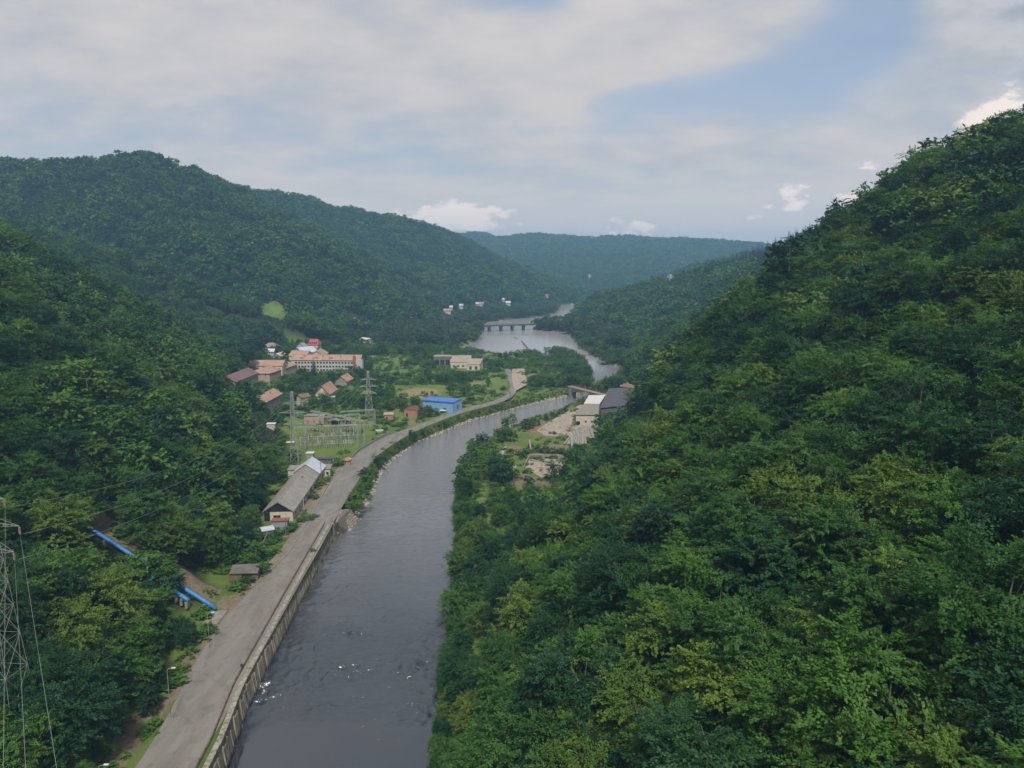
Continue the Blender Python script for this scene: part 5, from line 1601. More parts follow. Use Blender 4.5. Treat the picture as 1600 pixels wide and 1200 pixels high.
def powerlines():
    ka = P(461, 723, 6.5); kb = P(577, 652, 6.5)
    tA = lattice('lattice_pylon', 'tall lattice pylon at the near left corner of the switchyard', ka[0], ka[1], 6.2, 33.0, 3.4, 1.0, ((18.2, 4.2), (23.4, 6.0), (27.5, 4.2)), th=.12, rz=.1)
    tB = lattice('lattice_pylon', 'lattice pylon with three pairs of arms behind the right end of the switchyard', kb[0], kb[1], 6.3, 27.5, 5.0, 1.0, ((14.5, 4.4), (18.5, 5.6), (22.5, 4.2)), th=.15, rz=.2)
    # great pylon at the left edge
    x, y = -86.4, 116.0
    zg = hz(x, y)
    tL = lattice('lattice_pylon', 'big lattice pylon at the left edge above the trees, partly out of frame', x, y, zg - .5, 61.5 - zg, 7.0, 1.2, ((49.5 - zg, 4.4), (54.0 - zg, 5.9), (58.5 - zg, 3.8)), th=.042, rz=-.1)
    order = [1, 3, 5]
    names = ['lowest', 'middle', 'topmost']
    for k, i in enumerate(order):
        a = tL[i]
        # towards the switchyard
        j = i
        wire(a + Vector((0, 0, 0)), tA[[0, 2, 4][k]], 6.0, .03, '%s power line from the big left pylon to the switchyard pylon' % names[k], 'power lines over the left slope', n=40)
        # towards the dam, down out of the picture
        px = (39.5, 89, 4)[k]
        rr_ = ray(px, 1200)
        D = 62.0
        e = Vector((rr_[0] * D, rr_[1] * D, CAM_H + rr_[2] * D))
        end = a + (e - a) * 1.25
        wire(a, end, .8, .018, '%s conductor dropping from the big left pylon towards the dam' % names[k], 'conductors at the left edge', n=30)
    for k in range(3):
        wire(tA[2 * k + 1], tB[2 * k], 3.5, .05, '%s power line between the two switchyard pylons' % names[k], 'power lines across the switchyard', n=16)
    # far pylons on the hillside beyond the lake
    for (px, py, D, lab, cat) in ((921, 441, 2500, 'tiny pale pylon on the far ridge right of the lake end', 'pylon'), (1056, 434, 1500, 'tiny pylon standing on the crest of the right hand hill', 'pylon')):
        r_ = ray(px, py)
        g = G(px, py) if px < 1000 else None
        if g is None:
            x, y = 256, 1206; zb = hz(x, y)
        else:
            x, y, zb = g.x, g.y, g.z
        H = 8 * y / 1155 + 8
        lattice('lattice_pylon', lab, x, y, zb, H, 5.0, 1.4, ((H * .7, 6), (H * .82, 7), (H * .93, 5)), th=.5 if px < 1000 else .3, mat='white_paint')
        FOOT.append((x, y, 16))
powerlines()

# ------------------------------------------------------------------ switchyard
def switchyard():
    zg = 6.05
    def column(r, x, y, h):
        m = MB(); q = .28
        for sx, sy in ((-1, -1), (1, -1), (1, 1), (-1, 1)): m.bar((x + sx * q, y + sy * q, 0), (x + sx * q * .8, y + sy * q * .8, h), .13)
        n = int(h / .9)
        for i in range(n):
            z0, z1 = i * h / n, (i + 1) * h / n; s = 1 if i % 2 else -1
            m.bar((x - q * s, y - q, z0), (x + q * s, y - q, z1), .08); m.bar((x + q, y - q * s, z0), (x + q, y + q * s, z1), .08)
        m.obj('column', 'galvanised', parent=r)
    def beam(r, a, b):
        m = MB(); a = Vector(a); b = Vector(b); d = (b - a); n = max(4, int(d.length / 1.6)); q = .28; s = Vector((-d.y, d.x, 0)).normalized() * q
        for o in (s, -s):
            for zz in (-q, q): m.bar(a + o + Vector((0, 0, zz)), b + o + Vector((0, 0, zz)), .12)
        for i in range(n):
            p0, p1 = a + d * i / n, a + d * (i + 1) / n; z = q if i % 2 else -q
            m.bar(p0 - s + Vector((0, 0, z)), p1 - s + Vector((0, 0, -z)), .07); m.bar(p0 + s + Vector((0, 0, -z)), p1 + s + Vector((0, 0, z)), .07)
        m.obj('beam', 'galvanised', parent=r)
    specs = [((461, 705), (477, 706), (559.4, 700), 11.4, 'nearest steel gantry of the switchyard, spanning its full width'), ((478, 690), (480.6, 686), (563, 682), 11.6, 'second steel gantry of the switchyard'),
             ((486, 678), (500, 677), (569.4, 697), 12.4, 'tall steel gantry at the right end of the switchyard'), ((532, 668), (540, 670), (586, 664), 8.5, 'small far gantry of the switchyard before the rear pylon')]
    for e, c1, c2, h, lab in specs:
        E, A, B = P(*e, zg), P(*c1, zg), P(*c2, zg)
        o = Vector((A[0], A[1]))
        r = empty('gantry', (A[0], A[1], zg)); tag(r, lab, 'gantry', 'steel gantries of the switchyard')
        bx, by = B[0] - o.x, B[1] - o.y
        column(r, 0, 0, h); column(r, bx, by, h)
        beam(r, (E[0] - o.x, E[1] - o.y, h + .3), (bx * 1.01, by * 1.01, h + .3))
        n = 6
        for i in range(n):
            t = (i + .8) / (n + .6); x, y = bx * t, by * t
            m = MB(); m.tube([(x, y, h - .1), (x, y, h - 1.7)], .12, 6); m.obj('insulator', 'porcelain', parent=r)
    # equipment: rows of posts carrying insulators
    def post(kind):
        b = MB()
        if kind == 0:
            b.box(-.16, .16, -.16, .16, 0, 2.2); 
        else:
            b.box(-.5, -.36, -.1, .1, 0, 2.3); b.box(.36, .5, -.1, .1, 0, 2.3)
        b2 = MB()
        for x in ((0,) if kind == 0 else (-.8, 0, .8)):
            b2.tube([(x, 0, 2.3), (x, 0, 4.0)], .15, 6)
            for i in range(4): b2.tube([(x, 0, 2.5 + i * .4), (x, 0, 2.58 + i * .4)], .27, 8)
        b3 = MB(); b3.box(-.28 if kind == 0 else -1.0, .28 if kind == 0 else 1.0, -.22, .22, 2.2 if kind else 4.0, 2.3 if kind else 4.35)
        return b.mesh('support', 'galvanised'), b2.mesh('insulator', 'porcelain'), b2.mesh('insulator', 'porcelain_white'), b3.mesh('head', 'porcelain_white')
    K = [post(0), post(1)]
    g = random.Random(12)
    rowsp = [(468, 702, 552, 699, 12, 1), (466, 696, 556, 692, 14, 0), (470, 690, 560, 686, 14, 1), (474, 684, 562, 680, 13, 0), (505, 677, 566, 675, 9, 0), (532, 671, 588, 668, 12, 1)]
    rn = ['first', 'second', 'third', 'fourth', 'fifth', 'last']
    n_ = 0
    for ri, (x0, y0, x1, y1, n, kd) in enumerate(rowsp):
        for i in range(n):
            px, py = x0 + (x1 - x0) * (i + g.uniform(.2, .8)) / n, y0 + (y1 - y0) * i / n
            x, y = P(px, py, zg)
            r = empty('insulator_post', (x, y, zg), g.uniform(-.1, .1)); s, p1, p2, hd = K[kd]
            white = g.random() < .4
            mesh_obj('support', s, r); mesh_obj('insulator', p2 if white else p1, r); mesh_obj('head', hd, r)
            tag(r, '%s insulator post in the %s row of the switchyard counted from the road end' % ('white' if white else 'brown', rn[ri]), 'insulator post', '%s insulator posts, %s row of the switchyard' % ('white' if white else 'brown', rn[ri]))
            n_ += 1
    # boundary wall along the road
    pts = [Vector(P(a, b, 6.2)) for a, b in ((550, 715), (562, 703), (580, 693), (598, 682), (610, 677))]
    r = empty('boundary_wall', (pts[0].x, pts[0].y, 6.0)); tag(r, 'low concrete wall between the switchyard and the road', 'wall')
    line = resample([(p.x, p.y) for p in pts], 26)
    for a, b in zip(line, line[1:]):
        A_ = Vector((a[0] - pts[0].x, a[1] - pts[0].y)); B_ = Vector((b[0] - pts[0].x, b[1] - pts[0].y)); B2 = A_.lerp(B_, .96)
        m = MB(); m.bar((A_.x, A_.y, .5), (B2.x, B2.y, .5), .25, 1.3); m.obj('panel', 'concrete', parent=r)
    x, y = P(593, 674, 6.4)
    flat_block('white_box', 'long white box at the right end of the switchyard', (x, y), .05, 3.6, 1.0, .9, 'white_paint', 'white_paint', cat='box')
switchyard()

# ------------------------------------------------------------------ lamps, poles, person
def lamps():
    def lamp(px, py_top, zg, h, lab, D=None, ph=None):
        # foot found from the lamp head seen in the photograph
        x, y = P(px, py_top, zg + h)
        r = empty('street_lamp', (x - .8, y, zg)); tag(r, lab, 'street lamp', 'street lamps beside the road')
        m = MB(); m.tube([(0, 0, -.3), (0, 0, h * .6), (0, 0, h - .6), (.25, 0, h - .15), (1.2, 0, h)], [.06, .055, .045, .035, .03], 8); m.obj('pole', 'galvanised', parent=r, smooth=True)
        m = MB(); m.box(.9, 1.7, -.17, .17, h - .04, h + .14); m.obj('lamp_head', 'white_paint', parent=r, bevel=.04)
    lamp(267, 1044, 8.0, 9.5, 'street lamp with a white head among the trees left of the road')
    lamp(161, 1195, 8.0, 9.5, 'street lamp head showing at the bottom edge left of the road')
    lamp(329, 957, 6.5, 8.5, 'street lamp with a thin pole below the end of the blue pipes')
    for (px, py, h, zg, lab) in ((502.5, 757, 9.5, 6.1, 'thin dark pole in front of the metal-roofed building'), (797, 625, 9.0, 6.1, 'utility pole on the road bend above the embankment'), (914, 622, 8.5, 5.0, 'grey utility pole beside the weir bridge'),
                             (753, 607, 7.5, 6.2, 'short pale pole in the bushes right of the tan field'), (828, 597, 9, 5.6, 'utility pole beside the pale turning place'), (883, 600, 6, 5.4, 'wooden pole at the left end of the weir bridge'),
                             (447, 836, 6.0, 6.1, 'thin pole beside the rusty-roofed shed'), (475, 800, 5.2, 6.1, 'wooden post against the long grey-roofed building'), (586, 668, 6.5, 6.3, 'thin post before the white box at the switchyard')):
        x, y = P(px, py, zg)
        r = empty('utility_pole', (x, y, zg)); tag(r, lab, 'pole')
        m = MB(); m.tube([(0, 0, -.5), (0, 0, h)], [.17, .11], 8); m.obj('pole', 'galvanised' if 'grey' in lab or 'pale' in lab else 'old_wood', parent=r)
        m = MB(); m.bar((-.7, 0, h - .5), (.7, 0, h - .5), .12); m.obj('crossbar', 'old_wood', parent=r)
        for s in (-.6, 0, .6):
            m = MB(); m.tube([(s, 0, h - .44), (s, 0, h - .2)], .06, 6); m.obj('insulator', 'porcelain_white', parent=r)
lamps()

def person():
    x, y = P(378, 1047, ZR + .03)
    r = empty('person', (x, y, ZR + .03), .4); tag(r, 'person in dark blue clothes walking on the road by the river parapet', 'person')
    J = {'pel': (0, 0, .95), 'ch': (0, .02, 1.22), 'nk': (0, .02, 1.47), 'hd': (0, -.01, 1.56), 'top': (0, -.01, 1.72),
         'sl': (-.19, .02, 1.40), 'el': (-.25, .07, 1.12), 'hl': (-.24, -.06, .88), 'sr': (.19, .02, 1.40), 'er': (.25, -.02, 1.12), 'hr': (.24, .12, .88),
         'kl': (-.10, -.16, .52), 'fl': (-.10, -.14, .08), 'tl': (-.10, -.30, .05), 'kr': (.10, .04, .50), 'fr': (.10, .26, .10), 'tr': (.10, .14, .04), 'pl': (-.10, 0, .90), 'pr': (.10, 0, .90)}
    rad = dict(pel=.15, ch=.17, nk=.06, hd=.095, top=.085, sl=.075, el=.05, hl=.04, sr=.075, er=.05, hr=.04, kl=.065, fl=.045, tl=.04, kr=.065, fr=.045, tr=.04, pl=.10, pr=.10)
    E = [('pel', 'ch'), ('ch', 'nk'), ('nk', 'hd'), ('hd', 'top'), ('ch', 'sl'), ('sl', 'el'), ('el', 'hl'), ('ch', 'sr'), ('sr', 'er'), ('er', 'hr'), ('pel', 'pl'), ('pl', 'kl'), ('kl', 'fl'), ('fl', 'tl'), ('pel', 'pr'), ('pr', 'kr'), ('kr', 'fr'), ('fr', 'tr')]
    ks = list(J)
    me = bpy.data.meshes.new('body'); me.from_pydata([J[k] for k in ks], [(ks.index(a), ks.index(b)) for a, b in E], [])
    me.materials.append(MAT['cloth_dark']); 
    o = mesh_obj('body', me, r)
    o.modifiers.new('skin', 'SKIN'); o.modifiers.new('sub', 'SUBSURF').levels = 1
    sv = me.skin_vertices[0].data if me.skin_vertices else None
    if sv is None:
        me.attributes  # skin layer is made with the modifier
    else:
        for i, k in enumerate(ks): sv[i].radius = (rad[k], rad[k]); sv[i].use_root = k == 'pel'
    m = MB(); m.tube([(0, -.01, 1.50), (0, -.02, 1.56), (0, -.02, 1.66), (0, 0, 1.74)], [.06, .098, .10, .05], 10); m.obj('head', 'skin', parent=r, smooth=True)
    m = MB(); m.tube([(0, .03, 1.60), (0, .02, 1.70), (0, .01, 1.77)], [.10, .112, .05], 10); m.obj('hair', 'dark_void', parent=r, smooth=True)
    for s in (-.24, .24): m = MB(); m.tube([(s, -.06 if s < 0 else .12, .90), (s, -.08 if s < 0 else .13, .80)], [.035, .03], 8); m.obj('hand', 'skin', parent=r)
person()
# ------------------------------------------------------------------ tree crowns
def crown_mesh(name, nlobe, nspray, nleaf, leaf, seed, shape='round', mat='leaf_green', spread=1.0, jit=0.38, dome=0.45):
    """crown of unit height: lobes of foliage, each lobe of outward-reaching sprays, each spray of pointed leaf clumps.
    Base of the tree at z = 0, top at z = 1; the crown radius is about 0.36."""
    g = np.random.default_rng(seed)
    C, O, S = [], [], []
    # lobe centres
    nl = nlobe
    k = np.arange(nl) + 0.5
    phi = k * 2.39996 + g.uniform(0, 1, nl)
    if shape == 'round':
        tt = k / nl
        zc = 0.30 + 0.52 * tt + g.normal(0, 0.03, nl)
        prof = np.sqrt(np.clip(1 - ((zc - 0.48) / 0.46) ** 2, 0.02, 1))
        rr = 0.27 * prof * g.uniform(0.62, 1.12, nl)
        lr = g.uniform(0.14, 0.24, nl)
    elif shape == 'tall':
        tt = k / nl
        zc = 0.22 + 0.64 * tt
        prof = np.sqrt(np.clip(1 - ((zc - 0.45) / 0.52) ** 2, 0.02, 1))
        rr = 0.17 * prof * g.uniform(0.5, 1.15, nl)
        lr = g.uniform(0.10, 0.15, nl)
    else:  # bush: foliage from the ground up
        tt = k / nl
        zc = 0.16 + 0.56 * tt
        prof = np.sqrt(np.clip(1 - ((zc - 0.25) / 0.66) ** 2, 0.02, 1))
        rr = 0.34 * prof * g.uniform(0.5, 1.1, nl)
        lr = g.uniform(0.18, 0.27, nl)
    lc = np.stack([rr * np.cos(phi), rr * np.sin(phi), zc], -1)
    lc[:, :2] *= spread
    tot = []
    for i in range(nl):
        # directions over the lobe, mostly upper and outer half
        d = g.normal(size=(nspray, 3))
        d /= np.linalg.norm(d, axis=1)[:, None]
        out = np.array([lc[i, 0], lc[i, 1], 0.10])
        out /= np.linalg.norm(out) + 1e-6
        d = d + out * 0.55 + np.array([0, 0, 0.35])
        d /= np.linalg.norm(d, axis=1)[:, None]
        rad = lr[i] * g.uniform(0.72, 1.12, nspray)[:, None]
        tips = lc[i] + d * rad * np.array([1.08, 1.08, 0.82])
        # sprays lie rather flat and reach outwards
        fwd = d * np.array([1, 1, 0.25]) + g.normal(0, 0.25, (nspray, 3))
        fwd /= np.linalg.norm(fwd, axis=1)[:, None]
        side = np.cross(fwd, np.array([0, 0, 1.0])); side /= np.linalg.norm(side, axis=1)[:, None] + 1e-6
        up = np.cross(side, fwd)
        for j in range(nspray):
            n = nleaf
            a = g.uniform(-1, 0.55, n)
            w = (0.55 - 0.5 * (a + 1) / 1.55) * g.uniform(-1, 1, n)
            L_ = lr[i] * 0.62
            c = tips[j] + fwd[j] * (a * L_)[:, None] + side[j] * (w * L_)[:, None] + up[j] * (g.normal(0, 0.05, n) - 0.12 * a * a)[:, None] * L_
            f2 = fwd[j] + side[j] * (w * 1.6)[:, None] + g.normal(0, 0.30, (n, 3)) + np.array([0, 0, -0.10])
            f2 /= np.linalg.norm(f2, axis=1)[:, None]
            nn = up[j] * (1.35 - dome) + d[j] * dome + g.normal(0, jit, (n, 3))
            s2 = np.cross(f2, nn); s2 /= np.linalg.norm(s2, axis=1)[:, None] + 1e-6
            tot.append((c, f2, s2, g.uniform(0.7, 1.3, n)))
    c = np.concatenate([q[0] for q in tot]); f = np.concatenate([q[1] for q in tot])
    s = np.concatenate([q[2] for q in tot]); sz = np.concatenate([q[3] for q in tot])[:, None] * leaf
    v = np.stack([c - f * sz * 0.5, c + s * sz * 0.34 + f * sz * 0.02, c + f * sz * 0.62, c - s * sz * 0.34 + f * sz * 0.02], 1).reshape(-1, 3)
    n = len(c)
    q = np.arange(n)[:, None] * 4 + np.array([0, 1, 2, 3])[None, :]
    return np_mesh(name, v, q, [MAT[mat]])

def spruce_mesh(name, tiers, per, seed, leaf=0.05, mat='needle'):
    g = np.random.default_rng(seed)
    V, Q = [], []
    for k in range(tiers):
        t = k / (tiers - 1)
        z = 0.10 + 0.88 * t
        r = 0.20 * (1 - t) ** 0.8 + 0.012
        n = max(5, int(per * (1 - 0.6 * t)))
        for j in range(n):
            a = 2 * math.pi * (j + g.uniform(-.3, .3)) / n + k
            rr = r * g.uniform(0.75, 1.15)
            dx, dy = math.cos(a), math.sin(a)
            m = 4
            for i in range(m):
                f0 = (i + 0.2) / m; f1 = (i + 1.25) / m
                w = 0.55 * rr * (1 - 0.6 * f0) * 0.5
                z0 = z - 0.35 * rr * f0 + g.normal(0, .004); z1 = z - 0.45 * rr * f1
                b = len(V)
                V += [(dx * rr * f0, dy * rr * f0, z0), (dx * rr * (f0 + f1) / 2 - dy * w, dy * rr * (f0 + f1) / 2 + dx * w, z1 - 0.01),
                      (dx * rr * f1, dy * rr * f1, z1), (dx * rr * (f0 + f1) / 2 + dy * w, dy * rr * (f0 + f1) / 2 - dx * w, z1 - 0.01)]
                Q.append((b, b + 1, b + 2, b + 3))
    return np_mesh(name, V, Q, [MAT[mat]])

def trunk_mesh(name, seed, limbs=5, r0=0.018):
    """tapered trunk with limbs rising into the crown, unit height"""
    g = random.Random(seed)
    V, Q = [], []
    def tube(pts, rads, n=6):
        base = len(V)
        for k, (p, r) in enumerate(zip(pts, rads)):
            for j in range(n):
                a = 2 * math.pi * j / n
                V.append((p[0] + r * math.cos(a), p[1] + r * math.sin(a), p[2]))
        for k in range(len(pts) - 1):
            for j in range(n):
                a = base + k * n + j; b = base + k * n + (j + 1) % n
                Q.append((a, b, b + n, a + n))
    lean = (g.uniform(-.03, .03), g.uniform(-.03, .03))
    pts = [(lean[0] * z * z * 2, lean[1] * z * z * 2, z) for z in (-0.06, 0.1, 0.28, 0.5, 0.72, 0.88)]
    tube(pts, [r0 * 1.35, r0, r0 * 0.85, r0 * 0.6, r0 * 0.35, r0 * 0.1])
    for i in range(limbs):
        z = 0.24 + 0.5 * i / limbs
        a = i * 2.4 + g.uniform(-.4, .4)
        ln = 0.22 * (1 - 0.4 * i / limbs)
        x0, y0 = lean[0] * z * z * 2, lean[1] * z * z * 2
        tube([(x0, y0, z), (x0 + math.cos(a) * ln * 0.5, y0 + math.sin(a) * ln * 0.5, z + 0.10), (x0 + math.cos(a) * ln, y0 + math.sin(a) * ln, z + 0.19)],
             [r0 * 0.55, r0 * 0.38, r0 * 0.12], 5)
    return np_mesh(name, V, Q, [MAT['bark']], smooth=True)

CROWN = {'near': [crown_mesh('crown', 18, 22, 76, 0.0165, 100 + i, 'round' if i < 4 else 'tall', dome=0.6, jit=0.32) for i in range(6)],
         'mid': [crown_mesh('crown', 11, 15, 12, 0.058, 200 + i, 'round' if i < 3 else 'tall', dome=0.95, jit=0.15) for i in range(4)],
         'far': [crown_mesh('crown', 6, 14, 6, 0.12, 300 + i, 'round', dome=1.1, jit=0.10) for i in range(4)]}
BUSH = {'mid': [crown_mesh('crown', 9, 10, 9, 0.085, 400 + i, 'bush') for i in range(3)],
        'far': [crown_mesh('crown', 7, 6, 4, 0.17, 420 + i, 'bush') for i in range(2)]}
TRUNK = [trunk_mesh('trunk', i) for i in range(4)]
SPRUCE = [spruce_mesh('crown', 20, 14, 500), spruce_mesh('crown', 14, 9, 501)]

def recolour(me, mat):
    m2 = me.copy(); m2.materials.clear(); m2.materials.append(MAT[mat]); return m2
_rc = {}
def coloured(me, mat):
    k = (me.name, mat)
    if k not in _rc:
        _rc[k] = recolour(me, mat)
    return _rc[k]

# ------------------------------------------------------------------ where trees stand
# openings seen in the photograph, outlined on the ground (pixel outlines of ground areas, turned into plan)
def gpoly(z, *pts):
    return np.array([P(a, b, z) for a, b in pts])

OPEN = [  # plan polygon, share of trees kept
    (gpoly(6, (205, 1260), (345, 985), (400, 914), (448, 862), (478, 812), (508, 757), (533, 724), (556, 703), (598, 680), (640, 664), (680, 650), (722, 635), (760, 625), (790, 608), (790, 596), (782, 573),
           (824, 573), (826, 602), (880, 604), (905, 604), (905, 622), (850, 634), (740, 664), (650, 700), (600, 740), (570, 800), (520, 850), (440, 985), (300, 1260)), 0.0),      # road, verge and embankment
    (gpoly(6, (436, 735), (438, 664), (468, 645), (560, 640), (640, 645), (660, 664), (600, 700), (548, 726), (520, 745)), 0.0),    # switchyard
    (gpoly(6, (362, 925), (395, 905), (404, 850), (415, 790), (440, 735), (540, 720), (520, 790), (470, 850), (400, 960), (362, 970)), 0.0),
    (gpoly(7, (575, 556), (640, 552), (668, 585), (640, 606), (604, 612), (578, 590)), 0.22),    # green meadow
    (gpoly(7, (615, 598), (700, 598), (702, 624), (612, 626)), 0.0),                             # tan field
    (gpoly(6, (722, 640), (700, 620), (740, 596), (786, 590), (788, 612)), 0.20),
    (gpoly(6, (590, 655), (640, 640), (655, 660), (640, 664)), 0.1),
    (gpoly(6, (655, 650), (655, 625), (728, 622), (728, 645)), 0.0),
    (gpoly(4, (808, 570), (850, 566), (890, 590), (880, 605), (812, 600)), 0.25),
    (gpoly(4.5, (835, 690), (885, 640), (912, 624), (940, 612), (1000, 612), (1000, 640), (945, 668), (915, 695), (880, 700)), 0.0),    # mill yard
    (gpoly(4.5, (800, 758), (775, 725), (800, 690), (838, 672), (890, 690), (900, 720), (880, 750), (840, 765)), 0.0),
    (gpoly(4.2, (745, 722), (770, 690), (800, 665), (835, 648), (890, 626), (914, 618), (912, 636), (860, 692), (800, 722)), 0.08),
    (gpoly(4.4, (752, 800), (748, 752), (780, 750), (790, 800)), 0.15),
]
# sight lines the photograph shows open: (box in the photograph, distance of what is seen there)
KEEP = [
    (0, 755, 45, 930, 116),
    (390, 606, 447, 648, 415), (350, 576, 402, 592, 520), (392, 561, 459, 590, 540), (460, 552, 575, 572, 590),
    (500, 596, 534, 620, 470), (530, 581, 552, 594, 540), (462, 622, 475, 636, 430), (418, 672, 432, 684, 370), (455, 530, 505, 552, 640),
    (413, 534, 436, 549, 680), (376, 522, 395, 534, 700), (566, 524, 582, 538, 800), (554, 496, 574, 524, 830), (477, 644, 615, 672, 400),
    (678, 549, 752, 574, 640), (633, 626, 660, 652, 420), (658, 622, 724, 648, 430), (600, 643, 616, 656, 400), (418, 715, 522, 812, 250),
    (409, 806, 448, 856, 230), (357, 890, 398, 912, 195), (160, 838, 203, 864, 198), (276, 912, 346, 957, 192), (538, 706, 550, 728, 330), (440, 645, 600, 735, 320),
    (455, 612, 468, 725, 320), (568, 585, 586, 652, 420), (753, 505, 843, 518, 1020), (890, 600, 1000, 640, 420), (893, 630, 940, 690, 380),
    (690, 484, 708, 492, 1250), (716, 476, 726, 483, 1300), (742, 474, 754, 480, 1350), (783, 466, 799, 479, 1450), (850, 461, 860, 467, 1600),
    (640, 555, 668, 590, 500), (580, 560, 640, 600, 480), (622, 600, 695, 618, 450), (722, 625, 800, 640, 420),
    (785, 578, 822, 612, 500), (780, 708, 892, 752, 305), (408, 484, 446, 495, 890), (838, 640, 900, 690, 360), (752, 752, 776, 800, 250),
    (262, 1040, 272, 1058, 130),
]
KEEP += KEEP0


def proj_np(x, y, z):
    dz = z - CAM_H
    D = y * CP - dz * SP
    v = y * SP + dz * CP
    return 800 + FPX * x / D, 600 - FPX * v / D, D

def visible(x, y, z, slack):
    vis = np.ones(x.shape, bool)
    for k in np.linspace(0.05, 0.97, 44):
        hx, hy = x * k, y * k
        zr = CAM_H + (z - CAM_H) * k
        vis &= height_fast(hx, hy) < zr + slack
    return vis

def _hgrid():
    xs = np.linspace(-1500, 1500, 500); ys = np.geomspace(20, 5200, 420)
    X, Y = np.meshgrid(xs, ys)
    return xs, ys, height(X, Y)
_xs, _ys, _Z = _hgrid()
def height_fast(x, y):
    fx = np.clip((x + 1500) / 3000 * 499, 0, 498.999)
    fy = np.clip(np.log(np.maximum(y, 20) / 20) / math.log(5200 / 20) * 419, 0, 418.999)
    i = fx.astype(int); j = fy.astype(int); a = fx - i; b = fy - j
    return (_Z[j, i] * (1 - a) + _Z[j, i + 1] * a) * (1 - b) + (_Z[j + 1, i] * (1 - a) + _Z[j + 1, i + 1] * a) * b

def scatter():
    rows_ = []
    bands = [(28, 190, 7.0), (190, 400, 7.2), (400, 850, 6.0), (850, 1500, 9.2), (1500, 2300, 11.5), (2300, 3900, 15.5)]
    for y0, y1, s in bands:
        w = y1 * 0.80 + 60
        nx = int(2 * w / s); ny = int((y1 - y0) / s) + 1
        gx, gy = np.meshgrid(np.arange(nx) * s - w, y0 + np.arange(ny) * s)
        x = (gx + RNG.uniform(-.42, .42, gx.shape) * s).ravel()
        y = (gy + RNG.uniform(-.42, .42, gy.shape) * s).ravel()
        keep = np.abs(x) < 0.80 * y + 45
        x, y = x[keep], y[keep]
        if y0 < 100:      # a close row of young trees hanging over the right bank
            yb = np.arange(96, 322, 3.0) + RNG.uniform(-1, 1, 76)[:len(np.arange(96, 322, 3.0))]
            xb = np.interp(yb, [96, 150, 205, 227, 285, 322], [-15.3, -16, -17, -18, -22.5, -24.5]) + RNG.uniform(1.2, 3.0, yb.shape)
            x = np.concatenate([x, xb]); y = np.concatenate([y, yb])
        row = np.arange(len(x)) >= (len(x) - len(yb) if y0 < 100 else len(x))
        z = height(x, y)
        base = floor_z(x, y)
        hh = z - base
        size = RNG.uniform(0.66, 1.32, x.shape) * (1 + 0.45 * vnoise(x, y, 55, 9))
        slope_tree = hh > 0.8
        H = np.where(slope_tree, np.where(y < 400, 16.0, 13.0), 8.0) * size
        flat = ~slope_tree
        # stature on the flats: young growth in the village, riverside trees elsewhere
        village = flat & (y > 330) & (y < 820) & (x < 20)
        H = np.where(village, 7.0 * RNG.uniform(0.45, 1.25, x.shape), H)
        penin = flat & (x >= -62) & (y > 560) & (y < 850) & (x < 100)
        H = np.where(penin, 5.0 * RNG.uniform(0.6, 1.2, x.shape), H)
        H = np.where(flat & (y >= 820), 10.5 * size, H)
        H = np.where(flat & (y < 330) & (x > -30), 9.0 * size, H)
        H = H * (s / 6.5 if s > 7 else 1.0) ** 0.55
        H = np.where(row, 6.0 * RNG.uniform(0.6, 1.25, x.shape), H)
        ok = ((z > 0.6) | row) & ~inside(x, y, WATER)
        ok &= (z > 0.9) | row
        ok &= ~((x > -72.5) & (x < -50) & (y < 260))
        # clumps and glades on the flats
        cl = vnoise(x, y, 26, 5) + 0.6 * vnoise(x, y, 11, 6)
        ok &= ~(village & (y < 660) & (cl < -0.22)) & ~(village & (y >= 660) & (x > -190) & (cl < -0.08))
        ok &= ~(penin & (cl < -0.25))
        r = RNG.random(x.shape)
        for poly, share in OPEN:
            ins = inside(x, y, poly)
            ok &= ~(ins & (r > share))
        for fx, fy, fr in FOOT:
            ok &= (x - fx) ** 2 + (y - fy) ** 2 > (fr + 0.22 * H) ** 2
        ok &= ((x - MEADOW[0]) / 22) ** 2 + ((y - MEADOW[1]) / 20) ** 2 > 1
        # penstock gully is bare
        gy_ = (y - 184 - 0.2 * (-x - 77))
        mid = (x > -99) & (x < -88)
        ok &= ~((gy_ > np.where(mid, -1.0, -8)) & (gy_ < 6) & (x < -74) & (x > -109))
        ok &= ((x + 85) / 7) ** 2 + ((y - 193) / 6.5) ** 2 > 1
        ok &= ((x + 112) / 9) ** 2 + ((y - 199) / 6) ** 2 > 1
        ok &= ~((gy_ > 1) & (gy_ < 6) & (x > -135) & (x < -108))
        # the left foot of the slope above the road
        x, y, z, H, slope_tree, village, penin = (a[ok] for a in (x, y, z, H, slope_tree, village, penin))
        px, py, D = proj_np(x, y, z + H)
        pb = proj_np(x, y, z)[1]
        rp = 0.33 * H * FPX / D
        infr = (px > -130 - rp) & (px < 1730 + rp) & (py < 1330) & (D > 20)
        for a0, b0, a1, b1, dk in KEEP:
            hide = (px + rp > a0) & (px - rp < a1) & (py < b1) & (pb > b0) & (D < dk)
            infr &= ~(hide & (~slope_tree | (D < 250)))
            H = np.where(hide & slope_tree, np.minimum(H, 3.6), H)      # young growth where the view is open
        rp = 0.33 * H * FPX / D
        x, y, z, H, slope_tree, village, penin, D, px, py = (a[infr] for a in (x, y, z, H, slope_tree, village, penin, D, px, py))
        vis = visible(x, y, z + H, 7.0)
        rows_.append(np.stack([x, y, z, H, slope_tree, village, penin, D, px, py], -1)[vis])
    return np.concatenate(rows_)
# ------------------------------------------------------------------ plant the forest
T = scatter()
tx, ty, tz, tH, tslope, tvil, tpen, tD, tpx, tpy = T.T
rnd = RNG.random(len(T))
rotz = RNG.uniform(0, 2 * math.pi, len(T))
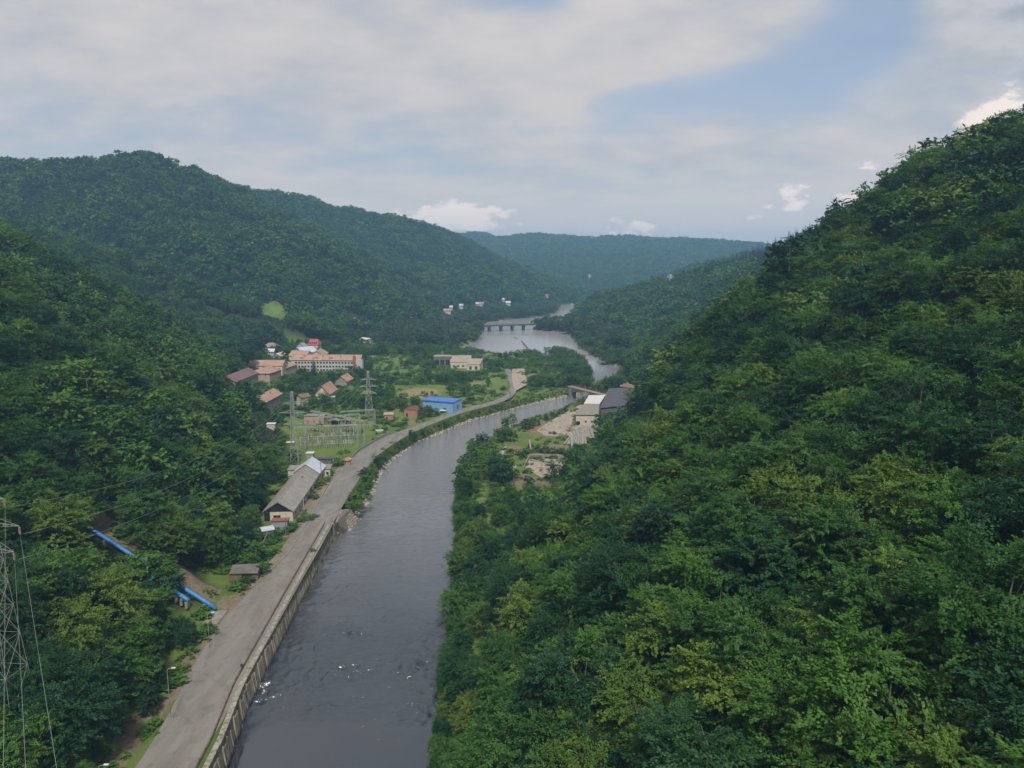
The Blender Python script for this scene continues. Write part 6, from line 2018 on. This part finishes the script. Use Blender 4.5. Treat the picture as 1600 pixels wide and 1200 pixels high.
# the dark spruce stand on the shoulder of the right hill
con = (tslope > 0) & (tx > 230) & (ty > 760) & (ty < 1400) & (tz > 85) & (tD > 600)
con |= (tslope > 0) & (tD > 500) & (rnd > 0.975)
in_frame = (tpx > -20) & (tpx < 1620) & (tpy > -20) & (tpy < 1230)
show = np.where(in_frame & ~con, tH / tD, 0)
single = np.argsort(-show)[:300]
is_single = np.zeros(len(T), bool); is_single[single] = True

def add_tree(x, y, z, H, crown_me, trunk_me, label, group=None, rz=0.0, fat=1.0, name='broadleaf_tree', cat='tree'):
    r = empty(name, (x, y, z), rz)
    tag(r, label, cat, group)
    c = mesh_obj('crown', crown_me, r); c.scale = (H * fat, H * fat, H)
    if trunk_me is not None:
        t = mesh_obj('trunk', trunk_me, r); t.scale = (H, H, H)
    return r

def plant_singles():
    for n, i in enumerate(single):
        x, y, z, H = tx[i], ty[i], tz[i], tH[i]
        lib = 'near' if tD[i] < 215 else 'mid'
        me = CROWN[lib][int(rnd[i] * 997) % len(CROWN[lib])]
        k = rnd[i] * 13.7 % 1
        colour = 'green'
        if k > 0.93 or (y < 118 and x < -2 and z < 14): me = coloured(me, 'leaf_bright'); colour = 'bright green'
        elif k > 0.86: me = coloured(me, 'leaf_yellow'); colour = 'yellow-green'
        elif k < 0.30: me = coloured(me, 'leaf_dark'); colour = 'dark green'
        px, py = tpx[i], tpy[i]
        size = 'tall' if H > 17 else 'small' if H < 11 else 'middling'
        if x > -30:
            row = ('at the very bottom' if py > 1060 else 'low down' if py > 900 else 'below the middle' if py > 740 else 'above the middle' if py > 580 else 'high up' if py > 420 else 'near the skyline')
            colm = ('at the right river bank' if px < 760 else 'close to the river' if px < 930 else 'left part of right slope' if px < 1090 else 'middle of right slope' if px < 1260 else
                    'right part of right slope' if px < 1430 else 'by the right edge of the picture')
        else:
            row = ('at the very bottom' if py > 1100 else 'low down' if py > 980 else 'beside the blue pipes' if py > 820 else 'above the blue pipes' if py > 640 else 'high up')
            colm = 'by the left edge of the picture' if px < 110 else 'on the left slope' if px < 230 else 'near the road on the left slope'
        lab = '%s %s broadleaf tree %s, %s' % (size, colour, row, colm)
        grp = '%s broadleaf trees %s' % (colour, colm)
        add_tree(x, y, z - 0.3, H, me, TRUNK[n % 4], lab, grp, rotz[i])
plant_singles()

# everything beyond the nearest 300: one forest, points that carry whole trees
PROTO = bpy.data.collections.new('forest_trees')
protos = []
def proto(name, crown_me, trunk_me=None):
    """crown and trunk in one mesh for the massed forest"""
    o = bpy.data.objects.new('p%02d_%s' % (len(protos), name), crown_me)
    if trunk_me is not None:
        bm = bmesh.new(); bm.from_mesh(crown_me); nf = len(bm.faces)
        bm.from_mesh(trunk_me)
        bm.faces.ensure_lookup_table()
        for f in bm.faces[nf:]: f.material_index = 1
        me = bpy.data.meshes.new(name); bm.to_mesh(me); bm.free()
        me.materials.append(crown_me.materials[0]); me.materials.append(MAT['bark'])
        o.data = me
    PROTO.objects.link(o)
    protos.append(name)
    return len(protos) - 1

idx = {}
for lib in ('near', 'mid', 'far'):
    idx[lib] = [proto(lib, me, TRUNK[i % 4] if lib != 'far' else None) for i, me in enumerate(CROWN[lib])]
idx['near_dark'] = [proto('neard', coloured(CROWN['near'][0], 'leaf_dark'), TRUNK[0]), proto('neardd', coloured(CROWN['near'][4], 'leaf_dark'), TRUNK[2])]
idx['near_yel'] = [proto('neary', coloured(CROWN['near'][2], 'leaf_yellow'), TRUNK[1])]
idx['mid_dark'] = [proto('midd', coloured(CROWN['mid'][0], 'leaf_dark'), TRUNK[0])]
idx['mid_yel'] = [proto('midy', coloured(CROWN['mid'][1], 'leaf_yellow'), TRUNK[1])]
idx['mid_bright'] = [proto('midb', coloured(CROWN['mid'][2], 'leaf_bright'), TRUNK[1])]
idx['far_dark'] = [proto('fard', coloured(CROWN['far'][0], 'leaf_dark'))]
idx['far_yel'] = [proto('fary', coloured(CROWN['far'][1], 'leaf_yellow'))]
idx['bush_mid'] = [proto('bushm', me) for me in BUSH['mid']] + [proto('bushmb', coloured(BUSH['mid'][0], 'leaf_bright'))]
idx['bush_far'] = [proto('bushf', me) for me in BUSH['far']]
idx['willow'] = [proto('willow', coloured(BUSH['mid'][1], 'leaf_willow')), proto('willowt', coloured(CROWN['mid'][3], 'leaf_willow'))]
idx['spruce'] = [proto('spruce', SPRUCE[0]), proto('spruce2', SPRUCE[1])]

def gn_points(name, pts, ids, rots, scales, label, kind='stuff'):
    """one object: a point for every tree, carrying its kind, turn and size"""
    me = bpy.data.meshes.new(name)
    me.vertices.add(len(pts)); me.vertices.foreach_set('co', np.asarray(pts, np.float32).ravel())
    for nm, tp, arr in (('tree_id', 'INT', np.asarray(ids, np.int32)),):
        a = me.attributes.new(nm, tp, 'POINT'); a.data.foreach_set('value', arr)
    a = me.attributes.new('turn', 'FLOAT_VECTOR', 'POINT'); a.data.foreach_set('vector', np.asarray(rots, np.float32).ravel())
    a = me.attributes.new('size', 'FLOAT_VECTOR', 'POINT'); a.data.foreach_set('vector', np.asarray(scales, np.float32).ravel())
    o = mesh_obj(name, me)
    ng = bpy.data.node_groups.new(name, 'GeometryNodeTree')
    ng.interface.new_socket('Geometry', in_out='INPUT', socket_type='NodeSocketGeometry')
    ng.interface.new_socket('Geometry', in_out='OUTPUT', socket_type='NodeSocketGeometry')
    gi = ng.nodes.new('NodeGroupInput'); go = ng.nodes.new('NodeGroupOutput')
    ci = ng.nodes.new('GeometryNodeCollectionInfo'); ci.inputs['Collection'].default_value = PROTO
    ci.inputs['Separate Children'].default_value = True; ci.inputs['Reset Children'].default_value = True
    ip = ng.nodes.new('GeometryNodeInstanceOnPoints')
    ip.inputs['Pick Instance'].default_value = True
    def att(nm, tp):
        n = ng.nodes.new('GeometryNodeInputNamedAttribute'); n.data_type = tp; n.inputs['Name'].default_value = nm
        return n.outputs['Attribute']
    ng.links.new(gi.outputs[0], ip.inputs['Points'])
    ng.links.new(ci.outputs[0], ip.inputs['Instance'])
    ng.links.new(att('tree_id', 'INT'), ip.inputs['Instance Index'])
    er = ng.nodes.new('FunctionNodeEulerToRotation')
    ng.links.new(att('turn', 'FLOAT_VECTOR'), er.inputs[0])
    ng.links.new(er.outputs[0], ip.inputs['Rotation'])
    ng.links.new(att('size', 'FLOAT_VECTOR'), ip.inputs['Scale'])
    ng.links.new(ip.outputs[0], go.inputs[0])
    md = o.modifiers.new('trees', 'NODES'); md.node_group = ng
    tag(o, label, kind=kind)
    return o

def plant_forest():
    pts, ids, rots, scs = [], [], [], []
    for i in range(len(T)):
        if is_single[i]: continue
        D, H = tD[i], tH[i]
        k = rnd[i]; k2 = k * 31.7 % 1
        fat = 1.0
        if con[i]:
            s = idx['spruce'][0 if D < 900 else 1]; H = H * 0.95
        elif tvil[i] and H < 6.5:
            s = idx['bush_mid'][int(k2 * 97) % 4] ; H *= 0.85; fat = 1.25
        elif tpen[i]:
            lib = idx['bush_mid'] if k2 < 0.7 else idx['willow'][:1]
            s = lib[int(k2 * 971) % len(lib)]; fat = 1.3
        elif D < 300:
            lib = idx['near_dark'] if k2 < 0.28 else idx['near_yel'] if k2 > 0.93 else idx['near']
            s = lib[int(k2 * 997) % len(lib)]
        elif D < 800:
            lib = idx['mid_dark'] if k2 < 0.20 else idx['mid_yel'] if k2 > 0.965 else idx['mid_bright'] if k2 > 0.90 else idx['mid']
            s = lib[int(k2 * 997) % len(lib)]
        else:
            lib = idx['far_dark'] if k2 < 0.22 else idx['far_yel'] if k2 > 0.975 else idx['far']
            s = lib[int(k2 * 997) % len(lib)]
            if not tslope[i] and D < 1500 and k2 > 0.35: s = idx['willow'][int(k2 * 10) % 2]
        if D >= 800 and not con[i]: fat = 1.15
        pts.append((tx[i], ty[i], tz[i] - 0.4)); ids.append(s)
        rots.append((RNG.normal(0, .05), RNG.normal(0, .05), rotz[i])); scs.append((H * fat, H * fat, H))
    print('forest points', len(pts))
    gn_points('forest', pts, ids, rots, scs, 'dense green broadleaf forest covering the hillsides down to the river and village')
plant_forest()
# ------------------------------------------------------------------ plants one can point at
def bush(px, py, h, label, mat=None, kind='bush', fat=1.1, z=None):
    g = G(px, py)
    if 540 < px < 720 and 645 < py < 805 and g.z < 4.6:      # rooted on the steep bank below the road
        q = P(px, py, 4.4); g = Vector((q[0], q[1], 4.4))
    lib = {'bush': BUSH['mid'][(px * 7 + py) % 3], 'tree': CROWN['mid'][(px + py) % 3], 'tall': CROWN['mid'][3], 'spruce': SPRUCE[0]}[kind]
    me = coloured(lib, mat) if mat else lib
    nm = {'bush': 'bush', 'tree': 'broadleaf_tree', 'tall': 'broadleaf_tree', 'spruce': 'spruce_tree'}[kind]
    add_tree(g.x, g.y, g.z - 0.25, h, me, TRUNK[(px + py) % 4], label, None, (px * 1.7) % 6.28, fat, nm, 'bush' if kind == 'bush' else 'tree')

PLANTS = [
    (232, 905, 8.5, 'full green tree hiding the middle of the blue pipes', None, 'tree', 1.3),
    (252, 915, 8.0, 'green tree standing over the blue pipes where they reappear', None, 'tree', 1.3),
    (262, 935, 7.5, 'dark tree just below the blue pipes', 'leaf_dark', 'tree', 1.3),
    (236, 868, 5.5, 'bush on the bare earth above the blue pipes', None, 'bush', 1.5),
    (258, 882, 5.0, 'second bush on the bare earth above the blue pipes', 'leaf_bright', 'bush', 1.5),
    (574, 748, 6.0, 'big dark round bush at the road edge opposite the gatehouse', 'leaf_dark', 'bush', 1.3),
    (593, 724, 5.5, 'dark round bush just beyond the one opposite the gatehouse', 'leaf_dark', 'bush', 1.2),
    (557, 782, 4.6, 'dark bush overhanging the road above the stone revetment', 'leaf_dark', 'bush', 1.5),
    (563, 786, 5.5, 'green bush nearest the water above the stone revetment', None, 'bush', 1.5),
    (556, 795, 3.6, 'bright low bush on top of the stone revetment', 'leaf_bright', 'bush', 1.7),
    (571, 768, 5.0, 'green bush on the embankment between two dark ones', None, 'bush', 1.4),
    (574, 752, 4.0, 'light green bush on the embankment above the river bend', 'leaf_bright', 'bush', 1.4),
    (600, 707, 3.2, 'low bush on the embankment beyond the dark round pair', None, 'bush', 1.4),
    (614, 697, 3.0, 'low bright bush where the embankment starts to curve', 'leaf_bright', 'bush', 1.4),
    (644, 683, 4.8, 'dark round tree at the road edge where the side road joins', 'leaf_dark', 'bush', 1.2),
    (627, 684, 2.5, 'small bush left of the dark round roadside tree', None, 'bush', 1.3),
    (521, 826, 3.2, 'small dark palm-like bush at the end of the river wall', 'leaf_dark', 'bush', 1.3),
    (489, 862, 1.6, 'tiny bush growing from the parapet by the road', None, 'bush', 1.4),
    (663, 675, 2.4, 'low green bush on the bank below the side road', None, 'bush', 1.6),
    (695, 661, 2.2, 'low green bush on the bank below the blue warehouse', 'leaf_bright', 'bush', 1.6),
    (737, 647, 2.2, 'lone low bush on the grassy bank right of the blue warehouse', None, 'bush', 1.3),
    (679, 650, 5.6, 'round dark tree standing in front of the blue warehouse', 'leaf_dark', 'bush', 1.2),
    (657, 655, 3.0, 'small bush at the left corner of the blue warehouse', None, 'bush', 1.2),
    (675, 618, 3.5, 'small dark tree between the tan field and the blue roof', 'leaf_dark', 'tall', 1.2),
    (663, 619, 4.5, 'dark bush behind the left end of the blue roof', 'leaf_dark', 'bush', 1.2),
    (459, 722, 6.5, 'dark bush around the foot of the nearer lattice tower', 'leaf_dark', 'tall', 1.5),
    (530, 728, 5.0, 'green tree between the annex and the gatehouse', None, 'bush', 1.2),
    (480, 812, 2.6, 'bright bush at the near corner of the long grey-roofed building', 'leaf_bright', 'bush', 1.8),
    (470, 815, 2.2, 'low bush between the rusty-roofed shed and the path', None, 'bush', 1.8),
    (493, 808, 1.8, 'low leafy clump spilling over the kerb', 'leaf_bright', 'bush', 1.8),
    (372, 914, 2.6, 'low bush growing in front of the overgrown ruined hut', None, 'bush', 1.5),
    (390, 912, 2.8, 'leafy bush at the right end of the overgrown ruined hut', None, 'bush', 1.3),
    (408, 898, 4.5, 'green bush beside the overgrown ruined hut', None, 'bush', 1.2),
    (385, 892, 6.0, 'leafy tree behind the overgrown ruined hut', None, 'tree', 1.1),
    (398, 878, 7.5, 'tall leafy tree above the overgrown ruined hut', None, 'tree', 1.1),
    (420, 870, 2.2, 'yellow-green bush on the verge left of the road', 'leaf_bright', 'bush', 1.5),
    (326, 990, 3.5, 'bright bush at the road edge below the blue pipes', 'leaf_bright', 'bush', 1.2),
    (491, 593, 17.0, 'tall dark spruce in front of the long white block', None, 'spruce', 1.3),
    (475, 590, 9.0, 'dark round conifer left of the tall spruce before the white block', 'leaf_dark', 'tree', 1.0),
    (552, 588, 9.5, 'dark spreading tree before the right half of the white block', 'leaf_dark', 'tree', 1.3),
    (561, 590, 8.5, 'dark tree before the right end of the white block', 'leaf_dark', 'tree', 1.3),
    (449, 566, 12.0, 'dark conifer between the tan wing and the white block', 'needle', 'tall', 1.5),
    (398, 556, 21.0, 'big dark conifer left of the pale hip-roofed house', 'leaf_dark', 'tall', 1.3),
    (408, 557, 17.0, 'second dark conifer just right of the biggest one', 'leaf_dark', 'tall', 1.3),
    (775, 580, 12.0, 'large olive-green round tree beside the end of the road', None, 'tree', 1.35),
    (858, 553, 9.0, 'wide olive bush at the far edge of the peninsula', None, 'bush', 1.8),
    (875, 575, 8.0, 'broad green bush on the right part of the peninsula', None, 'bush', 1.8),
    (895, 585, 9.0, 'dark leafy tree near the tip of the peninsula', 'leaf_dark', 'bush', 1.6),
    (912, 592, 9.5, 'large dark tree at the tip of the peninsula beside the narrows', 'leaf_dark', 'bush', 1.3),
    (903, 574, 8.0, 'tree on the far shore side of the peninsula tip', None, 'bush', 1.4),
    (920, 583, 7.0, 'tree at the very edge of the peninsula over the narrows', None, 'tall', 1.4),
    (860, 596, 3.5, 'dark round bush left of the weir bridge', 'leaf_dark', 'bush', 1.4),
    (867, 604, 3.0, 'second dark round bush left of the weir bridge', 'leaf_dark', 'bush', 1.5),
    (879, 600, 3.0, 'dark bush at the near end of the weir bridge', 'leaf_dark', 'bush', 1.4),
    (843, 600, 4.0, 'dark bush on the bank above the bend', 'leaf_dark', 'bush', 1.4),
    (820, 602, 4.5, 'grey-green willow bush right of the turning place', 'leaf_willow', 'bush', 1.5),
    (832, 583, 4.0, 'wide grey-green willow bush behind the turning place', 'leaf_willow', 'bush', 2.4),
    (803, 577, 4.5, 'grey-green willow bush at the far end of the turning place', 'leaf_willow', 'bush', 1.6),
    (760, 566, 6.5, 'dark tree between the lakeside works and the lake', 'leaf_dark', 'bush', 1.3),
    (790, 560, 6.0, 'dark pointed tree on the near lake shore', 'leaf_dark', 'tall', 1.3),
    (781, 560, 6.5, 'second dark pointed tree on the near lake shore', 'leaf_dark', 'tall', 1.3),
    (807, 560, 6.0, 'pointed tree on the near lake shore by the causeway', 'leaf_dark', 'tall', 1.3),
    (797, 690, 7.5, 'leafy tree on the right bank over the water', None, 'tree', 1.3),
    (785, 690, 8.0, 'full green tree on the right bank left of another', None, 'tree', 1.3),
    (821, 671, 6.5, 'upright grey-green tree on the right bank by the slab', 'leaf_willow', 'tall', 1.6),
    (838, 665, 4.5, 'dark bush at the water edge left of the slab', 'leaf_dark', 'bush', 1.3),
    (853, 657, 4.5, 'small open tree at the water edge beside the slab', None, 'tall', 1.5),
    (866, 650, 3.0, 'low dark bush at the water edge of the slab', 'leaf_dark', 'bush', 1.8),
    (876, 647, 2.8, 'low dark bush right of another at the slab edge', 'leaf_dark', 'bush', 1.6),
    (884, 643, 3.2, 'dark upright bush at the far corner of the slab', 'leaf_dark', 'tall', 1.6),
    (765, 712, 8.0, 'green tree on the right bank near the pale rubble', None, 'tree', 1.2),
    (748, 725, 8.5, 'bright green tree at the right bank where the river bends', 'leaf_bright', 'tree', 1.2),
    (735, 745, 8.5, 'green tree leaning over the bend from the right bank', None, 'tree', 1.2),
    (838, 706, 3.8, 'dark bush behind the long foundation wall', 'leaf_dark', 'bush', 1.5),
    (852, 707, 3.6, 'second dark bush behind the long foundation wall', 'leaf_dark', 'bush', 1.5),
    (866, 708, 3.8, 'green bush in the middle behind the foundation wall', None, 'bush', 1.5),
    (880, 709, 3.6, 'bush at the right end of the foundation wall', None, 'bush', 1.5),
    (815, 712, 4.5, 'green bush left of the foundation', None, 'bush', 1.5),
    (805, 748, 4.5, 'dark tree in front of the small foundation slab', 'leaf_dark', 'tree', 1.2),
    (826, 760, 5.0, 'dark green tree in front of the larger foundation', 'leaf_dark', 'tree', 1.2),
    (872, 764, 5.5, 'broad tree in front of the right end of the foundation', None, 'tree', 1.2),
    (966, 652, 9.0, 'dark round tree in front of the slate-coloured roof', 'leaf_dark', 'tree', 1.2),
    (955, 664, 8.0, 'dark tree below the slate-coloured roof', 'leaf_dark', 'tree', 1.2),
    (845, 516, 13.0, 'dark tree on the spit at the right end of the lake bridge', 'leaf_dark', 'tree', 1.0),
    (862, 516, 14.0, 'tall dark tree on the spit beyond the bridge', 'leaf_dark', 'tall', 1.4),
    (855, 518, 7.0, 'pale willow bush on the spit beyond the bridge', 'leaf_willow', 'bush', 1.5),
    (874, 515, 10.0, 'dark tree on the spit between the tall one and the hill', 'leaf_dark', 'tree', 1.2),
    (883, 516, 10.0, 'dark tree where the spit meets the right hill', 'leaf_dark', 'tree', 1.2),
    (724, 534, 11.0, 'grey-green willow by the bay left of the lake', 'leaf_willow', 'bush', 1.4),
    (712, 531, 11.0, 'grey-green willow behind the bay', 'leaf_willow', 'bush', 1.3),
    (738, 531, 10.0, 'pale willow at the left shore of the lake', 'leaf_willow', 'bush', 1.5),
    (702, 541, 9.0, 'pale willow at the inner end of the bay', 'leaf_willow', 'bush', 1.4),
    (944, 574, 8.0, 'grey-green willow bush on the right shore of the narrows', 'leaf_willow', 'bush', 1.6),
    (926, 553, 7.0, 'pale willow bush by the right lake shore', 'leaf_willow', 'bush', 1.8),
    (935, 547, 11.0, 'green tree behind the pale willow on the right shore', None, 'tree', 1.1),
]
for q in PLANTS:
    bush(*q)

def undergrowth():
    """weeds and low shrubs on the banks, verges and clearings"""
    pts, ids, rots, scs = [], [], [], []
    low = idx['bush_far']
    br = [proto('weed', coloured(BUSH['far'][0], 'leaf_bright')), proto('weed2', coloured(BUSH['far'][1], 'leaf_green'))]
    low = low + br * 2
    n = 0
    def put(x, y, h, fat):
        pts.append((x, y, float(zz) - 0.1)); ids.append(low[int(RNG.random() * 99) % len(low)])
        rots.append((0, 0, RNG.uniform(0, 6.28))); scs.append((h * fat, h * fat, h))
    xs = RNG.uniform(-260, 110, 26000); ys = RNG.uniform(100, 800, 26000)
    k = np.abs(xs) < 0.75 * ys + 20
    xs, ys = xs[k], ys[k]
    z = height(xs, ys); sd = seg_dist(xs, ys, WATER); ins = inside(xs, ys, WATER)
    road = np.array(RL + RR[::-1])
    bad = ins | (z < 0.7) | inside(xs, ys, road) | (seg_dist(xs, ys, road) < 0.9)
    bad |= inside(xs, ys, np.array([P(a, b, 6.1) for a, b in ((436, 862), (458, 832), (470, 812), (498, 770), (530, 728), (536, 727), (511, 760), (481, 813), (451, 862), (398, 915), (383, 920))]))
    bad |= (xs > -70) & (xs < -54) & (ys < 250)
    for fx, fy, fr in FOOT: bad |= (xs - fx) ** 2 + (ys - fy) ** 2 < (fr * 0.82) ** 2
    bad |= inside(xs, ys, gpoly(6, (446, 725), (448, 664), (475, 655), (560, 655), (600, 668), (600, 690), (548, 722))) & (RNG.random(xs.shape) > .12)
    bad |= inside(xs, ys, gpoly(7, (615, 600), (700, 600), (702, 620), (612, 622))) & (RNG.random(xs.shape) > .05)
    bad |= (z - floor_z(xs, ys) > 4) & ~((xs < -70) & (ys < 260))
    cl = vnoise(xs, ys, 9, 21) + 0.7 * vnoise(xs, ys, 30, 22)
    bank = (sd < 16) & (ys > 245) & (xs < 60)
    bad |= (cl < -0.12) & ~bank
    gy = np.abs(ys - 183 - 0.2 * (-xs - 77)); bad |= (gy < 3.5) & (xs < -74) & (xs > -165)
    bad |= inside(xs, ys, gpoly(4.5, (780, 745), (775, 715), (800, 690), (838, 662), (905, 628), (935, 650), (915, 695), (895, 745), (830, 765))) & (RNG.random(xs.shape) > .35)
    for q in range(0, len(EMB)):
        j = q % EM
        if 0 < j < EM - 2 and RNG.random() < 0.75:
            zz = EMB[q][2] + 0.05
            put(EMB[q][0] + RNG.uniform(-.8, .8), EMB[q][1] + RNG.uniform(-.5, .5), RNG.uniform(0.35, 1.0), RNG.uniform(1.5, 2.6))
    for x, y, zz, b in zip(xs[~bad], ys[~bad], z[~bad], bank[~bad]):
        h = RNG.uniform(0.5, 1.5) if b else RNG.uniform(0.7, 2.4)
        put(x, y, h, RNG.uniform(1.4, 2.4))
    gn_points('undergrowth', pts, ids, rots, scs, 'low weeds and shrubs covering the river banks and clearings')
undergrowth()
